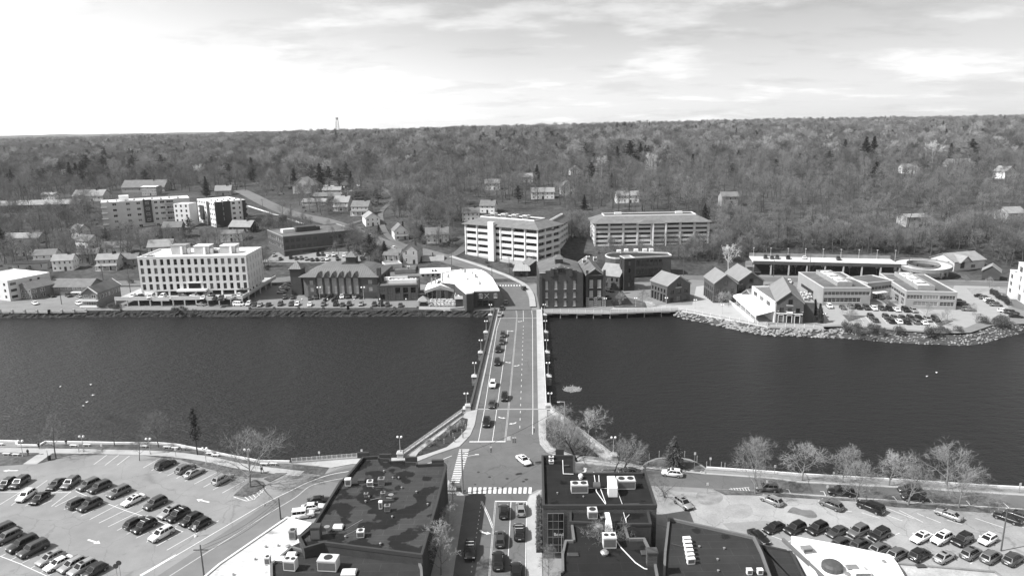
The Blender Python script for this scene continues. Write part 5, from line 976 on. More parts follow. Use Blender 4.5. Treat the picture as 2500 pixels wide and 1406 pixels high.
def parking_structure():
    b = Bld('parking_structure', 'long open concrete parking deck across the road with cars on top', k5(-90, 665), k5(0, 535)[1], k5(1330, 566), 17, CONC, 'parking deck', z0=0.3); L, D, h = b.L, b.D, b.h; global DECK_Z; DECK_Z = .3 + h - .69; print('deck', DECK_Z)
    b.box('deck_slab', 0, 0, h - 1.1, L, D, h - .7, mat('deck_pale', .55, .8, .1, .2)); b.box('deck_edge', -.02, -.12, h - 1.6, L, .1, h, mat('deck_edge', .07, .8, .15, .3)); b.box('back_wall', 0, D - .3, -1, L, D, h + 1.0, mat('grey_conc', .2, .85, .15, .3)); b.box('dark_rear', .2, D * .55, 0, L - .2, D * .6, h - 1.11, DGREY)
    for k in range(9): b.box('column', k * (L - .7) / 8, .05, 0, k * (L - .7) / 8 + .6, .8, h - 1.61, CONC)
    for k in range(9): MB().tube((k * L / 8 + 2, D - .8, h - .7), (k * L / 8 + 2, D - .8, h + 3.6), .09, .06, 5).box(k * L / 8 + 1.7, D - 1.1, h + 3.6, k * L / 8 + 2.3, D - .5, h + 3.8).build('deck_lamp', CREAM, b.o)
    b.box('railing', 0, 0.16, h + .35, L, .22, h + .45, STEEL); b.box('stair_tower', -3.2, 1.0, 0, -.2, 3.5, h - .8, STEEL)
    mb = MB()
    for k in range(5): mb.box(-3.3, -1.8, k * .9 + .5, -.1, .9, k * .9 + .62)
    mb.build('stair_flight', STEEL, b.o)
    # circular ramp
    c = G(*k5(1535, 580), 4.6); Rr = abs((G(*k5(1790, 580), 4.6) - G(*k5(1280, 580), 4.6)).x) / 2
    t = thing('circular_ramp', 'curved concrete car ramp looping round the right end of the parking deck', 'ramp', (c.x, c.y, 0.3)); n = 40; top = MB(); edge = MB(); ri = Rr * .55
    for k in range(n):
        a0 = -math.pi * 1.02 + 1.95 * math.pi * k / n; a1 = -math.pi * 1.02 + 1.95 * math.pi * (k + 1) / n; z0 = 4.9 - 2.2 * max(0, (math.cos(a0 + math.pi / 2 + .5) + .2)) * .4; z1 = 4.9 - 2.2 * max(0, (math.cos(a1 + math.pi / 2 + .5) + .2)) * .4
        q = lambda r, a, z: (r * math.cos(a), r * math.sin(a) * 1.05, z)
        top.quad(q(ri, a0, z0), q(Rr, a0, z0), q(Rr, a1, z1), q(ri, a1, z1)); top.quad(q(ri, a1, z1 - .5), q(Rr, a1, z1 - .5), q(Rr, a0, z0 - .5), q(ri, a0, z0 - .5))
        edge.quad(q(Rr, a0, z0 - .9), q(Rr, a1, z1 - .9), q(Rr, a1, z1 + .8), q(Rr, a0, z0 + .8)); edge.quad(q(Rr - .25, a1, z1), q(Rr - .25, a0, z0), q(Rr - .25, a0, z0 + .8), q(Rr - .25, a1, z1 + .8)); edge.quad(q(Rr - .25, a0, z0 + .8), q(Rr, a0, z0 + .8), q(Rr, a1, z1 + .8), q(Rr - .25, a1, z1 + .8))
        edge.quad(q(ri, a1, z1 - .9), q(ri, a0, z0 - .9), q(ri, a0, z0 + .8), q(ri, a1, z1 + .8)); edge.quad(q(ri, a0, z0 + .8), q(ri + .25, a0, z0 + .8), q(ri + .25, a1, z1 + .8), q(ri, a1, z1 + .8)); edge.quad(q(ri + .25, a0, z0), q(ri + .25, a1, z1), q(ri + .25, a1, z1 + .8), q(ri + .25, a0, z0 + .8))
    top.build('ramp_deck', mat('deck_pale', .55), t); edge.build('ramp_wall', mat('ramp_wall', .22, .85, .15, .3), t)
    for k in range(10): a = -math.pi + 2 * math.pi * k / 10; MB().box(-.3, -.3, 0, .3, .3, 4.2 if k not in (6, 7, 8) else 3.2).build('column', CONC, t, (Rr * .85 * math.cos(a), Rr * .85 * math.sin(a), 0))
    EXCL.append((c.x, c.y, Rr + 4)); EXCL.extend([(b.p.x + math.cos(b.a) * L * k, b.p.y + 10, 16) for k in (.1, .3, .5, .7, .9)])
parking_structure()
def right_edge():
    b = Bld('pale_apartment_block', 'lower pale wing with tall windows near the right edge', k5(2335, 862), k5(0, 617)[1], k5(2412, 650), 14, WHITE, z0=0); b.wm = mat('block_white', .66, .7, .05, .3); h = b.h
    b.face('F', b.rows('F', 1, b.L * .5, [(h * .72, h * .17), (h * .45, h * .17), (h * .18, h * .17)], None, 2, 2), rec=.3); b.face('L', b.rows('L', 3, 1.6, [(h * .72, h * .17), (h * .45, h * .17), (h * .18, h * .17)])); b.face('R'); b.face('B'); b.done(); b.flat(RF_L, WHITE, .5)
    c = Bld('pale_block_front', 'taller front part of the pale block at the right edge', k5(2402, 887), k5(0, 545)[1], k5(2640, 640), 18, WHITE, z0=0); c.wm = b.wm; c.face('F', c.rows('F', 3, c.L * .17, [(c.h * .76, c.h * .15), (c.h * .52, c.h * .15), (c.h * .28, c.h * .15)], None, 2, 2) + [(c.L * .1, .1, c.L * .25, c.h * .18, 2, 1)], rec=.3); c.face('L', c.rows('L', 3, 1.5, [(c.h * .76, c.h * .15), (c.h * .52, c.h * .15), (c.h * .28, c.h * .15)]), rec=.3); c.face('R'); c.face('B'); c.done(); c.flat(RF_L, WHITE, .5)
    b = Bld('gabled_hall', 'pale stone hall with crossing gables at the foot of the hill', k5(1830, 625), k5(0, 545)[1], k5(2130, 520), 14, CREAM, z0=0.6); b.face('F', [(b.L * .2, b.h * .15, b.L * .14, b.h * .75, 2, 3), (b.L * .55, b.h * .1, b.L * .14, b.h * .4, 2, 2)]); b.face('L', b.rows('L', 2, 1.2, [(b.h * .4, 2)])); b.face('R'); b.face('B'); b.gable('x', 3.0, RF_L, .6); b.gable('y', 2.6, RF_L, .6, x0=b.L * .12, x1=b.L * .45, y0=-1.5, y1=7); b.done()
    c = Bld('gabled_annex', 'dark shingled gable annex in front of the crossing gable hall', k5(2095, 705), k5(0, 625)[1], k5(2275, 640), k5(1985, 590), DGREY, z0=0.3); c.face('F'); c.face('L', c.rows('L', 2, 1.4, [(.6, 1.8)])); c.face('R'); c.face('B'); c.gable('y', c.rise(k5(0, 582)[1]), RF_L, .5); c.done()
right_edge()
def band_office(name, label, A, ty, B, depth, z0, n, floors, wall=None, over=1.5, rise=3.2, roof=None, flat_in=6):
    b = Bld(name, label, A, ty, B, depth, wall or CREAM, z0=z0); h, L, D = b.h, b.L, b.D; fh = h / floors; b.wm = mat('office_cream', .62, .75, .06, .4)
    def ops(Ln, n): return [(Ln / n * (k + .08), f * fh + fh * .38, Ln / n * .84, fh * .5, 5, 1) for f in range(floors) for k in range(n)]
    b.face('F', ops(L, n), rec=.9); m = max(2, int(round(D / (L / n)))); b.face('R', ops(D, m), rec=.9); b.face('L', ops(D, m), rec=.9); b.face('B'); b.done()
    for k in range(n + 1): b.box('pier', k * L / n - .35, -.35, 0, k * L / n + .35, -.01, h - .01, b.wm)
    r = b.hip(rise, flat_in, roof or RF_M, over, flat_top=RF_D); MB().box(flat_in - .2, flat_in - .2, h + rise - .3, L - flat_in + .2, flat_in, h + rise + .5).box(flat_in - .2, D - flat_in, h + rise - .3, L - flat_in + .2, D - flat_in + .2, h + rise + .5).box(L - flat_in, flat_in, h + rise - .3, L - flat_in + .2, D - flat_in, h + rise + .5).box(flat_in - .2, flat_in, h + rise - .3, flat_in, D - flat_in, h + rise + .5).build('roof_rim', WHITE, r)
    return b
o1 = band_office('terraced_office', 'pale office with ribbon windows and a hipped grey roof above the street', k3(150, 790), k3(0, 490)[1], k3(830, 548), 22, None, 6, 5)
o1.box('stair_shaft', o1.L * .36, -2.4, -1.5, o1.L * .44, -.4, o1.h + 2.2, mat('office_cream', .62)); 
for k in range(4): rooftop_unit(o1, 10 + k * 7, 9, o1.h + 3.3, 3, 3, 2.0)
o1b = band_office('terraced_office_wing', 'angled right wing of the ribbon window office above the street', k3(858, 850), k3(0, 545)[1], k3(965, 548), 40, None, 1, 5, flat_in=2.6)
o2 = band_office('hillside_office', 'long pale office block with a grey hipped roof before the bare wood', k3(1375, 715), k3(0, 490)[1], k3(2465, 472), 22, None, 8, 5)
MB().frus(o2.L * .36, -2.6, o2.L * .62, 4, o2.h - .4, o2.L * .42, -1, o2.L * .56, 4, o2.h + 1.5).build('porch_roof', RF_M, o2.o)
for k in (.5, .61): o2.box('portal_column', o2.L * k, -2.4, 0, o2.L * k + .7, -1.7, o2.h - .42, WHITE)
for k in range(2): o2.box('roof_plant', o2.L * (.2 + .55 * k), 12, o2.h + 3.2, o2.L * (.2 + .55 * k) + 4, 14, o2.h + 4.3, WHITE)
def apartments():
    z0 = 8.0; LG = mat('apartment_pale', .5, .7, .06, .4); WH = mat('apartment_white', .72, .7, .05, .4); DK = mat('apartment_dark', .045, .7, .1, .4)
    b = Bld('apartment_building', 'long five storey apartment building with pale walls and dark balcony bays', k9(215, 690), k9(0, 268)[1], k9(1440, 195), 20, LG); h, L, D = b.h, b.L, b.D; fh = h / 5
    def flo(us, w, nx=2): return [(u * L, f * fh + fh * .3, w, fh * .45, nx, 1) for f in range(5) for u in us]
    b.face('F', flo((.12, .27, .385), 2.4) + flo((.585,), 2.0) + flo((.65,), 3.0, 3) + flo((.725,), 4.6, 3), rec=.15, fm=WHITE); b.face('L', b.rows('L', 4, 1.8, [(f * fh + fh * .3, fh * .45) for f in range(5)], None, 2, 1)); b.face('R'); b.face('B'); b.done(); b.flat(RF_W, WHITE, .3)
    b.box('dark_bay', .46 * L, -.7, fh, .555 * L, -.01, h + .3, DK)
    for f in range(4):
        g, q = window_meshes(2.2, fh * .4, 3, 1, WHITE, GLASS, -.02, False); wo = link('window', g, b.o, (.485 * L, -.7, fh * (f + 1.3)), 0); link('pane', q, wo)
    for f in range(5): bl = b.box('balcony', .705 * L, -2.0, f * fh + .05, .81 * L, -.02, f * fh + .25, DK); b.box('balcony_rail', .705 * L, -2.05, f * fh + .26, .81 * L, -1.95, f * fh + 1.25, STEEL, bl)
    b.box('balcony_canopy', .70 * L, -2.2, h - .2, .815 * L, -.02, h + .1, WHITE)
    for f in range(5): bl = b.box('balcony', -.3, -1.8, f * fh + .05, .06 * L, -.02, f * fh + .25, DK); b.box('balcony_rail', -.3, -1.85, f * fh + .26, .06 * L, -1.75, f * fh + 1.2, WHITE, bl)
    b.box('stair_house', .2 * L, 6, h - .3, .31 * L, 13, h + 3.2, WHITE); 
    for k in range(9): rooftop_unit(b, L * (.06 + .1 * k), 5 + 3 * (k % 2), h - .3, 1.4, 1.2, .9)
    c = Bld('apartment_wing', 'front apartment wing with white side wall and dark corner balconies', k9(1840, 640), k9(0, 262)[1], k9(2255, 225), k9(1435, 222), WH); h, L, D = c.h, c.L, c.D; fh = h / 5
    c.face('F', [(L * u, f * fh + fh * .3, w, fh * .45, 2, 1) for f in range(1, 5) for u, w in ((.56, 1.9), (.77, 1.0))], rec=.15); print('wing depth', D); c.face('L', c.rows('L', 10, 1.7, [(f * fh + fh * .3, fh * .45) for f in range(5)], None, 2, 1), rec=.15); c.face('R'); c.face('B'); c.done(); c.flat(RF_W, WHITE, .3)
    c.box('dark_bay', .28 * L, -.5, 0, .5 * L, -.01, h + .2, DK); c.box('dark_base', 0, -.3, 0, L, -.012, fh, DK)
    for f in range(1, 5):
        for x0, x1 in ((0, .26), (.88, 1.0)): bl = c.box('balcony', x0 * L, -1.9, f * fh, x1 * L, -.02, f * fh + .22, DK); c.box('balcony_rail', x0 * L, -1.95, f * fh + .23, x1 * L, -1.85, f * fh + 1.1, FRAME_D, bl); c.box('balcony_back', x0 * L + .1, -.3, f * fh + .23, x1 * L - .1, -.31 + .28, (f + 1) * fh - .02, DK, bl)
    c.box('side_bay', -.5, D * .3, 0, -.01, D * .42, h * .98, DK); c.box('side_bay', -.6, D * .62, fh, -.01, D * .86, fh * 3.9, DK)
    for k in range(10): rooftop_unit(c, L * (.1 + .2 * (k % 5)), 5 + 8 * (k // 5), h - .3, 1.3, 1.2, .9)
    e = Bld('apartment_link', 'lower white stair link between the two apartment wings', k9(1250, 640), k9(0, 285)[1], k9(1430, 285), 9, WH); e.face('F', [(e.L * u, e.h * (f / 5 + .06), 1.3, 1.6, 1, 1) for f in range(5) for u in (.1, .42, .75)], rec=.15); e.face('L'); e.face('R'); e.face('B'); e.done(); e.flat(RF_W, WHITE, .3)
apartments()
def brick_office():
    b = Bld('brick_office_block', 'three storey brown brick office with two window bands behind the hall', k2(372, 815), k2(0, 615)[1], k2(1050, 548), k2(75, 562), BRICK_M); h, L, D = b.h, b.L, b.D
    b.face('F', [(L * (.02 + .075 * k), h * f, L * .05, h * .16, 2, 2) for f in (.68, .38) for k in range(6)] + [(L * (.62 + .062 * k), h * .68, L * .045, h * .16, 2, 2) for k in range(6)] + [(L * .02, .1, L * .18, h * .22, 3, 1), (L * .24, .1, L * .17, h * .22, 3, 1), (L * .45, h * .05, L * .18, h * .18, 4, 2)], rec=.3, gm=GLASS_G); b.face('L', [(D * (.04 + .12 * k), h * f, D * .085, h * .17, 2, 2) for f in (.68, .38) for k in range(8)], rec=.25, fm=CREAM); b.face('R'); b.face('B'); b.done(); b.flat(RF_G, GREYW, .4)
    b.box('penthouse', L * .28, D * .42, h - .4, L * .55, D * .62, h + 2.4, DGREY); b.box('penthouse', L * .1, D * .45, h - .4, L * .27, D * .6, h + 1.6, UNIT); b.box('band', -.1, -.1, h * .29, L + .1, -.02, h * .33, GREYW); b.box('penthouse', L * .56, D * .48, h - .4, L * .62, D * .6, h + 1.5, DGREY)
    c = Bld('dark_flat_building', 'dark flat roofed building beside the rising road', k2(0, 525), k2(0, 440)[1], k2(305, 440), 14, BRICK_D); c.face('F', [(c.L * .5, c.h * .3, 1.4, 1.4, 1, 1), (c.L * .58, c.h * .3, 1.4, 1.4, 1, 1), (c.L * .75, c.h * .15, 1.6, 2.4, 1, 1)]); c.face('L'); c.face('R'); c.face('B'); c.done(); c.flat(RF_D, DGREY); c.box('roof_block', c.L * .25, 5, c.h - .4, c.L * .6, 10, c.h + 1.6, DGREY)
    d = Bld('modern_complex', 'dark modern building stepped into the hill with cars on its roof', k2(1040, 270), k2(0, 185)[1], k2(1245, 175), 18, BRICK_D); d.face('F', [(.5, d.h * .45, d.L * .9, d.h * .2, 8, 1)]); d.face('L'); d.face('R'); d.face('B'); d.done(); d.flat(RF_D, GREYW); d.box('pale_wall', -5, -.6, -2, -.05, 3, d.h + .3, TAN); d.box('lower_deck', -1, -7, -3, d.L + 2, -.2, d.h * .3, DGREY)
    house('low dark roofed pavilion below the modern hillside building', *k2(770, 270), 22, 12, 3.2, 2.4, -4, BRICK_D, RF_M, 4, 1, False, name='low_building', cat='building')
    house('long low gabled building left of the modern hillside building', *k2(830, 220), 17, 10, 4.0, 2.2, -4, CREAM, RF_L, 3, 1, False, name='low_building', cat='building')
    house('low cottage with hipped grey roof above the rising road', *k2(650, 320), 18, 9, 2.8, 2.0, -4, TAN, RF_L, 4, 1, False, name='low_building', cat='building')
brick_office()
def left_bank():
    h = 0; b = Bld('white_block', 'bright white three storey block with white roof at the left edge', k1(103, 1233), k1(0, 1037)[1], k1(470, 957), 26, WHITE, z0=0); b.wm = mat('block_white2', .6, .7, .05, .4); h, L, D = b.h, b.L, b.D
    b.face('F', [(L * (.045), h * f, L * .14, h * .13, 3, 1) for f in (.74, .43, .12)] + [(L * .5, h * .74, L * .06, h * .13, 2, 1), (L * .69, h * .74, L * .06, h * .13, 2, 1)], rec=.2); b.face('L', b.rows('L', 5, 1.4, [(h * f, h * .14) for f in (.72, .42, .12)]), rec=.2); b.face('R'); b.face('B'); b.done(); b.flat(RF_W, WHITE, .3)
    GS = mat('grey_shingle', .17, .9, .12, .5)
    c = Bld('shingled_house', 'grey shingled two storey house with white trim joined to the white block', k1(310, 1220), k1(0, 1115)[1], k1(515, 1065), 9, GS, z0=0); c.face('F', [(c.L * u, c.h * f, 2.2, c.h * .3, 2, 2) for u in (.03, .38) for f in (.58, .1)] + [(c.L * .72, c.h * .5, 3.2, c.h * .3, 3, 1), (c.L * .72, c.h * .1, 3.4, c.h * .3, 3, 1)], rec=.1, fm=WHITE); c.face('L', c.rows('L', 4, 1.3, [(c.h * .58, c.h * .28), (c.h * .1, c.h * .3)]), rec=.1, fm=WHITE); c.face('R'); c.face('B'); c.gable('x', 2.4, RF_M, .4); c.done()
    d = Bld('motel_wing', 'long grey shingled motel wing with a row of windows under its roof', k1(515, 1170), k1(0, 1092)[1], k1(850, 1092), 10, GS, z0=0.2); d.face('F', [(d.L * (.02 + .125 * k), d.h * .62, d.L * .09, d.h * .25, 4, 1) for k in range(8)], rec=.1, fm=WHITE); d.face('L'); d.face('R'); d.face('B'); d.gable('x', 2.6, RF_M, .7); d.done()
    st = d.box('stair_landing', d.L * .55, -2.2, d.h * .35, d.L * 1.0, -.02, d.h * .42, WHITE); MB().quad((d.L * .35, -2.2, .1), (d.L * .55, -2.2, d.h * .42), (d.L * .55, -.9, d.h * .42), (d.L * .35, -.9, .1)).build('stair_flight', WHITE, st)
    e = Bld('river_house', 'long gabled grey house on piles with balconies over the river', k1(795, 1285), k1(0, 1155)[1], k1(925, 1155), k1(1225, 1075), GS, z0=0.2); e.face('F', [(e.L * .12, e.h * .62, e.L * .28, e.h * .26, 2, 1), (e.L * .6, e.h * .62, e.L * .28, e.h * .26, 2, 1), (e.L * .2, e.h * .12, e.L * .65, e.h * .3, 4, 1)], rec=.1, fm=WHITE); e.face('R', e.rows('R', 7, 1.1, [(e.h * .55, 1.5)]), rec=.1, fm=WHITE); e.face('L'); e.face('B'); e.gable('y', 2.6, RF_G, .4, trim=WHITE); e.done()
    for z in (.45, .0): q = e.box('balcony', -.3, -1.8, e.h * z, e.L + .3, -.02, e.h * z + .2, WHITE); e.box('balcony_rail', -.3, -1.85, e.h * z + .21, e.L + .3, -1.75, e.h * z + 1.1, WHITE, q)
    for k in range(5): e.box('pile', e.L * k / 4 - .15, -1.5, -3.2, e.L * k / 4 + .15, -1.2, -.02, mat('timber_dark', .06, .9, .2))
    # street-side houses, left
    H = house
    H('pale colonial house with shuttered windows above the motel', *k1(605, 950), 10, 8, 6, 2.6, 10, WHITE, RF_L, 4, 2, True)
    H('pale colonial house with a front porch right of the shuttered colonial', *k1(1030, 940), 10.5, 8, 6, 2.4, 8, CREAM, RF_L, 4, 2, True, True)
    H('grey annex house right behind the porch colonial', *k1(1200, 900), 12, 8, 4.2, 2.4, 8, GREYW, RF_M, 3, 1, True)
    H('grey gabled house between the two colonials', *k1(840, 860), 11, 8, 4.8, 2.6, 10, GREYW, RF_M, 3, 2, True)
    H('gabled cottage with bright white gable behind the colonials', *k1(1100, 790), 13, 9, 4.5, 3.0, 10, WHITE, RF_M, 3, 1, False, False, 'x')
    H('white house with sloping lawn uphill of the colonials', *k1(790, 745), 12, 9, 5.5, 3, -25, WHITE, RF_M, 4, 2, False)
    H('steep gabled white house near the left edge with grey roof', *k1(230, 800), 10, 9, 5, 3.4, 14, WHITE, RF_M, 3, 2, False, False, 'y')
    H('white house with an enclosed porch below the steep gabled one', *k1(430, 880), 11, 9, 5, 2.6, 10, WHITE, RF_M, 3, 2, False, True)
    H('low pale garage with dark flat edge behind the white block', *k1(290, 935), 17, 9, 3.6, .6, 8, TAN, RF_D, 3, 1, False, name='garage', cat='garage')
    H('long low house among bare trees near the left edge', *k1(200, 690), 22, 10, 4, 2.6, 2, TAN, RF_L, 5, 1, True)
    H('narrow gabled house hidden among trees left of the apartments', *k1(720, 640), 9, 8, 6, 3.2, -30, WHITE, RF_L, 2, 2, False)
    H('tall shingled house with a hipped front below the apartments', *k1(1650, 650), 11, 10, 8, 3, 10, GREYW, RF_M, 3, 2, False)
    H('white cottage with small entry porch behind the white office', *k1(2210, 670), 13, 9, 5, 1.8, 8, WHITE, RF_M, 3, 2, False)
    H('barn like house with a broad grey roof behind the white cottage', *k1(2290, 590), 15, 10, 4.4, 3.4, -12, BRICK_D, RF_L, 3, 1, True)
    H('large tan gabled house directly behind the white office roof', *k1(1530, 790), 13, 11, 4.5, 3.4, 12, CREAM, RF_L, 3, 1, False)
    # centre hill houses
    H('large turreted white house with wraparound porch on the bend', *k2(1090, 420), 12, 10, 6.5, 3.4, -8, CREAM, RF_M, 4, 2, True, True)
    H('shingled Victorian house left of the turreted white house', *k2(910, 370), 11, 10, 6.5, 3.8, -8, CREAM, RF_L, 3, 2, True, True)
    H('white temple fronted house on the corner lawn', *k2(1215, 520), 9, 14, 5.5, 3, 20, WHITE, RF_L, 3, 2, False, False, 'y')
    H('dark roofed white cottage with front porch below the bare elm', *k2(1485, 650), 8, 10, 5.5, 3.6, 18, WHITE, RF_M, 2, 2, True, True, 'y')
    H('white farmhouse with a steep side roof across the side street', *k2(1830, 680), 13, 9, 5.2, 3.4, 8, WHITE, RF_M, 4, 2, True)
    H('tall pale gabled house standing alone above the rising road', *k2(540, 210), 17, 12, 7, 6.5, -12, GREYW, RF_L, 3, 2, False, False, 'y')
    H('half timbered house with twin gables among the hill trees', *k2(1560, 245), 13, 10, 6, 4, 0, CREAM, RF_L, 4, 2, True)
    H('half hidden pale house right of the half timbered house', *k2(1690, 240), 9, 9, 5.5, 3.4, 0, CREAM, RF_L, 2, 2, False)
    H('white cottage with arched gable behind the round bare tree', *k2(1830, 285), 9, 9, 4.5, 3, 0, WHITE, RF_L, 2, 1, False, False, 'y')
    H('white house with grey roof behind the ribbon window office', *k3(195, 470), 11, 8, 5.5, 3, 2, WHITE, RF_M, 4, 2, True)
    H('white gabled house with brick chimney uphill of the office', *k3(350, 395), 10, 9, 5.2, 3.2, -10, WHITE, RF_M, 3, 2, True)
    H('bright white house high on the slope left of centre', *k3(400, 175), 12, 9, 5.5, 3, 0, WHITE, RF_L, 4, 2, False)
    H('pale long house seen through tall trunks on the hill', *k3(880, 260), 17, 9, 5.5, 2.8, 0, WHITE, RF_L, 5, 2, False)
    H('white gabled house among trunks beside the pale long house', *k3(1120, 220), 10, 9, 6.5, 4, 8, CREAM, RF_L, 2, 2, False, False, 'y')
    H('white terrace house deep among trunks above the hillside office', *k3(1690, 300), 16, 9, 5.5, 2.6, 0, WHITE, RF_L, 4, 2, False)
    H('small white house at the top of the central slope', *k3(720, 105), 12, 9, 5, 3, 0, WHITE, RF_L, 3, 2, False)
    H('little white gabled house in a clearing on the ridge', 1407, 428, 10, 9, 5, 3.6, 10, WHITE, RF_L, 2, 2, False, False, 'y')
    H('white gabled house beneath the pale sycamore', 1588, 415, 11, 9, 5.5, 4, -12, WHITE, RF_L, 2, 2, False, False, 'y')
    H('pale cottage with twin dormers at the ridge clearing', 1452, 417, 10, 8, 4, 2.5, 0, CREAM, RF_L, 3, 1, False)
    H('grey two storey house half hidden at right of the trunks', 1782, 505, 11, 9, 7, 2.6, 0, GREYW, RF_M, 3, 2, False)
    H('pale house with a double garage on the wooded slope', 2238, 556, 13, 10, 6, 1.4, 4, TAN, RF_L, 4, 2, False)
    H('white fronted house behind the big bare tree at right', 2222, 425, 12, 9, 5.5, 3, 0, WHITE, RF_L, 4, 2, False)
    H('bright white house at the right edge of the wood', 2466, 437, 13, 10, 6, 4, 22, WHITE, RF_L, 3, 2, False, False, 'y')
    H('long pale house behind dark spruces at right', 2345, 408, 22, 10, 4, 3.6, 0, CREAM, RF_L, 5, 1, True)
    H('white house glimpsed beside the tall dark pines', 2166, 383, 9, 9, 6, 4, 15, WHITE, RF_W, 2, 2, False, False, 'y')
    H('pale shingled house near the right edge among bushes', 2480, 545, 12, 10, 6, 3, 10, CREAM, RF_L, 3, 2, False)
    H('brick school wing with a pale roof left of the apartments', 92, 518, 62, 14, 6, 3, 8, BRICK_M, RF_L, 14, 2, False, name='school_building', cat='building')
    H('pale hipped roof house with big dark chimney behind the apartments', 215, 492, 26, 14, 5, 4.5, 0, CREAM, RF_L, 4, 1, True)
    H('white flat fronted house among trees at far left', 118, 492, 12, 9, 6, 1.6, 0, WHITE, RF_L, 3, 2, True)
    H('broad grey roofed house behind the apartment roof', 350, 470, 40, 16, 5, 6, 0, GREYW, RF_M, 6, 1, True)
    H('tall framed building rising behind the apartment roof', 365, 478, 14, 9, 8, .6, -8, GREYW, RF_W, 6, 3, False, name='framed_building', cat='building')
    H('white gabled house in the woods at far left', 158, 432, 13, 10, 5.5, 4, 10, WHITE, RF_L, 3, 2, False, False, 'y')
    H('pale broad house in the woods left of centre', 290, 430, 20, 10, 5.5, 3.5, -8, WHITE, RF_L, 4, 2, False)
    H('white house beside dark evergreens in the left woods', 345, 418, 13, 9, 6.5, 3, 5, WHITE, RF_L, 3, 2, False)
    H('long flat white building in the left woods', 450, 428, 30, 12, 5, .7, -6, WHITE, RF_W, 8, 2, False, name='flat_building', cat='building')
    H('distant white estate house before the open field', 130, 377, 40, 12, 6, 5, 4, WHITE, RF_L, 6, 1, True)
    H('distant low white building beyond the field', 570, 383, 34, 12, 5, .8, 0, WHITE, RF_W, 6, 1, False, name='flat_building', cat='building')
    H('distant white flat building above the rising road', 683, 407, 26, 14, 5, .8, -4, WHITE, RF_W, 6, 1, False, name='flat_building', cat='building')
    H('distant white house left above the rising road', 668, 385, 16, 12, 7, 4, 10, WHITE, RF_W, 3, 2, False, False, 'y')
    H('tiny white house on the far right ridge', 1918, 330, 9, 8, 6, 3, 0, WHITE, RF_W, 2, 2, False, False, 'y')
    H('pale chimneyed house beside the tall spruce', 545, 478, 13, 10, 4.5, 4, 10, TAN, RF_L, 3, 1, True)
left_bank()
# ------------------------------------------------------------------ near roofs
def patchy_roof(name, c0, c1, scale, lo, hi):
    m = mat(name, c0, 0.85, 0.12, 0.4, spec=0.12, big=0.15); nt = m.node_tree; n = nt.nodes; L = nt.links; b = n['Principled BSDF']; src = b.inputs['Base Color'].links[0].from_socket
    tc = n.new('ShaderNodeTexCoord'); t = n.new('ShaderNodeTexNoise'); t.inputs['Scale'].default_value = scale; t.inputs['Detail'].default_value = 5; t.inputs['Roughness'].default_value = 0.5; L.new(tc.outputs['Object'], t.inputs['Vector'])
    r = n.new('ShaderNodeMapRange'); L.new(t.outputs[0], r.inputs[0]); r.inputs[1].default_value = lo; r.inputs[2].default_value = hi; r.inputs[3].default_value = 1.0; r.inputs[4].default_value = c1 / c0
    q = n.new('ShaderNodeMath'); q.operation = 'MULTIPLY'; L.new(src, q.inputs[0]); L.new(r.outputs[0], q.inputs[1]); L.new(q.outputs[0], b.inputs['Base Color']); return m
def seamed(m, per):                                        # faint membrane seams
    nt = m.node_tree; n = nt.nodes; L = nt.links; b = n['Principled BSDF']; src = b.inputs['Base Color'].links[0].from_socket; tc = n.new('ShaderNodeTexCoord'); bt = n.new('ShaderNodeTexBrick'); L.new(tc.outputs['Object'], bt.inputs['Vector']); bt.inputs['Scale'].default_value = 1; bt.inputs['Brick Width'].default_value = per * 3; bt.inputs['Row Height'].default_value = per; bt.inputs['Mortar Size'].default_value = .035; bt.inputs['Color1'].default_value = (1, 1, 1, 1); bt.inputs['Color2'].default_value = (.9, .9, .9, 1); bt.inputs['Mortar'].default_value = (1.5, 1.5, 1.5, 1)
    q = n.new('ShaderNodeMath'); q.operation = 'MULTIPLY'; L.new(src, q.inputs[0]); L.new(bt.outputs[0], q.inputs[1]); L.new(q.outputs[0], b.inputs['Base Color']); return m
ROOF_A = seamed(patchy_roof('membrane_stained', 0.05, 0.016, 0.24, 0.49, 0.52), 1.6); ROOF_B = seamed(patchy_roof('membrane_dark', 0.02, 0.009, 0.3, 0.60, 0.63), 2.2); ROOF_C = seamed(patchy_roof('membrane_grey', 0.038, 0.018, 0.22, 0.62, 0.65), 2.0); ROOF_P = seamed(patchy_roof('roof_pale_worn', 0.52, 0.26, 0.25, 0.60, 0.75), 1.5)
WALL_D = mat('near_wall_dark', 0.05, 0.9, 0.2, 0.4); EDGE_D = mat('roof_edge', 0.045, 0.6, 0.1, 0.5); EDGE_L = mat('roof_edge_pale', 0.14, 0.6, 0.1, 0.5)
def rel(t, px, z): q = G(px[0], px[1], z) - Vector(t.location); return (q.x, q.y, z - t.location.z)
def hvac(t, px, z, w, d, h, deg=0, fans=1, m=None, name='rooftop_unit'):
    p = rel(t, px, z); u = MB().box(-w / 2, -d / 2, .12, w / 2, d / 2, h).box(-w / 2 - .05, -d / 2 - .05, h * .9, w / 2 + .05, d / 2 + .05, h * .95).box(-w / 2 + .1, -d / 2 + .1, 0, w / 2 - .1, d / 2 - .1, .12).build(name, m or UNIT, t, p, R(deg))
    for k in range(fans): c = (-w / 2 + w * (k + .5) / fans, 0, h); MB().lathe([(min(w / fans, d) * .36, 0), (min(w / fans, d) * .36, .07), (.05, .08)], 14, c).build('fan', FRAME_D, u)
    MB().box(-w / 2 + .1, -d / 2 - .015, .3, w / 2 - .1, -d / 2 - .004, h * .8).build('grille', mat('grille_grey', .12, .6, .1, 2), u); return u
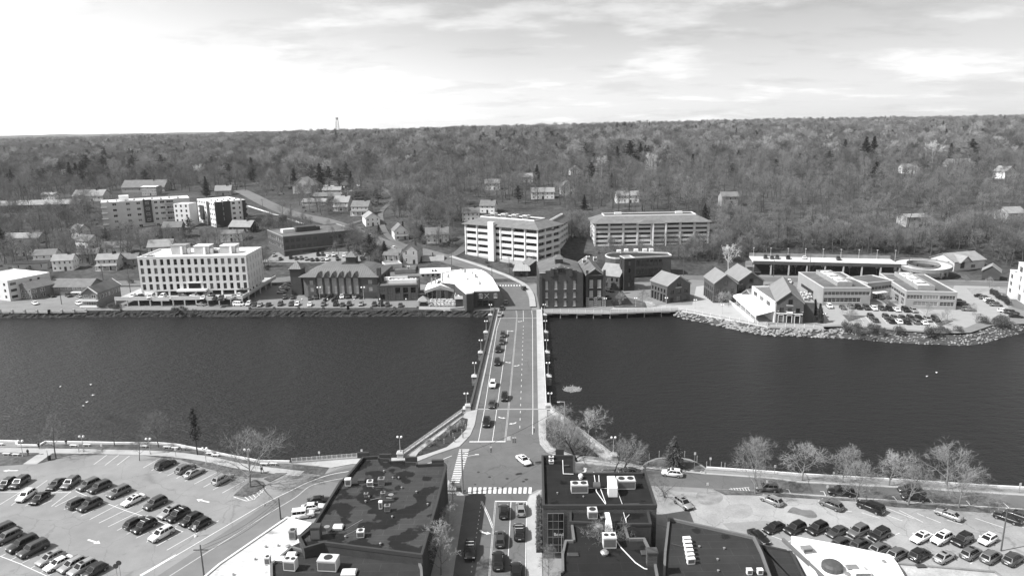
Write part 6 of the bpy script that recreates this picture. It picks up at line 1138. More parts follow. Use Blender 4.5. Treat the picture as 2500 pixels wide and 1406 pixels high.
def pipe(t, pts, z, r=.08, m=None, name='roof_pipe'):
    q = [Vector(rel(t, p[:2], z + (p[2] if len(p) > 2 else .15))) for p in pts]; MB().path(q, r, 6).build(name, m or PALEWALL, t)
def dish(t, px, z): p = rel(t, px, z); MB().tube((0, 0, 0), (0, 0, .8), .05, .05, 5).lathe([(.05, .75), (.35, .8), (.5, .95)], 12).build('satellite_dish', STEEL, t, p)
def vent(t, px, z, r=.25, h=.6): p = rel(t, px, z); MB().lathe([(r * .7, 0), (r * .7, h * .6), (r, h * .6), (r * 1.1, h * .85), (r * .5, h)], 10).build('roof_vent', STEEL, t, p)
def hatch(t, px, z, w=1.6, d=1.3, h=.35, m=None): p = rel(t, px, z); MB().box(-w / 2, -d / 2, 0, w / 2, d / 2, h).frus(-w / 2 - .08, -d / 2 - .08, w / 2 + .08, d / 2 + .08, h, -w / 2 + .1, -d / 2 + .1, w / 2 - .1, d / 2 - .1, h + .18).build('skylight', m or PALEWALL, t, p)
# left: stained dark roof
za_ = 8.2; t1, _ = poly_building('shop_building', 'big dark flat roofed building with stained roof left of the street', [zb(*q) for q in ((1335, 400), (1475, 392), (1480, 412), (1572, 415), (1575, 436), (1690, 430), (1693, 440), (1795, 445), (1800, 462), (1915, 455), (2030, 452), (2045, 470), (1962, 800), (1838, 1225), (1400, 1170), (1010, 1120), (840, 1168), (795, 1075), (905, 985), (1145, 598), (1205, 560))], za_, WALL_D, ROOF_A, low=.5, cm=EDGE_D)
for px, w, d, h, f, m in ((zb(1213, 640), 1.1, .8, 1.5, 0, WHITE), (zb(1398, 640), 1.1, 1.1, 1.0, 1, UNIT), (zb(1495, 632), 1.2, 1.1, 1.4, 1, STEEL), (zb(1365, 735), .7, .6, .8, 1, STEEL), (zb(1508, 742), .8, .8, 1.1, 1, STEEL), (zb(1545, 855), 1.0, .9, 1.2, 1, STEEL), (zb(1488, 835), .6, .6, 1.5, 0, WHITE), (zb(1320, 1070), 1.2, 1.1, 1.2, 1, UNIT), (zb(945, 1085), 1.6, 1.5, 2.4, 0, DGREY), (zb(1325, 612), 1.3, .9, .6, 0, DGREY)): hvac(t1, px, za_ - .5, w, d, h, 4, f, m)
hatch(t1, zb(1128, 1000), za_ - .5); hatch(t1, zb(705, 1270), 7.0 - .0) if False else None
dish(t1, zb(1575, 755), za_ - .5); dish(t1, zb(1035, 1028), za_ - .5)
for q in ((1590, 580), (1640, 580), (1665, 665), (1515, 525), (1425, 660), (1390, 740), (1585, 910), (1485, 1140), (1190, 1080), (1790, 700), (1885, 805), (1360, 780)): vent(t1, zb(*q), za_ - .5, .18, .4)
pipe(t1, [zb(1400, 760), zb(1500, 740), zb(1580, 745)], za_ - .5, .06, STEEL); MB().path([Vector(rel(t1, zb(1185, 1010), za_)), Vector(rel(t1, zb(1335, 925), za_ + 1.2))], .03, 4).path([Vector(rel(t1, zb(1185, 1060), za_)), Vector(rel(t1, zb(1345, 985), za_ + .6))], .03, 4).build('aerial', STEEL, t1)
for q in ((1340, 385), (1525, 400), (1745, 425), (1970, 450)): p = rel(t1, zb(*q), za_); MB().box(-1.2, -.3, -.5, 1.2, .3, .7).build('parapet_block', EDGE_D, t1, p)
t2, _ = poly_building('low_roofed_building', 'mid height grey roofed building at the bottom edge left of the street', [zb(*q) for q in ((555, 1300), (735, 1152), (850, 1186), (1010, 1130), (1400, 1180), (1800, 1235), (1835, 1330), (1850, 1560), (560, 1560))], 6.6, WALL_D, ROOF_C, low=.35, cm=EDGE_L)
hvac(t2, zb(1050, 1340), 6.3, 3.0, 1.9, 2.0, -6, 1, CREAM); hvac(t2, zb(730, 1345), 6.3, 1.9, 1.3, 1.9, -8, 2, UNIT); hatch(t2, zb(640, 1270), 6.3, 1.4, 1.1); hatch(t2, zb(735, 1235), 6.3, 1.5, 1.2); hatch(t2, zb(1220, 1385), 6.3, 2.2, 1.5); vent(t2, zb(935, 1215), 6.3, .2, .6); p = rel(t2, zb(940, 1170), 6.3); MB().lathe([(.55, 0), (.6, .5), (.5, 1.1), (.2, 1.3)], 12).build('roof_fan', STEEL, t2, p)
t3, _ = poly_building('pale_roofed_building', 'low building with worn white roof at the bottom left of the street', [zb(*q) for q in ((35, 1372), (120, 1300), (695, 905), (905, 958), (795, 1060), (800, 1120), (735, 1150), (552, 1292), (556, 1560), (-180, 1560))], 4.2, mat('pale_block', .5, .8, .1), ROOF_P, low=.12, cm=PALEWALL)
hvac(t3, zb(748, 1085), 4.1, 1.1, 1.1, 1.7, 0, 1, STEEL); hvac(t3, zb(535, 1305), 4.1, .9, .8, 1.5, 0, 1, UNIT); vent(t3, zb(705, 1165), 4.1, .4, .5)
for q in ((515, 1160), (620, 1150), (240, 1395), (425, 1265)): vent(t3, zb(*q), 4.1, .2, .3)
# right: two level dark roof
zr = 10.2; t4, _ = poly_building('dark_roofed_building', 'dark flat roofed brick building with white ducts right of the street', [zd(*q) for q in ((148, 385), (424, 385), (426, 470), (430, 532), (1000, 532), (1005, 500), (1020, 500), (1120, 805), (158, 808))], zr, brick_mat('brick_near', .06), ROOF_B, low=.5, cm=EDGE_D)
for px, w, d, h, f, m, g in ((zd(465, 690), 3.0, 1.6, 1.7, 2, CREAM, 0), (zd(857, 655), 3.2, 1.8, 1.8, 2, CREAM, 0), (zd(228, 420), .9, .6, .7, 1, UNIT, 0), (zd(228, 455), .9, .6, .7, 1, UNIT, 0), (zd(355, 480), 1.0, .4, .3, 0, DGREY, 0)): hvac(t4, px, zr - .5, w, d, h, g, f, m)
p = rel(t4, zd(745, 720), zr - .5); MB().box(-.8, -.7, 0, .8, .9, 1.7).frus(-.8, -.7, .8, .9, 1.7, -.7, .2, .7, 2.3, 2.5).build('air_duct', WHITE, t4, p)
p = rel(t4, zd(477, 580), zr - .5); MB().lathe([(.35, 0), (.35, .4), (.5, .45), (.4, .8), (.2, .95)], 10).build('roof_fan', WHITE, t4, p); p = rel(t4, zd(612, 665), zr - .5); MB().tube((-.6, 0, .6), (.6, 0, .6), .65, .65, 12).build('round_duct', mat('duct_red', .10, .6, .1), t4, p)
pipe(t4, [zd(325, 425), zd(330, 540), zd(630, 550), zd(635, 640), zd(690, 790)], zr - .5); pipe(t4, [zd(588, 525), zd(610, 690), zd(690, 800)], zr - .5); pipe(t4, [zd(530, 660), zd(780, 665), zd(830, 800)], zr - .5, .05)
for q in ((725, 575), (660, 520), (500, 740), (280, 710), (820, 620)): vent(t4, zd(*q), zr - .5, .15, .35)
MB().box(-.8, -.3, 0, .8, .3, 1.5).build('parapet_block', EDGE_D, t4, rel(t4, zd(300, 390), zr - .3))
zl = 9.0; t5, _ = poly_building('middle_roof_building', 'lower dark roofed range between the ducted roof and the front building', [zd(*q) for q in ((385, 812), (1040, 812), (1075, 965), (850, 965), (385, 945))], zl, WALL_D, ROOF_B, low=.3, cm=EDGE_D)
hvac(t5, zd(575, 905), zl - .3, 1.6, 1.6, 1.5, 0, 1, CREAM); hvac(t5, zd(910, 855), zl - .3, 2.6, 1.0, 1.2, 0, 0, DGREY); vent(t5, zd(655, 920), zl - .3, .3, .4)
pipe(t5, [zd(700, 800, ), zd(690, 850), zd(715, 920)], zl - .3); pipe(t5, [zd(835, 800), zd(840, 870), zd(860, 940)], zl - .3, .06); pipe(t5, [zd(888, 885), zd(860, 915), zd(862, 960)], zl - .3, .06)
t6, _ = poly_building('front_roof_building', 'dark roofed building with a tall white duct at the bottom centre', [zd(*q) for q in ((395, 952), (845, 940), (885, 1085), (1018, 1083), (1105, 1260), (1160, 1560), (300, 1560), (290, 1370), (320, 1362), (318, 1220), (345, 1100), (415, 1100))], 8.4, WALL_D, ROOF_B, low=.35, cm=EDGE_L)
hvac(t6, zd(718, 1150), 8.05, 2.1, 1.6, 2.0, 0, 2, UNIT); p = rel(t6, zd(715, 1040), 8.05); MB().frus(-.6, -.8, .6, .4, .3, -.4, .2, .5, 1.4, 1.6).frus(-.35, .2, .5, 1.4, 1.6, -.5, 1.1, .3, 2.0, 2.6).build('air_duct', WHITE, t6, p)
p = rel(t6, zd(628, 1015), 8.05); MB().lathe([(.6, 0), (.6, .4), (.8, .45), (.7, .9), (.3, 1.1)], 12).build('roof_fan', STEEL, t6, p); p = rel(t6, zd(678, 1220), 8.05); MB().lathe([(.5, 0), (.55, .35), (.7, .4), (.4, .7)], 12).build('roof_fan', STEEL, t6, p)
pipe(t6, [zd(775, 1100), zd(820, 1165), zd(940, 1290), zd(1015, 1340), zd(1040, 1345)], 8.05, .09); hatch(t6, zd(1020, 1215), 8.05, 1.2, 1.0, .2, DGREY); hatch(t6, zd(412, 1228), 8.05, 1.7, .7, .15, DGREY); MB().box(-.75, -.6, -8, .75, .6, 1.8).box(-.85, -.7, 1.8, .85, .7, 2.1).build('chimney', brick_mat('brick_near', .06), t6, rel(t6, zd(1075, 1285), 8.4))
MB().tube((0, 0, 0), (0, 0, 3.5), .05, .05, 5).build('mast', STEEL, t6, rel(t6, zd(316, 1220), 8.05))
# glazed entrance bay in the street end of the ducted building
A_ = Vector(rel(t4, zd(195, 808), zr)); B_ = Vector(rel(t4, zd(335, 808), zr)); w_ = (B_ - A_).length; gf, gg = window_meshes(w_, 7.6, 3, 5, mat('glazing_frame', .16), GLASS, -.06, False); wo_ = link('entrance_glazing', gf, t4, (A_.x, A_.y - .02, 1.2), math.atan2(B_.y - A_.y, B_.x - A_.x)); link('pane', gg, wo_)
lt_ = bpy.data.curves.new('lettering', 'FONT'); lt_.body = 'Bond'; lt_.size = .8; lt_.extrude = .01; lt_.materials.append(INK_W); lo_ = bpy.data.objects.new('tmp', lt_); LETTERS.append((lo_, 'lettering', wo_, (w_ * .38, -.1, 3.3), (math.pi / 2, 0, 0)))
t7, _ = poly_building('grey_roofed_building', 'dark grey roofed building with a line of condensers at the bottom right', [zd(*q) for q in ((1218, 912), (1245, 915), (1945, 1070), (2010, 1200), (2090, 1420), (2120, 1560), (1165, 1560), (1185, 1200))], 6.6, WALL_D, ROOF_C, low=.4, cm=EDGE_L)
for k in range(6): hvac(t7, zd(1372 + k * 7, 1125 + k * 36 - (4 if k else 0)), 6.2, 1.2, .6, 1.1, 6, 0, WHITE, 'condenser')
for q in ((1635, 1268), (1480, 1160), (1690, 1175), (1640, 1365)): vent(t7, zd(*q), 6.2, .2, .3)
for k in range(2): hvac(t7, zd(1900 + 90 * k, 1390), 6.2, .8, .6, 1.0, 0, 0, WHITE, 'condenser')
pipe(t7, [zd(1245, 1130), zd(1300, 1145), zd(1350, 1160)], 6.2, .07, DGREY)
t8, _ = poly_building('low_grey_roof', 'low grey roofed range beside the bright white roof', [zd(*q) for q in ((1955, 1080), (1978, 1130), (2258, 1192), (2372, 1420), (2400, 1560), (2125, 1560), (2020, 1210))], 4.6, WALL_D, ROOF_C, low=.2, cm=EDGE_D); vent(t8, zd(2230, 1195), 4.4, .25, .4)
t9, _ = poly_building('white_roofed_building', 'building with glaring white roof and white side wall at the bottom right', [ze(*q) for q in ((528, 1068), (880, 1130), (1362, 1228), (1420, 1300), (1480, 1410), (1530, 1560), (830, 1560), (690, 1330))], 6.0, mat('white_render', .7, .8, .05), RF_W, low=.3, cm=WHITE)
MB().box(-.2, -9, -.2, .2, 6.5, .35).build('dark_gutter', EDGE_L, t9, rel(t9, ze(660, 1290), 6.0), R(13))
p = rel(t9, ze(870, 1340), 5.7); MB().lathe([(1.6, 0), (1.6, .7), (1.2, 1.0), (.3, 1.15)], 16).build('roof_cowl', mat('cowl_dark', .08, .5, .2), t9, p); hvac(t9, ze(655, 1200), 5.7, 1.7, 1.0, .9, 8, 0, STEEL); hvac(t9, ze(1120, 1400), 5.7, 2.4, 1.0, .8, 0, 0, UNIT); hatch(t9, ze(1040, 1335), 5.7, 1.7, 1.0, .2, mat('hatch_grey', .2)); vent(t9, ze(1140, 1370), 5.7, .45, .3); vent(t9, ze(1305, 1285), 5.7, .3, .3); vent(t9, ze(995, 1390), 5.7, .45, .3)
pipe(t9, [(*ze(1165, 1375), .1), (*ze(1160, 1345), .9), (*ze(1145, 1330), .9)], 5.7, .14, STEEL)
t10, _ = poly_building('pale_low_roof', 'low pale roofed range at the bottom right corner', [ze(*q) for q in ((1400, 1290), (2250, 1362), (2330, 1420), (2360, 1560), (1540, 1560))], 4.4, CREAM, mat('roof_pale_stained', .45, .8, .25, .3, big=.3), low=.15, cm=mat('coping_grey', .2)); hatch(t10, ze(1620, 1325), 4.3, 1.4, .6, .2, DGREY)
# ------------------------------------------------------------------ vehicles
def paint(name, c, metal=0.0): return mat(name, c, 0.32, 0, spec=0.5, metal=metal, coat=0.6)
CARC = {'black': paint('car_black', .010), 'dark grey': paint('car_dark_grey', .045), 'grey': paint('car_grey', .13, .2), 'silver': paint('car_silver', .34, .3), 'white': paint('car_white', .78)}
TYRE = mat('tyre', .018, .85, 0); RIM = mat('wheel_rim', .30, .35, 0, metal=.5); LAMP = mat('headlamp', .55, .15, 0, spec=.6); TAIL = mat('tail_lamp', .07, .2, 0, spec=.6); CGLASS = mat('car_glass', .012, .06, 0, spec=.35); PLAST = mat('car_plastic', .02, .6, 0); PLATE = mat('plate', .6, .6, 0)
KINDS = {  # L W H belt hood rear(x0 base, x1 top) front(x0 base, x1 top) tail height
    'sedan': (4.75, 1.84, 1.45, .93, .88, (-1.75, -1.05), (1.05, .25), .98), 'suv': (4.7, 1.92, 1.72, 1.06, 1.02, (-2.25, -1.85), (1.15, .42), 1.02), 'large SUV': (5.1, 2.02, 1.86, 1.14, 1.1, (-2.45, -2.2), (1.2, .6), 1.1),
    'hatchback': (4.15, 1.8, 1.52, .97, .93, (-1.98, -1.45), (1.15, .35), .98), 'crossover': (4.6, 1.86, 1.6, 1.0, .96, (-2.15, -1.6), (1.15, .35), 1.0), 'jeep': (4.4, 1.9, 1.84, 1.12, 1.12, (-2.1, -2.02), (.72, .55), 1.1), 'van': (5.0, 2.0, 2.0, 1.15, 1.05, (-2.42, -2.3), (1.6, .9), 1.1)}
CM = {}
def car_meshes(kind):
    if kind in CM: return CM[kind]
    L, W, H, belt, hood, (rb, rt), (fb, ft), tail = KINDS[kind]; hw = W / 2; h2 = L / 2
    st = [(-h2, .80, tail - .35), (-h2 + .08, .90, tail - .08), (-h2 + .3, .97, tail), (rb + .15, 1.0, belt), (-.2, 1.0, belt), (fb - .1, 1.0, belt - .01), (fb + .25, .99, hood + .01), (h2 - .55, .95, hood - .06), (h2 - .18, .88, hood - .16), (h2 - .03, .80, hood - .34)]
    zb_ = .24; mb = MB(); rings = []
    for x, wf, zt in st:
        w = hw * wf; e = .12 if abs(x) > h2 - .2 else 0
        rings.append([(x, -w * .9, zb_ + e), (x, -w, zb_ + .18 + e), (x, -w, zt - .22), (x, -w * .965, zt - .07), (x, -w * .82, zt), (x, 0, zt + .025), (x, w * .82, zt), (x, w * .965, zt - .07), (x, w, zt - .22), (x, w, zb_ + .18 + e), (x, w * .9, zb_ + e)])
    n = 11; i = len(mb.v)
    for r in rings: mb.v += r
    for a in range(len(rings) - 1):
        for k in range(n - 1): mb.f.append((i + a * n + k, i + (a + 1) * n + k, i + (a + 1) * n + k + 1, i + a * n + k + 1)); mb.m.append(0)
        mb.f.append((i + a * n + n - 1, i + (a + 1) * n + n - 1, i + (a + 1) * n, i + a * n)); mb.m.append(0)
    mb.f.append(tuple(i + k for k in range(n))); mb.m.append(0); mb.f.append(tuple(i + (len(rings) - 1) * n + n - 1 - k for k in range(n))); mb.m.append(0)
    wb, wt = hw * .88, hw * (.70 if kind != 'jeep' else .82); zt = H - .06; zq = belt - .03
    hull = {'A': (rb, -wb, zq), 'B': (fb, -wb, zq), 'C': (fb, wb, zq), 'D': (rb, wb, zq), 'a': (rt, -wt, zt), 'b': (ft, -wt, zt), 'c': (ft, wt, zt), 'd': (rt, wt, zt)}
    q = hull; mb.quad(q['A'], q['B'], q['b'], q['a']).quad(q['B'], q['C'], q['c'], q['b']).quad(q['C'], q['D'], q['d'], q['c']).quad(q['D'], q['A'], q['a'], q['d'])
    xs = [rt, rt + (ft - rt) * .2, rt + (ft - rt) * .8, ft]                     # gently crowned roof
    for a in range(3):
        za0 = zt + (0 if a == 0 else .06); za1 = zt + (0 if a == 2 else .06); x0, x1 = xs[a], xs[a + 1]
        mb.quad((x0, -wt, zt), (x1, -wt, zt), (x1, -wt * .8, za1), (x0, -wt * .8, za0)).quad((x0, -wt * .8, za0), (x1, -wt * .8, za1), (x1, wt * .8, za1), (x0, wt * .8, za0)).quad((x0, wt * .8, za0), (x1, wt * .8, za1), (x1, wt, zt), (x0, wt, zt))
    for s in (-1, 1): mb.box(fb - .35, s * (hw + .02) - .1, belt + .02, fb - .15, s * (hw + .02) + .1, belt + .2)
    body = mb.mesh('body', CARC['grey']); body.polygons.foreach_set('use_smooth', [k < (len(rings) - 1) * n for k in range(len(body.polygons))])
    def pane(p0, p1, p2, p3, ins, off):
        v = [Vector(p) for p in (p0, p1, p2, p3)]; c = sum(v, Vector()) / 4; nrm = (v[1] - v[0]).cross(v[3] - v[0]).normalized()
        bl = lambda s, t: (v[0].lerp(v[1], s)).lerp(v[3].lerp(v[2], s), t) + nrm * off
        return [bl(ins, .1), bl(1 - ins, .1), bl(1 - ins, .92), bl(ins, .92)]
    ws = MB().quad(*pane(q['B'], q['C'], q['c'], q['b'], .06, .012)).mesh('windshield', CGLASS); rw = MB().quad(*pane(q['D'], q['A'], q['a'], q['d'], .1, .012)).mesh('rear_window', CGLASS)
    def side(a, b, c, d):
        v = [Vector(p) for p in (a, b, c, d)]; nrm = (v[1] - v[0]).cross(v[3] - v[0]).normalized(); bl = lambda s, t: (v[0].lerp(v[1], s)).lerp(v[3].lerp(v[2], s), t) + nrm * .012; m = MB()
        for s0, s1 in ((.06, .33), (.36, .64), (.67, .95)): m.quad(bl(s0, .12), bl(s1, .12), bl(s1, .88), bl(s0, .88))
        return m.mesh('side_window', CGLASS)
    s1 = side(q['A'], q['B'], q['b'], q['a']); s2 = side(q['C'], q['D'], q['d'], q['c'])
    wr = .35 if H > 1.55 else .32; ty = MB().tube((0, -.12, 0), (0, .12, 0), wr, wr, 14).mesh('wheel', TYRE); rm = MB().tube((0, -.128, 0), (0, .128, 0), wr * .64, wr * .64, 8).mesh('rim', RIM)
    hl = MB().box(h2 - .22, -.2, hood - .36, h2 - .06, .2, hood - .2).mesh('headlight', LAMP); tl = MB().box(-h2 - .01, -.12, tail - .42, -h2 + .12, .12, tail - .12).mesh('tail_light', TAIL)
    under = MB().box(-h2 + .25, -hw * .86, .17, h2 - .25, hw * .86, .3).box(h2 - .1, -hw * .55, .35, h2 - .005, hw * .55, hood - .4).mesh('underbody', PLAST); pl = MB().box(-h2 - .015, -.26, tail - .5, -h2 + .05, .26, tail - .36).mesh('number_plate', PLATE)
    rails = MB().tube((rt + .2, -wt * .92, H + .04), (ft - .2, -wt * .92, H + .04), .025, .025, 4).tube((rt + .2, wt * .92, H + .04), (ft - .2, wt * .92, H + .04), .025, .025, 4).mesh('roof_rails', PLAST); sr = MB().quad((ft - .75, -wt * .6, H + .012), (ft - .12, -wt * .6, H + .012), (ft - .12, wt * .6, H + .012), (ft - .75, wt * .6, H + .012)).mesh('sunroof', CGLASS); bars = MB().box(.1, -wt, H + .02, .2, wt, H + .09).box(-.9, -wt, H + .02, -.8, wt, H + .09).mesh('roof_bars', UNIT)
    CM[kind] = dict(body=body, ws=ws, rw=rw, s1=s1, s2=s2, ty=ty, rm=rm, hl=hl, tl=tl, under=under, pl=pl, rails=rails, sr=sr, bars=bars, wr=wr); return CM[kind]
def car(p, ang, colour, kind, label, group, z=0.0, near=True, extra=''):
    m = car_meshes(kind); L, W, H = KINDS[kind][:3]; t = thing('parked_car' if 'parked' in group else 'car', label, 'car', (p.x, p.y, z), ang, group)
    b = link('body', m['body'], t); b.material_slots[0].link = 'OBJECT'; b.material_slots[0].material = CARC[colour]
    link('windshield', m['ws'], t); link('rear_window', m['rw'], t); link('side_window', m['s1'], t); link('side_window', m['s2'], t); link('underbody', m['under'], t)
    for sx in (.31, -.29):
        for sy in (-1, 1):
            w = link('wheel', m['ty'], t, (sx * L, sy * (W / 2 - .11), m['wr']))
            if near: link('rim', m['rm'], w)
    if near:
        for s in (-1, 1): link('headlight', m['hl'], t, (0, s * (W / 2 * .66), 0)); link('tail_light', m['tl'], t, (0, s * (W / 2 * .62), 0))
        link('number_plate', m['pl'], t)
        if kind in ('suv', 'large SUV', 'crossover'): link('roof_rails', m['rails'], t)
        if 's' in extra: link('sunroof', m['sr'], t)
        if 'b' in extra: link('roof_bars', m['bars'], t)
    return t
ORD = 'first second third fourth fifth sixth seventh eighth ninth tenth eleventh twelfth thirteenth fourteenth fifteenth sixteenth seventeenth eighteenth nineteenth twentieth'.split()
CC = {'k': 'black', 'd': 'dark grey', 'g': 'grey', 's': 'silver', 'w': 'white'}; TT = {'S': 'sedan', 'U': 'suv', 'L': 'large SUV', 'H': 'hatchback', 'C': 'crossover', 'J': 'jeep', 'V': 'van'}
NAMES = {'suv': 'SUV', 'jeep': 'boxy off-roader'}
def fleet(title, group, zf_, rows, near=True, z=0.0, ahead=None, hz=.55, ground=None):
    rows = sorted(rows, key=lambda r: r[0])
    for k, r in enumerate(rows):
        x, y, code = r[0], r[1], r[2]; px = zf_(x, y); p = T(px[0], px[1], hz) if z is None else G(px[0], px[1], z + hz); h = r[3] if len(r) > 3 and r[3] is not None else ahead
        a, b = G(*zf_(*h[0]), z or 0), G(*zf_(*h[1]), z or 0); ang = math.atan2(b.y - a.y, b.x - a.x); kind = TT[code[1]]
        zz = terr(p.x, p.y) + .26 if z is None else z
        car(p, ang, CC[code[0]], kind, '%s %s, %s from the left %s' % (CC[code[0]], NAMES.get(kind, kind), ORD[k] if k < 20 else 'last', title), group, zz, near, code[2:])
I2 = lambda x, y: (x, y)
D1 = ((1280, 740), (835, 957)); D1r = (D1[1], D1[0]); D2 = ((400, 595), (95, 808)); D0 = ((1563, 602), (1750, 508))
fleet('in the row along the grass, left car park', 'cars parked in the left car park', za, [(1400, 462, 'kU', D0), (1568, 497, 'gC', D0), (1640, 532, 'sSs', D0), (1882, 587, 'sU', D0)])
fleet('in the upper middle row, left car park', 'cars parked in the left car park', za, [(58, 625, 'dC', D2), (168, 615, 'dU', D2), (473, 628, 'dS', D2), (597, 620, 'gU', D2), (750, 635, 'gU'), (843, 655, 'dU'), (1005, 697, 'gU'), (1127, 762, 'wSs'), (1312, 792, 'dU'), (1436, 868, 'sUs'), (1505, 892, 'kUb'), (1616, 926, 'kC'), (1692, 966, 'kH')], ahead=D1)
fleet('in the lower middle row, left car park', 'cars parked in the left car park', za, [(222, 725, 'wC', D2), (336, 745, 'kS', D2), (670, 787, 'dU', D1r), (760, 806, 'dUs'), (1150, 954, 'kC', D1r), (1220, 985, 'kUb'), (1365, 1052, 'wUs')], ahead=D1)
fleet('in the bottom row, left car park', 'cars parked in the left car park', za, [(10, 1020, 'dU'), (65, 1078, 'gU'), (192, 1140, 'kL'), (282, 1180, 'dL'), (426, 1255, 'sCs'), (495, 1296, 'wS'), (612, 1310, 'sC'), (697, 1338, 'sUs'), (803, 1358, 'kH')], ahead=D1)
fleet('beside the dark roof, left street', 'cars parked beside the dark roof', zb, [(965, 765, 'kS'), (915, 822, 'wS'), (832, 885, 'wJ')], ahead=((800, 880), (960, 862)))
E1 = ((1560, 920), (1330, 830)); E2 = ((1440, 1040), (1300, 1110)); E2r = (E2[1], E2[0]); E3 = ((1065, 735), (800, 715))
fleet('in the back row, right car park', 'cars parked in the right car park', ze, [(360, 764, 'sC'), (865, 802, 'gC'), (1197, 826, 'kL'), (1855, 884, 'sS'), (2350, 912, 'kS'), (2450, 888, 'dS'), (-387, 788, 'sCs', ((-387, 788), (-300, 850)))], ahead=E1)
fleet('in the middle row, right car park', 'cars parked in the right car park', ze, [(250, 1072, 'kS', ((250, 1050), (340, 1120))), (378, 995, 'kS'), (558, 1004, 'kU'), (745, 1004, 'kU'), (912, 1030, 'dS'), (1090, 1028, 'gU'), (1270, 1055, 'kU'), (1622, 1075, 'wSs'), (1795, 1088, 'wUs'), (1972, 1100, 'kU'), (2187, 1096, 'wHs')], ahead=E2)
fleet('in the front row, right car park', 'cars parked in the right car park', ze, [(955, 1130, 'dU'), (1115, 1140, 'dUs'), (1275, 1172, 'gC'), (1425, 1215, 'gC'), (1610, 1225, 'kU'), (1820, 1240, 'sSs'), (2045, 1212, 'gUs'), (2215, 1243, 'gU'), (2402, 1262, 'dU')], ahead=E2r)
fleet('parked along the riverside road', 'cars parked along the riverside road', ze, [(320, 660, 'gU'), (945, 697, 'kL'), (1560, 738, 'kU'), (1532, 680, 'dU')], ahead=E3)
fleet('moving on the riverside road', 'moving cars', zd, [(1250, 536, 'wCs'), (890, 522, 'kS')], ahead=((1335, 560), (1155, 540)))
fleet('crossing the junction', 'moving cars', zc, [(1103, 425, 'wSs')], ahead=((1040, 370), (1165, 470)))
BR = [(1228, 817, 'dU'), (1225, 834, 'dC'), (1216.5, 853, 'kU'), (1214, 884, 'kU'), (1203, 938, 'wU'), (1232, 969, 'kUs'), (1201, 986, 'dS'), (1188, 1031, 'kUs'), (1219.5, 767.5, 'sS'), (1225, 752, 'kS'), (1235, 738, 'gS')]
for k, (x, y, c) in enumerate(sorted(BR, key=lambda r: -r[1])): p = G(x, y, .6); car(p, math.atan2(-1, -.02), CC[c[0]], TT[c[1]], '%s %s, %s vehicle from the near end in the oncoming bridge lanes' % (CC[c[0]], NAMES.get(TT[c[1]], TT[c[1]]), ORD[k]), 'oncoming cars on the bridge', .02, True, c[2:])
car(G(1279, 705, .6), math.atan2(1, -.2), 'black', 'suv', 'black SUV driving away at the far end of the bridge', 'moving cars', .25)
for k, (x, y, c) in enumerate(((1230, 1247, 'kU'), (1271.5, 1241, 'sUs'), (1267.5, 1297, 'kLb'), (1221, 1314, 'dUs'), (1216.5, 1367, 'kL'), (1260, 1392, 'kU'))): car(G(x, y, .7), math.atan2(1, -.015), CC[c[0]], TT[c[1]], '%s %s waiting in the %s near lane, %s from the stop line' % (CC[c[0]], NAMES.get(TT[c[1]], TT[c[1]]), 'right' if x > 1245 else 'left', ORD[(0, 0, 1, 1, 2, 2)[k]]), 'cars waiting at the near stop line', .02, True, c[2:])
car(G(1147.5, 1343, .7), math.atan2(-1, .03), 'black', 'large SUV', 'black SUV with striped roof coming down the near street', 'moving cars', .02, True, 'bs')
# far bank
FS = ((0, 0), (-26, 15)); C2 = ((40, 1240), (10, 1270)); C2a = ((30, 1240), (20, 1275))
fleet('in the riverside row before the hall', 'cars parked before the metal roofed hall', k2, [(28, 1256, 'wU'), (82, 1264, 'dS'), (135, 1266, 'sS'), (215, 1264, 'kS'), (330, 1258, 'dU'), (435, 1258, 'dU'), (492, 1259, 'wC'), (612, 1262, 'wS'), (740, 1259, 'gC'), (858, 1258, 'kL'), (920, 1264, 'dS'), (985, 1260, 'dU'), (1100, 1258, 'sU'), (1225, 1264, 'dU'), (1288, 1262, 'kL'), (1350, 1265, 'dC'), (1475, 1270, 'dS')], False, .06, C2)
fleet('in the row against the hall', 'cars parked before the metal roofed hall', k2, [(372, 1196, 'dU'), (445, 1194, 'dS'), (612, 1202, 'dS'), (672, 1196, 'dL'), (862, 1192, 'dU'), (915, 1190, 'wU'), (970, 1188, 'dL'), (1033, 1188, 'sC'), (1097, 1190, 'kS')], False, .06, C2a)
fleet('in the shaded lane left of the tower', 'cars parked in the lane by the tower', k2, [(405, 1068, 'kS'), (385, 1088, 'dS'), (372, 1106, 'sS'), (358, 1124, 'dC'), (340, 1145, 'sC')], False, .06, ((430, 1070), (300, 1075)))
fleet('in the car park behind the hall', 'cars parked behind the metal roofed hall', k2, [(270, 803, 'sC'), (330, 832, 'dS'), (430, 828, 'kU'), (480, 834, 'dS'), (530, 832, 'gC'), (578, 834, 'sU'), (632, 843, 'dS'), (680, 842, 'kS'), (730, 842, 'sS'), (775, 840, 'wU'), (690, 798, 'kU'), (735, 797, 'dU'), (782, 806, 'wS'), (838, 800, 'wL'), (875, 838, 'dU'), (938, 806, 'wU'), (1080, 780, 'kL'), (1105, 832, 'kS'), (1365, 800, 'wS')], False, None, C2a)
fleet('on the rising road', 'moving cars', k2, [(1408, 735, 'wU')], False, None, ((1408, 735), (1300, 690)))
fleet('on the deck before the white office', 'cars on the office parking deck', k6, [(30, 985, 'wS'), (150, 990, 'kS'), (330, 1005, 'wU'), (535, 1000, 'wL'), (1225, 1018, 'wS'), (1420, 1040, 'kS'), (1525, 1025, 'dU'), (1740, 1000, 'sS'), (1830, 970, 'wS')], False, 3.1, ((60, 985), (20, 1010)))
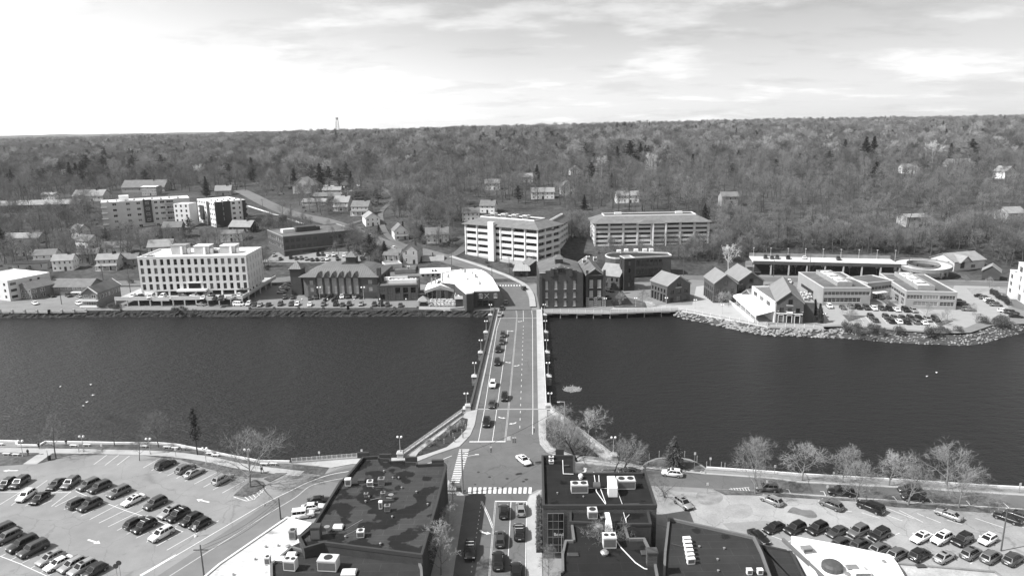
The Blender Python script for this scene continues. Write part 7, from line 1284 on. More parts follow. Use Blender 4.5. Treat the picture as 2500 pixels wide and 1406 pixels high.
fleet('under the white office', 'cars on the office parking deck', k6, [(890, 970, 'dU'), (1080, 985, 'sS'), (1330, 975, 'dL'), (1830, 1135, 'wV'), (1200, 1135, 'gS')], False, 3.1, ((0, 0), (60, 2)))
K1 = ((0, 0), (60, 8))
fleet('in the yard beside the motel', 'cars parked by the motel', k1, [(335, 1250, 'wS'), (495, 1180, 'kS'), (655, 1178, 'dU'), (762, 1183, 'sS'), (752, 1254, 'wU'), (1290, 905, 'wS')], False, .06, K1)
R5 = ((100, 100), (128, 118)); R5r = (R5[1], R5[0])
fleet('in the row against the flat office', 'cars parked before the flat office', k5, [(645, 968, 'wU'), (770, 978, 'dS'), (850, 972, 'gU'), (920, 978, 'kU'), (997, 982, 'dL'), (1070, 988, 'wC'), (1143, 988, 'dU'), (1215, 992, 'kU'), (1287, 1000, 'wS'), (1370, 1002, 'kL'), (1445, 1008, 'sU')], False, .09, R5)
fleet('in the upper island row, river car park', 'cars parked in the river car park', k5, [(1040, 1066, 'dU'), (1185, 1070, 'dU'), (1265, 1078, 'gC'), (1340, 1082, 'dU'), (1420, 1085, 'dL'), (1497, 1084, 'kU'), (1580, 1092, 'sU'), (1655, 1092, 'kL')], False, .09, R5)
fleet('in the lower island row, river car park', 'cars parked in the river car park', k5, [(1078, 1100, 'dC'), (1230, 1110, 'kU'), (1303, 1114, 'wU'), (1382, 1118, 'kS'), (1468, 1116, 'gL'), (1545, 1122, 'wS')], False, .09, R5r)
fleet('beside the right wing of the flat office', 'cars parked beside the office wing', k5, [(1885, 922, 'dU'), (1915, 950, 'dL'), (1970, 998, 'gL'), (2085, 868, 'kS'), (2130, 888, 'gU'), (2172, 912, 'wC'), (2200, 932, 'dU'), (2232, 953, 'gC'), (2312, 1012, 'wC'), (2380, 1026, 'dL'), (2425, 1060, 'kS')], False, .09, ((2100, 900), (2190, 905)))
fleet('on top of the parking structure', 'cars on top of the parking structure', k5, [(35, 500, 'dU'), (97, 503, 'dS'), (147, 503, 'dU'), (250, 505, 'kU'), (405, 504, 'wS'), (730, 515, 'dU')], False, DECK_Z, ((0, 0), (2, 20)))
fleet('parked near the plaza entrance', 'cars parked near the plaza', k5, [(262, 735, 'wU'), (385, 738, 'kU'), (443, 735, 'wL'), ], False, .09, ((100, 0), (104, 30)))
fleet('parked beside the brick tower', 'cars parked beside the brick tower', k3, [(1495, 1075, 'dU'), (1510, 1100, 'gC'), (1520, 1130, 'gU'), (1492, 1195, 'kS')], False, .09, ((0, 0), (60, 6)))
fleet('parked above the modern hillside building', 'cars parked on the hillside', k2, [(770, 133, 'wS'), (828, 140, 'wS'), (880, 148, 'dS'), (960, 146, 'kL'), (1075, 135, 'wU')], False, None, K1)
# ------------------------------------------------------------------ lettering becomes plain meshes
if LETTERS:
    for o, *_ in LETTERS: col.objects.link(o)
    dg = bpy.context.evaluated_depsgraph_get(); dg.update()
    for o, nm, par, loc, rot in LETTERS:
        me = bpy.data.meshes.new_from_object(o.evaluated_get(dg)); q = link(nm, me, par, loc); q.rotation_euler = rot
    for o, *_ in LETTERS: c_ = o.data; bpy.data.objects.remove(o); bpy.data.curves.remove(c_)
# ------------------------------------------------------------------ lamps, poles, signals
GLOBE = mat('lamp_globe', .82, .3, 0); POSTM = mat('lamp_post', .42, .6, .05)
_lp = MB().lathe([(.16, 0), (.14, .35), (.07, .4), (.055, 3.3)], 8).tube((-.42, 0, 3.25), (.42, 0, 3.25), .04, .04, 5).mesh('post', POSTM); _lg = MB().ball((0, 0, 0), .27, 8).mesh('globe', GLOBE)
def lamp(x, y, z, label, group='twin globe lamps', single=False, s=1.0):
    t = thing('street_lamp', label, 'street lamp', (x, y, z), 0, group); t.scale = (s, s, s); link('post', _lp, t)
    for sx in ((-.42, .42) if not single else (0,)): link('globe', _lg, t, (sx, 0, 3.55))
for x, y, z, lab in LAMPS: lamp(x, y, z, lab, 'lamps of the bridge')
for k, (x, y) in enumerate(((195, 392), (708, 352), (1270, 374), (1745, 458), (2100, 470))): p = G(*za(x, y)); lamp(p.x, p.y, 0, 'globe lamp on the left promenade, %s from the left' % ORD[k], 'lamps of the left promenade', s=1.08)
for k, (x, y) in enumerate(((1190, 1292), (1475, 1288), (1765, 1285))): p = G(*k3(x, y)); lamp(p.x, p.y, .1, 'twin globe lamp on the boardwalk before the old works, %s from the bridge' % ORD[k], 'boardwalk lamps')
for k, (x, y) in enumerate(((572, 970), (847, 990), (1105, 1040), (2075, 1130))): p = G(*k4(x, y)); lamp(p.x, p.y, .1, 'twin globe lamp on the plaza boardwalk, %s from the left' % ORD[k], 'plaza lamps')
for k, (x, y) in enumerate(((80, 655), (318, 655), (575, 655), (833, 665), (1090, 672))): p = G(*k5(x, y)); lamp(p.x, p.y, .1, 'twin globe lamp before the parking structure, %s from the left' % ORD[k], 'lamps before the parking structure')
for k, (x, y) in enumerate(((708, 1215), (1125, 1215), (545, 1300), (787, 1300), (1040, 1300), (1285, 1300), (1533, 1300))): p = G(*k2(x, y)); lamp(p.x, p.y, .1, 'pale lamp in the hall car park, number %s counted from the tower' % ORD[k] if False else ('twin globe lamp against the hall, %s of two' % ORD[k] if k < 2 else 'single globe lamp on the river parapet, %s from the left' % ORD[k - 2]), 'lamps of the hall car park', k > 1, 1.5 if k < 2 else 1.1)
WOOD = mat('pole_wood', .10, .9, .2, 1.5)
def upole(px, py, topy, label, arm=True, r=.16, z0=None, group=None, far=False):
    p = (T(px, py) if far else G(px, py, 0)); h = up_to(p, topy); t = thing('utility_pole', label, 'utility pole', p, 0, group); MB().lathe([(r, 0), (r * .65, h)], 7).build('shaft', WOOD, t)
    if arm: MB().box(-1.2, -.06, h - 1.0, 1.2, .06, h - .85).build('crossarm', WOOD, t)
    return p, h
pa, ha = upole(*zb(642, 925), zb(0, 745)[1], 'wooden utility pole beside the pale worn roof', False); MB().tube((0, 0, 0), (-2.6, -.4, .5), .05, .04, 5).ball((-2.7, -.4, .45), .25, 5).build('lamp_arm', STEEL, bpy.data.objects['utility_pole'], (0, 0, ha - 1.6))
pb, hb = upole(*za(1735, 1480), za(0, 1140)[1], 'wooden utility pole cut by the bottom edge on the left street', True)
upole(*ze(2298, 1192), ze(0, 832)[1], 'tall weathered pole in the right car park', False, .14)
for k, (f, x, y, ty) in enumerate(((k1, 590, 1270, 1100), (k1, 1247, 1165, 900), (k1, 985, 1040, 880), (k2, 437, 470, 300), (k2, 165, 375, 255), (k2, 1110, 640, 520), (k3, 395, 1010, 880), (k3, 560, 985, 800), (k5, 450, 690, 465), (k5, 108, 690, 530), (k5, 1392, 660, 480), (k5, 2390, 590, 465), (k4, 735, 680, 480), (k3, 10, 890, 760))): upole(*f(x, y), f(0, ty)[1], 'wooden utility pole along the far bank streets, %s counted' % ORD[k] if False else 'wooden utility pole along the far bank streets', True, .17, None, 'utility poles of the far bank', True)
for k, dz in enumerate((.3, .9, 1.5)):
    A = Vector((pa.x, pa.y, ha - dz)); B = Vector((pb.x, pb.y, hb - dz)); pts = [A.lerp(B, i / 10) - Vector((0, 0, 1.0 * math.sin(math.pi * i / 10))) for i in range(11)]; tag(MB().path(pts, .025, 4).build('power_line', FRAME_D), ('lowest', 'middle', 'uppermost')[2 - k] + ' power line between the poles of the left street', 'power line')
def signals():
    L_ = G(*zc(590, 705)); hL = up_to(L_, zc(0, 335)[1]); R_ = G(*zd(340, 238)); hR = up_to(R_, 980)
    a = thing('signal_mast', 'tall steel mast with a lamp arm on the left corner of the junction', 'mast', L_); MB().lathe([(.2, 0), (.13, hL)], 8).build('shaft', STEEL, a); MB().path([Vector((0, 0, hL - 2.6)), Vector((1.2, 0, hL - 1.5)), Vector((2.9, 0, hL - 1.2))], .06, 5).box(2.7, -.15, hL - 1.3, 3.5, .15, hL - 1.12).build('lamp_arm', CREAM, a); MB().box(-.5, -.35, 0, .5, .35, .9).build('base_box', mat('green_box', .06), a, (-.9, .8, .14))
    b = thing('signal_mast', 'tall steel lamp mast in the right planted wedge', 'mast', R_); MB().lathe([(.18, 0), (.12, hR)], 8).build('shaft', STEEL, b); MB().path([Vector((0, 0, hR - .1)), Vector((-1.2, 0, hR))], .06, 5).box(-1.8, -.15, hR - .2, -1.1, .15, hR - .02).build('lamp_arm', CREAM, b)
    A = L_ + Vector((0, 0, hL - 1.0)); B = R_ + Vector((0, 0, hR - 1.2)); pts = [A.lerp(B, i / 24) - Vector((0, 0, .9 * math.sin(math.pi * i / 24))) for i in range(25)]; tag(MB().path(pts, .035, 4).build('span_wire', FRAME_D), 'black span wire carrying the signals across the junction', 'wire')
    for k, (f, n) in enumerate(((.28, 1), (.48, 2), (.68, 1))):
        c = pts[int(f * 24)]; t = thing('traffic_signal', 'traffic signal hanging from the span wire, %s from the left' % ORD[k], 'traffic signal', (c.x, c.y, c.z - 2.0), 0, 'signals on the span wire'); MB().tube((0, 0, 1.2), (0, 0, 2.0), .03, .03, 4).build('hanger', FRAME_D, t)
        for j in range(n):
            for yy in (-1, 1):
                h = MB().box(-.2, -.16, 0, .2, .16, 1.15).build('signal_head', mat('signal_yellow', .32, .6, .05), t, (j * .5, yy * .2, 0))
                for q in range(3): MB().lathe([(.13, 0), (.13, .08)], 8).build('lens', FRAME_D, h, (0, yy * .17, .22 + .35 * q))
    c = pts[10]; tag(MB().box(-.4, -.03, -1.0, .4, .03, -.1).build('hanging_sign', WHITE, None, c), 'small white square sign hanging from the span wire', 'sign')
signals()
# ------------------------------------------------------------------ promenade furniture
_bs = MB().box(-.9, -.25, .42, .9, .25, .5).mesh('seat', PALEWALL); _bl = MB().box(-.08, -.22, 0, .08, .22, .42).mesh('leg', CONC)
for k, (x, y) in enumerate(((0, 300), (55, 383), (135, 388), (622, 312), (735, 306), (1217, 318), (1412, 325), (1478, 332), (1775, 380), (1820, 394), (2232, 468), (2312, 466))):
    p = G(*za(x, y)); t = thing('park_bench', 'pale backless bench on the left promenade, %s from the left' % ORD[k], 'bench', p, R(-6), 'promenade benches'); link('seat', _bs, t)
    for s in (-.6, .6): link('leg', _bl, t, (s, 0, 0))
p = G(*za(1552, 345)); t = thing('notice_board', 'white tilted information board on the promenade', 'sign', p, R(-8)); MB().box(-.6, -.05, .7, .6, .05, 1.5).build('panel', WHITE, t)
for s in (-.45, .45): MB().box(s - .05, -.05, 0, s + .05, .05, .7).build('leg', FRAME_D, t)
p = G(*za(418, 425)); tag(MB().lathe([(.35, 0), (.38, .95), (.3, 1.1), (.1, 1.15)], 10).build('litter_bin', mat('bin_dark', .03), None, p), 'dark round litter bin beside the tall bare promenade tree', 'bin')
for k, (f, x, y, h) in enumerate(((za, 668, 360, 2.2), (za, 865, 362, 2.2), (za, 1488, 395, 2.2), (za, 405, 400, 1.8), (zb, 972, 432, 2.4), (zb, 1330, 415, 2.4), (zd, 1545, 705, 2.4), (zd, 1437, 500, 4.0), (zd, 1570, 490, 2.5), (ze, 383, 545, 2.2), (ze, 878, 610, 2.4), (ze, 2450, 700, 2.2), (ze, 315, 690, 2.6), (ze, 823, 735, 2.6))):
    p = G(*f(x, y)); t = thing('sign_post', 'thin sign post near the river, %s from the left' % ORD[k], 'sign', p, 0, 'riverside sign posts'); MB().box(-.04, -.04, 0, .04, .04, h).build('post', STEEL, t); MB().box(-.22, -.07, h - .6, .22, -.045, h).build('plate', UNIT, t)
for k, (x, y) in enumerate(((1055, 420), (1140, 400), (1355, 400), (1460, 440), (1540, 490), (1665, 495), (1695, 500))):
    p = G(*zd(x, y)); tag(MB().box(-.07, -.07, 0, .07, .07, 1.5).build('bollard', TIMBER, None, p), 'thin timber post along the right riverside bay, %s from the left' % ORD[k], 'post', 'posts of the riverside bay')
_rk = bpy.data.meshes['rock']
for k, (x, y) in enumerate(((1105, 495), (1155, 498), (1350, 515), (1418, 518), (1500, 527), (1525, 535))): p = G(*zd(x, y)); o = tag(link('boulder', _rk, None, p, k), 'pale boulder beside the right riverside road, %s from the left' % ORD[k], 'boulder', 'boulders by the riverside road'); o.scale = (1.3, 1.0, 1.0)
p = G(*za(1655, 1070)); t = thing('sign_post', 'small sign on a pale round foot at the end of the lower middle row', 'sign', p); MB().lathe([(.3, 0), (.25, .2), (.05, .25), (.04, 1.7)], 8).build('post', UNIT, t); MB().box(-.25, -.03, 1.7, .25, .03, 2.3).build('plate', UNIT, t)
p = G(*za(1010, 1430)); t = thing('round_mirror', 'pair of round signs on posts at the bottom left', 'sign', p)
for k in (-.3, .3): MB().tube((k, 0, 0), (k, 0, 2.6 + k), .04, .04, 5).build('post', STEEL, t); MB().tube((k, -.05, 2.8 + k), (k, .05, 2.8 + k), .45, .45, 14).build('disc', DGREY, t)
# ------------------------------------------------------------------ people
def person_mesh(seed, stride):
    me = bpy.data.meshes.new('p'); s = stride
    V = [(0, 0, .95), (0, 0, 1.15), (0, .01, 1.38), (0, .01, 1.48), (0, .0, 1.56), (0, .02, 1.66), (0, .01, 1.75), (-.17, 0, 1.40), (-.25, -.03 + s * .3, 1.13), (-.24, .06 + s * .5, .90), (.17, 0, 1.40), (.25, -.03 - s * .3, 1.13), (.24, .06 - s * .5, .90), (-.1, 0, .88), (-.11, -.02 - s * .5, .48), (-.11, -.02 - s * .7, .08), (-.11, .12 - s * .7, .04), (.1, 0, .88), (.11, s * .5, .48), (.11, s * .6, .08), (.11, .14 + s * .6, .04)]
    E = [(0, 1), (1, 2), (2, 3), (3, 4), (4, 5), (5, 6), (2, 7), (7, 8), (8, 9), (2, 10), (10, 11), (11, 12), (0, 13), (13, 14), (14, 15), (15, 16), (0, 17), (17, 18), (18, 19), (19, 20)]
    me.from_pydata(V, E, []); o = bpy.data.objects.new('p', me); col.objects.link(o); md = o.modifiers.new('s', 'SKIN'); rad = [.15, .15, .17, .08, .065, .10, .08, .075, .055, .045, .075, .055, .045, .1, .07, .05, .045, .1, .07, .05, .045]
    for v, r in zip(me.skin_vertices[0].data, rad): v.radius = (r, r)
    me.skin_vertices[0].data[0].use_root = True; o.modifiers.new('u', 'SUBSURF').levels = 1; o.modifiers['u'].render_levels = 1
    dg = bpy.context.evaluated_depsgraph_get(); dg.update(); r = bpy.data.meshes.new_from_object(o.evaluated_get(dg)); bpy.data.objects.remove(o)
    r.materials.clear()
    for m in (mat('trousers', .03, .9, .1), mat('coat', .05, .9, .1), mat('skin', .35, .6, 0), mat('hair', .03, .8, 0)): r.materials.append(m)
    for f in r.polygons: c = f.center; f.material_index = 3 if c.z > 1.68 or (c.z > 1.55 and c.y < -.04) else 2 if c.z > 1.47 or (abs(c.x) > .19 and c.z < .93) else 1 if c.z > .85 else 0
    return r
_pm = [person_mesh(1, .0), person_mesh(2, .35)]
for k, (f, x, y, a, w, lab) in enumerate(((za, 240, 388, 200, 0, 'person in a dark coat standing by the left promenade benches'), (za, 332, 330, 60, 1, 'person walking along the wall at the promenade corner'), (za, 563, 302, 10, 0, 'person leaning at the river wall near the tall bare tree'), (zb, 478, 538, 120, 0, 'person in dark clothes standing on the round paved spot'), (zb, 488, 530, 300, 1, 'second person standing close to the one on the paved spot'), (zf, 577, 512, 90, 1, 'person walking on the left bridge footway, farther one'), (zf, 552, 622, 90, 1, 'person walking on the left bridge footway, nearer one'))): p = G(*f(x, y)); link_ = thing('person', lab, 'person', (p.x, p.y, .14 if f is zf else .04), R(a)); link('body', _pm[w], link_)
# ------------------------------------------------------------------ gulls
_gb = MB().ball((0, 0, .12), .13, 6).tube((.1, 0, .18), (.22, 0, .26), .06, .05, 6).mesh('body', WHITE); _gw = MB().quad((-.2, .05, .16), (.12, .05, .18), (.0, .45, .26)).quad((.12, -.05, .18), (-.2, -.05, .16), (.0, -.45, .26)).mesh('wings', UNIT)
for k, (x, y) in enumerate(((147, 945), (222, 940), (227, 966), (212, 983), (204, 992), (2262, 920), (2286, 911))): p = G(x, y, WATER_Z); t = thing('gull', 'white gull on the river, %s from the left' % ORD[k], 'bird', p, k, 'gulls on the river'); t.scale = (1.4, 1.4, 1.4); link('body', _gb, t); link('wings', _gw, t)
# ------------------------------------------------------------------ dining terrace
rng = random.Random(12); _tt = MB().lathe([(.45, .7), (.45, .74)], 10).mesh('table_top', WHITE); _tl = MB().lathe([(.25, 0), (.04, .06), (.04, .7)], 6).mesh('leg', FRAME_D); _ch = MB().box(-.2, -.2, .42, .2, .2, .47).box(-.2, .17, .47, .2, .2, .9).box(-.2, -.2, 0, -.16, -.16, .42).box(.16, -.2, 0, .2, -.16, .42).box(-.2, .16, 0, -.16, .2, .42).box(.16, .16, 0, .2, .2, .42).mesh('seat', UNIT)
for r_ in range(4):
    for c_ in range(8):
        q = k2(1770 + c_ * 34 + rng.uniform(-6, 6), 1228 + r_ * 17); p = G(*q, .1); t = thing('terrace_table', 'round white table on the crowded dining terrace', 'table', p, 0, 'tables of the dining terrace'); link('table_top', _tt, t); link('leg', _tl, t)
        for j in range(3): a = rng.random() * 2 + j * 2.1; o = tag(link('terrace_chair', _ch, None, (p.x + math.cos(a) * .8, p.y + math.sin(a) * .8, p.z), a - math.pi / 2), 'pale chair at a table on the dining terrace', 'chair', 'chairs of the dining terrace')
# ------------------------------------------------------------------ lattice tower on the skyline
def lattice():
    d = ray(825, 327); D = 2600.0; x = d.x / d.y * D; z = terr(x, D); base = Vector((x, D, z)); h = up_to(base, 287) ; t = thing('lattice_tower', 'tall lattice steel mast on the left skyline', 'tower', base); w0, w1 = 7.0, 3.2; n = 8; mb = MB()
    c = lambda k, sx, sy: Vector((sx * (w0 + (w1 - w0) * k / n), sy * (w0 + (w1 - w0) * k / n), h * k / n))
    for sx, sy in ((-1, -1), (1, -1), (1, 1), (-1, 1)): MB().tube(c(0, sx, sy), c(n, sx, sy), .7, .5, 4).build('leg', STEEL, t)
    for k in range(n):
        for (a, b) in (((-1, -1), (1, -1)), ((1, -1), (1, 1)), ((1, 1), (-1, 1)), ((-1, 1), (-1, -1))): mb.tube(c(k, *a), c(k + 1, *b), .35, .35, 3).tube(c(k + 1, *a), c(k + 1, *b), .35, .35, 3)
    mb.build('bracing', STEEL, t); MB().box(-5.5, -5.5, h - 1.5, 5.5, 5.5, h).lathe([(5, 0), (5, 3), (2, 5)], 8, (0, 0, h - 8)).build('platform', STEEL, t)
lattice()
# ------------------------------------------------------------------ single trees
NEARB = [bare_protos('n', 101 + k, bark('bark_near', .10), bark('twigs_near', .17), H=10, spread=4.6, bare=.25, counts=(10, 7, 7, 6), tw=.014, up=.4) for k in range(2)]
LITB = [bare_protos('l', 111 + k, bark('bark_lit', .20), bark('twigs_lit', .29), H=8, spread=4.8, bare=.26, counts=(10, 7, 6, 6), tw=.015, up=.32, trunk_r=.2) for k in range(3)]
SLIM = bare_protos('s', 121, bark('bark_near', .10), bark('twigs_near', .17), H=11, spread=3.2, bare=.3, counts=(12, 6, 6, 4), tw=.016, up=.6); DENSE = bare_protos('d', 131, bark('bark_lit', .20), bark('twigs_lit', .29), H=12, spread=5.2, bare=.22, counts=(12, 7, 7, 6), tw=.014, up=.45); GNARL = bare_protos('g', 141, bark('bark_black', .03), bark('twigs_near', .17), H=6, spread=5.0, bare=.18, counts=(8, 7, 6, 6), tw=.014, up=.1, lean=.35, trunk_r=.22)
STREET = bare_protos('st', 151, bark('bark_lit', .20), bark('twigs_street', .30), H=8, spread=2.9, bare=.2, counts=(12, 7, 6, 5), tw=.013, up=.7); PALE = bare_protos('pa', 161, BARK_L, TWIG_W, H=17, spread=7.5, bare=.3, counts=(8, 5, 5, 4), tw=.07, up=.45, trunk_r=.45); YOUNG = bare_protos('yo', 171, BARK, TWIG_L, H=6, spread=2.6, bare=.25, counts=(12, 6, 5, 3), tw=.022, up=.3)
BUSH = bare_protos('bu', 181, BARK, TWIG_L, H=3, spread=2.2, bare=.05, counts=(12, 6, 5, 4), tw=.014, up=.5, trunk_r=.05)
SPRUCE = conifer_protos(191, 7.5, 3.2, mat('needles_pale', .10, .8, .4, .6, spec=.2), 1.9, .03, .2); DROOP = conifer_protos(192, 11, 1.7, NEEDLE, .8, .35, .9); CEDAR = conifer_protos(193, 6.5, 1.5, NEEDLE_L, 2.2, .02, .15)
def one(ms, f, x, y, h0, h, label, group=None, far=False, name='bare_tree', rz=None):
    q = f(x, y); p = T(*q) if far else G(*q); s = h / h0; return tree(name, ms, (p.x, p.y, p.z), label, group, s, rz)
one(SLIM, za, 475, 415, 11, 11.5, 'tall slender bare tree beside the litter bin on the left promenade'); one(NEARB[0], za, 970, 305, 10, 8.5, 'bare tree leaning on the grass behind the empty stalls'); one(NEARB[1], za, 1340, 315, 10, 8.8, 'wide bare tree at the river wall behind the black SUV'); one(SLIM, za, 1180, 430, 11, 7, 'thin young bare tree at the edge of the left car park'); one(DROOP, za, 1670, 380, 11, 11.5, 'ragged drooping evergreen on the promenade', name='evergreen_tree'); one(LITB[0], za, 2115, 655, 8, 11.5, 'pale bare tree on the hatched car park island')
one(STREET, zc, 465, 1075, 8, 7.0, 'small bare street tree beside the dark stained roof'); one(STREET, zc, 405, 1400, 8, 10.0, 'larger bare street tree at the bottom beside the dark roof'); one(STREET, zc, 505, 770, 8, 5.0, 'slim bare sapling at the left junction corner'); one(STREET, zc, 1310, 1420, 8, 6.0, 'small bare tree on the right pavement at the bottom'); one(LITB[1], zd, 720, 1440, 8, 9.5, 'spreading bare tree in front of the white duct at the bottom edge')
one(GNARL, zd, 450, 440, 6, 8.5, 'dark gnarled bare tree in the right planted wedge', rz=0.5); one(GNARL, zd, 760, 525, 6, 6.0, 'dark low spreading tree behind the ducted roof', rz=2.5); one(GNARL, zd, 840, 510, 6, 5.6, 'second dark spreading tree beside the right pillar', rz=4.0); one(GNARL, zd, 1190, 740, 6, 4.0, 'low dark shrubby tree at the corner of the right car park', rz=1.0); one(LITB[2], zd, 540, 230, 8, 6.5, 'pale bare tree at the railing of the right wedge'); one(LITB[0], zd, 300, 180, 8, 6.0, 'thin bare tree beside the right bridge pavement'); one(SPRUCE, zd, 1262, 485, 7.5, 7.4, 'small dense spruce in the round riverside bay', name='spruce_tree')
one(DENSE, ze, 222, 712, 12, 12.5, 'large dense pale bare tree on the right verge')
for k, (x, y, h) in enumerate(((617, 597, 7.6), (957, 612, 7.2), (1348, 642, 7.0), (1838, 672, 8.6))): one(LITB[k % 3], ze, x, y, 8, h, 'spreading pale tree along the river wall, %s from the left' % ORD[k], 'trees along the right river wall')
for k, (x, y, h) in enumerate(((1072, 772, 8.2), (1512, 805, 8.2), (1940, 828, 8.4))): one(LITB[(k + 1) % 3], ze, x, y, 8, h, 'spreading pale tree on the car park verge, %s from the left' % ORD[k], 'trees on the right verge')
rng = random.Random(44)
for k in range(16): u, v = rng.random(), rng.random(); q = (1340 + 120 * u, 1030 + 75 * u + 30 * v - 5); p = G(*q); tree('bare_shrub', BUSH, p, 'leafless shrub in the right planted wedge', 'shrubs of the right wedge', rng.uniform(.6, 1.2), cat='shrub')
for k in range(14): u, v = rng.random(), rng.random(); q = (1125 - 95 * u, 1035 + 70 * u + rng.uniform(-8, 8)); p = G(*q); tree('bare_shrub', BUSH, p, 'leafless shrub in the left planted wedge', 'shrubs of the left wedge', rng.uniform(.3, .6), cat='shrub')
for k, (x, y) in enumerate(((475, 215), (520, 270), (430, 285), (580, 200), (505, 235), (540, 180), (590, 235), (610, 160), (595, 130))): p = G(*zc(x, y), .2); tag(MB().box(-.12, -.12, 0, .12, .12, 1.2).build('wooden_post', TIMBER, None, p), 'short pale post in the left planted wedge', 'post', 'posts of the left wedge')
_hd = shrub_mesh(7, .7, 1.0, 500, SHRUB, .14)
for k in range(20): p = G(1316, 1222 + k * 6.5); o = thing('hedge_plant', 'clipped hedge plant in the long bed beside the street', 'hedge', (p.x, p.y, .5), k, 'hedge plants of the street bed'); link('foliage', _hd, o)
for k, (f, x, y) in enumerate(((za, 1300, 332), (zb, 90, 395), (zb, 1640, 350))): pass
# far bank planting
for k, x in enumerate((160, 250, 400, 520, 640, 900, 1030)): one(YOUNG, k5, x, 652, 6, 5.5, 'young fan shaped tree before the parking structure, %s from the left' % ORD[k], 'young trees before the parking structure')
one(PALE, k4, 1162, 642, 17, 13.5, 'pale sycamore beside the road behind the gabled plaza buildings'); one(YOUNG, k4, 350, 968, 6, 7.5, 'round young tree on the lawn by the gabled building'); one(YOUNG, k4, 125, 968, 6, 6, 'young bare tree at the boardwalk beside the old works'); one(YOUNG, k4, 1165, 960, 6, 6, 'young tree in the plaza before the middle gabled building'); one(YOUNG, k4, 1105, 950, 6, 5.5, 'thin young tree left in the plaza planter'); one(YOUNG, k5, 1215, 945, 6, 7, 'young tree in the entrance court of the flat office')
for k, (x, y) in enumerate(((812, 1050), (855, 1110), (1700, 1145), (1768, 1105), (2012, 1052), (1570, 1050), (2170, 790))): one(YOUNG, k5, x, y, 6, 5, 'young tree in the river car park, %s counted along' % ORD[k] if False else 'young bare tree on an island of the river car park', 'young trees of the river car park')
for k, (x, y, h) in enumerate(((1950, 1000, 6.5), (1985, 1050, 6.5), (2030, 1120, 7.5), (2045, 1128, 6), (1920, 950, 6))): one(CEDAR, k4, x, y, 6.5, h, 'tall evergreen in the dense screen right of the gabled restaurant', 'evergreen screen by the restaurant', name='evergreen_tree')
_sb = [shrub_mesh(20 + k, 2.0, 2.0, 900, mat('shore_shrub', .10, .9, .4, .8), .22) for k in range(3)]
for k in range(26):
    u = rng.random(); q = (2060 + 420 * u, 808 + 6 * u + rng.uniform(-4, 8) - (22 if u > .8 else 0)); p = G(*q, -.1); o = thing('shore_bush', 'low bushy scrub along the stone shore below the river car park', 'bush', p, rng.random() * 6, 'scrub along the stone shore'); o.scale = (rng.uniform(.6, 1.5),) * 3; link('foliage', _sb[k % 3], o)
for k in range(30):
    q = rng.choice(((rng.uniform(240, 300), 760), (rng.uniform(420, 480), 762), (rng.uniform(0, 340), 690), (rng.uniform(20, 240), 655), (rng.uniform(1130, 1400), 645), (rng.uniform(280, 330), 650))); p = T(q[0], q[1] + rng.uniform(-8, 8)); o = thing('garden_bush', 'dark rounded bush on the far bank', 'bush', p, rng.random() * 6, 'garden bushes of the far bank'); o.scale = (rng.uniform(.5, 1.1),) * 3; link('foliage', _sb[k % 3], o)
_hg = shrub_mesh(31, 1.2, 1.6, 700, NEEDLE_L, .2)
for k in range(13): q = k5(2190 + 14 * k, 850 + 9 * k); p = G(*q, .1); o = thing('hedge_plant', 'tall clipped hedge plant beside the pale block car park', 'hedge', p, k, 'hedge plants by the pale block'); o.scale = (1, 1, 1.5); link('foliage', _hg, o)
CN = [(505, 482, 18, 'tall dark spruce standing behind the apartment roofs'), (720, 468, 20, 'dark pine left above the tall pale gabled house'), (783, 465, 23, 'tallest pine of the cluster above the hillside car park'), (805, 462, 20, 'pine right of the tallest one above the hillside car park'), (830, 466, 19, 'pine at the right of the hilltop cluster'), (858, 468, 17, 'small pine at the end of the hilltop cluster'), (1015, 418, 22, 'round dark pine alone in the bare wood'), (1358, 398, 22, 'dark evergreen left of the ridge pair'), (1431, 402, 24, 'dark evergreen right of the ridge pair'), (1085, 385, 18, 'small dark pine in the upper wood'), (2060, 398, 24, 'pointed spruce left of the big right pines'), (2128, 415, 30, 'biggest dark pine on the right hill'), (2110, 405, 28, 'tall feathery pine beside the biggest one'), (2020, 425, 20, 'broad dark spruce in the right wood'), (1985, 428, 17, 'bushy evergreen left of the broad spruce'), (1950, 425, 18, 'evergreen at the left of the right wood cluster'), (2318, 400, 20, 'evergreen beside the pale sycamore on the right'), (2188, 400, 15, 'round dark evergreen near the white house'), (2385, 425, 15, 'spruce before the long pale house'), (2410, 425, 15, 'second spruce before the long pale house'), (1700, 400, 20, 'dark evergreen in the central wood'), (1690, 425, 18, 'ragged pine in the central wood')]
for k, (x, y, h, lab) in enumerate(CN): one((CONI + PINE)[k % 5], I2, x, y, (19, 22, 17, 20, 20)[k % 5], h, lab, None, True, 'evergreen_tree')
for x, y, h, lab in ((465, 580, 13, 'broad cedar in front of the apartment wing'), (260, 585, 8, 'round evergreen by the lower end of the apartments'), (8, 625, 17, 'dark spruce at the left edge'), (395, 585, 9, 'dark evergreen below the apartments'), (905, 640, 15, 'big dark pine behind the metal roofed hall'), (940, 640, 11, 'smaller dark pine beside the big one behind the hall'), (925, 572, 6, 'round dark bush tree on the corner lawn'), (1030, 590, 10, 'dark fir between the white cottages'), (1265, 497, 13, 'evergreen behind the ribbon window office'), (1720, 545, 12, 'evergreen beside the hillside office roof'), (838, 480, 9, 'small fir beside the modern hillside building')): one(PINE[0] if h > 12 else CONI[2], I2, x, y, 20 if h > 12 else 17, h, lab, None, True, 'evergreen_tree')
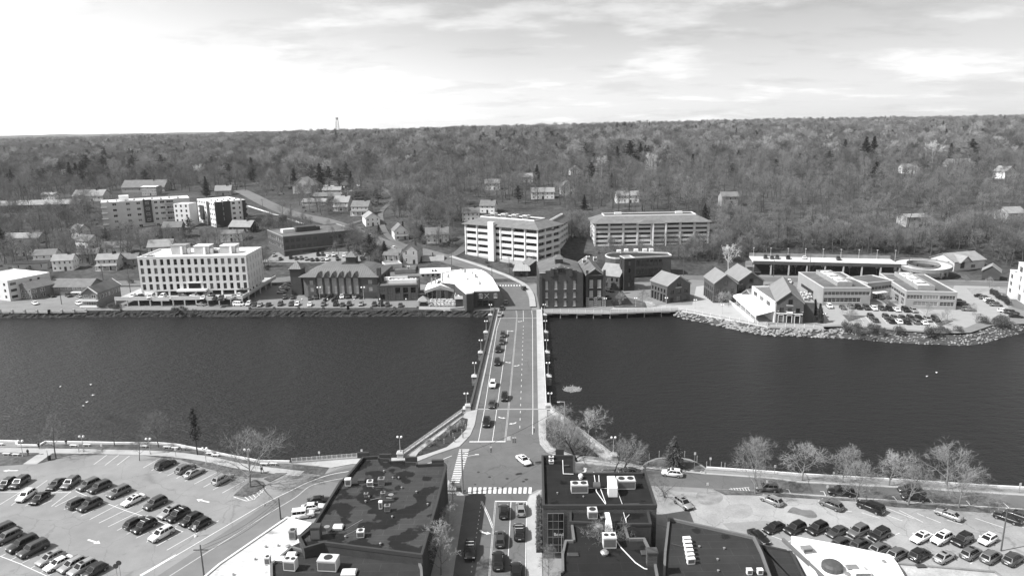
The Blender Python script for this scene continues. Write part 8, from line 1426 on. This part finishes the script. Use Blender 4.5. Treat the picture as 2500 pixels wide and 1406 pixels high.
for x, y, h, lab in ((1590, 432, 20, 'white sycamore standing out in the central wood'), (2275, 412, 24, 'white spreading sycamore in the right wood'), (1468, 432, 18, 'pale sycamore left of the white one'), (1000, 415, 16, 'pale bare tree high in the wood right of the round pine')): one(PALE, I2, x, y, 17, h, lab, None, True)
ROADPTS = []
for o in bpy.data.objects:
    if o.name.split('.')[0] in ('road', 'street', 'lane') and o.type == 'MESH':
        ROADPTS += [(v.co.x, v.co.y) for v in o.data.vertices if v.co.y > 300]
TOWN = [([(0, 520), (230, 530), (340, 620), (340, 655), (0, 655)], 30, 13), ([(230, 565), (460, 578), (560, 592), (540, 605), (350, 608), (250, 595)], 7, 9), ([(-60, 485), (235, 485), (240, 560), (-60, 590)], 24, 16), ([(600, 430), (725, 430), (705, 478), (650, 480)], 16, 16), ([(840, 440), (1125, 455), (1135, 545), (1040, 560), (960, 530), (900, 500)], 40, 16), ([(1385, 545), (1432, 555), (1430, 640), (1385, 640)], 9, 12), ([(1440, 606), (1735, 600), (1840, 640), (1830, 650), (1660, 640), (1440, 625)], 20, 11), ([(1740, 540), (1850, 590), (1850, 640), (1760, 620)], 14, 14), ([(1850, 590), (2320, 595), (2440, 635), (2330, 625), (1850, 622)], 26, 13), ([(2320, 580), (2520, 590), (2520, 660), (2440, 650)], 14, 15), ([(1150, 620), (1330, 640), (1320, 660), (1180, 645)], 8, 7), ([(640, 540), (700, 545), (880, 592), (860, 620), (640, 580)], 12, 11), ([(620, 640), (660, 640), (660, 660), (630, 660)], 3, 9), ([(800, 590), (920, 600), (900, 640), (800, 640)], 6, 11), ([(700, 475), (900, 470), (930, 525), (760, 530)], 18, 12), ([(930, 575), (1100, 575), (1110, 610), (1040, 605), (960, 590)], 12, 10), ([(330, 592), (620, 602), (625, 640), (340, 618)], 14, 11), ([(860, 598), (960, 612), (1000, 640), (930, 650), (860, 640)], 8, 10), ([(1000, 480), (1130, 500), (1125, 560), (1010, 560)], 14, 14)]
TOWN_PTS = []
def town_trees():
    rng = random.Random(77); n = 0
    for poly, cnt, h in TOWN:
        xs = [q[0] for q in poly]; ys = [q[1] for q in poly]; got = 0; tries = 0; tot = int(cnt * (5.0 if h > 12 else 3.5)); cnt = int(cnt * .7)
        while got < tot and tries < tot * 10:
            tries += 1; x, y = rng.uniform(min(xs), max(xs)), rng.uniform(min(ys), max(ys))
            if not inpoly(x, y, poly): continue
            p = T(x, y)
            if any((p.x - e[0]) ** 2 + (p.y - e[1]) ** 2 < (e[2] - 2.0) ** 2 for e in EXCL) or any((p.x - a) ** 2 + (p.y - b) ** 2 < 16 for a, b in ROADPTS): continue
            if got < cnt:
                ms = rng.choice(ROUND + TALL[:2] if h > 9 else ROUND[:2] + [YOUNG]); s = h / (6 if ms is YOUNG else 17) * rng.uniform(.8, 1.3)
                tree('bare_tree', ms, p, 'bare grey tree among the houses and banks of the far shore', 'bare trees among the far shore houses', s, rng.random() * 6.28); n += 1
            else:
                b_ = rng.random() < .38; TOWN_PTS.append((p.x, p.y, p.z - .2, rng.uniform(.4, .9) if b_ else h / 17 * rng.uniform(.7, 1.2), 8 if b_ else rng.choice((9, 10, 11))))
            got += 1
    print('town trees', n, len(TOWN_PTS))
town_trees()
# ------------------------------------------------------------------ the woods on the hills
FRONT = [(-200, 520), (0, 500), (250, 478), (330, 468), (600, 468), (620, 440), (700, 430), (760, 440), (960, 440), (1130, 485), (1250, 500), (1400, 515), (1740, 545), (1850, 600), (2300, 607), (2500, 600), (2800, 600)]
EXCL = globals().get('EXCL', [])
def woods():
    rng = random.Random(5); nearpts = []; farpts = []
    fx = [p[0] for p in FRONT]; fy = [p[1] for p in FRONT]
    def try_(X, Y, prob):
        if rng.random() > prob: return None
        if Y > 700 and math.sin(X * .021 + 3 * math.sin(Y * .006)) * math.sin(Y * .017 + X * .004) > .93: return None
        z = terr(X, Y); px, py = P((X, Y, z))
        if py > np.interp(px, fx, fy): return None
        for (ex, ey, er) in EXCL:
            if Y < 900 and (X - ex) ** 2 + (Y - ey) ** 2 < er * er: return None
            if Y < 900 and ex * 0 == 0 and 0 < ey - Y < 26 and abs(X - ex * Y / ey) < er * 0.75: 
                if rng.random() < 0.75: return None
        return (X, Y, z)
    y = 372.0
    while y < 3600:
        sp = 8.5 if y < 720 else (10.5 if y < 1200 else 14 if y < 2200 else 20)
        half = 0.80 * y + 15; x = -half
        while x < half:
            p = try_(x + rng.uniform(-.45, .45) * sp, y + rng.uniform(-.45, .45) * sp, 0.82 if y < 1200 else 0.95)
            if p: (nearpts if p[1] < 640 else farpts).append(p)
            x += sp
        y += sp
    nearpts.sort(key=lambda p: p[1])
    lab = {'bare': 'bare leafless grey tree among the woods on the far hillside', 'con': 'dark evergreen conifer standing among the bare wooded hillside trees'}
    keep = nearpts[:45]
    for i, p in enumerate(keep):
        h = rng.random()
        ms = rng.choice(TALL + ROUND[:2]) if p[0] > -20 else rng.choice(ROUND + TALL[:2])
        tree('bare_tree', ms, (p[0], p[1], p[2] - 0.2), lab['bare'], 'bare trees of the hillside wood', rng.uniform(0.7, 1.02), rng.random() * 6.28)
    rest = nearpts[45:] + farpts; nr0 = len(rest); rest += [q[:3] for q in TOWN_PTS]
    me = bpy.data.meshes.new('distant_woods'); me.from_pydata([(p[0], p[1], p[2] - 0.3) for p in rest], [], [])
    sca = me.attributes.new('size', 'FLOAT', 'POINT'); idx = me.attributes.new('pick', 'INT', 'POINT')
    sv = []; iv = []
    for p in rest[:nr0]:
        far = p[1] > 1200; sv.append((rng.uniform(0.55, 1.0) if rng.random() < .75 else rng.uniform(1.0, 1.3)) * (1.12 if p[1] > 2200 else 0.88 if p[1] < 720 else 1.08))
        clump = math.sin(p[0] * 0.011 + 2 * math.sin(p[1] * 0.004)) * math.sin(p[1] * 0.009 + 1.3)
        iv.append(rng.choice((6, 7)) if rng.random() < (0.5 if p[1] > 720 and clump > (0.72 if p[0] < 0 else 0.82) else 0.012) else (rng.choice((10, 12, 13, 14, 9, 11, 10, 13)) if p[1] < 720 else (15 if rng.random() < .006 else rng.randrange(6))))
    for q in TOWN_PTS: sv.append(q[3]); iv.append(q[4])
    sca.data.foreach_set('value', sv); idx.data.foreach_set('value', iv)
    o = tag(link('distant_woods', me), 'mass of bare winter woods covering the hills to the horizon', 'woods', kind='stuff')
    pc = bpy.data.collections.new('woods_kit')
    kit = FAR_T + [CONI[0], PINE[0], (BUSH[0], _sb[0]), ROUND[0], TALL[0], ROUND[2], TALL[1], TALL[2], TALL[3], PALE]
    for k, ms in enumerate(kit):
        mb = bmesh.new(); mb.from_mesh(ms[0]); n0 = len(mb.faces); mb.from_mesh(ms[1]); mb.faces.ensure_lookup_table()
        for f in mb.faces[n0:]: f.material_index = 1
        m2 = bpy.data.meshes.new('woods_tree'); mb.to_mesh(m2); mb.free(); m2.materials.append(ms[0].materials[0]); m2.materials.append(ms[1].materials[0])
        ob = bpy.data.objects.new('%s_woods_tree' % 'abcdefghijklmnopq'[k], m2); pc.objects.link(ob)
    ng = bpy.data.node_groups.new('woods', 'GeometryNodeTree'); ng.interface.new_socket('Geometry', in_out='INPUT', socket_type='NodeSocketGeometry'); ng.interface.new_socket('Geometry', in_out='OUTPUT', socket_type='NodeSocketGeometry')
    N = ng.nodes; L = ng.links; gi = N.new('NodeGroupInput'); go = N.new('NodeGroupOutput'); ip = N.new('GeometryNodeInstanceOnPoints'); ci = N.new('GeometryNodeCollectionInfo')
    ci.inputs['Collection'].default_value = pc; ci.inputs['Separate Children'].default_value = True; ci.inputs['Reset Children'].default_value = True
    a1 = N.new('GeometryNodeInputNamedAttribute'); a1.data_type = 'FLOAT'; a1.inputs[0].default_value = 'size'
    a2 = N.new('GeometryNodeInputNamedAttribute'); a2.data_type = 'INT'; a2.inputs[0].default_value = 'pick'
    rv = N.new('FunctionNodeRandomValue'); rv.data_type = 'FLOAT_VECTOR'; rv.inputs[0].default_value = (0, 0, 0); rv.inputs[1].default_value = (0, 0, 6.283)
    m2p = N.new('GeometryNodeMeshToPoints')
    L.new(gi.outputs[0], m2p.inputs[0]); L.new(m2p.outputs[0], ip.inputs['Points']); L.new(ci.outputs[0], ip.inputs['Instance']); ip.inputs['Pick Instance'].default_value = True
    L.new(a2.outputs[0], ip.inputs['Instance Index']); L.new(rv.outputs[0], ip.inputs['Rotation']); L.new(a1.outputs[0], ip.inputs['Scale']); L.new(ip.outputs[0], go.inputs[0])
    md = o.modifiers.new('woods', 'NODES'); md.node_group = ng
    print('woods', len(keep), len(rest))
woods()

# ------------------------------------------------------------------ the air
hzm = bpy.data.materials.new('haze_air'); hzm.use_nodes = True; hn = hzm.node_tree; hn.nodes.clear(); ho = hn.nodes.new('ShaderNodeOutputMaterial'); hv = hn.nodes.new('ShaderNodeVolumePrincipled')
hv.inputs['Color'].default_value = (1, 1, 1, 1); hv.inputs['Density'].default_value = 0.00005; hv.inputs['Anisotropy'].default_value = 0.2; hn.links.new(hv.outputs[0], ho.inputs['Volume'])
tag(MB().box(-13000, -400, -6, 13000, 9600, 125).build('haze', hzm), 'thin pale haze over the town and the hills', 'haze', kind='stuff')
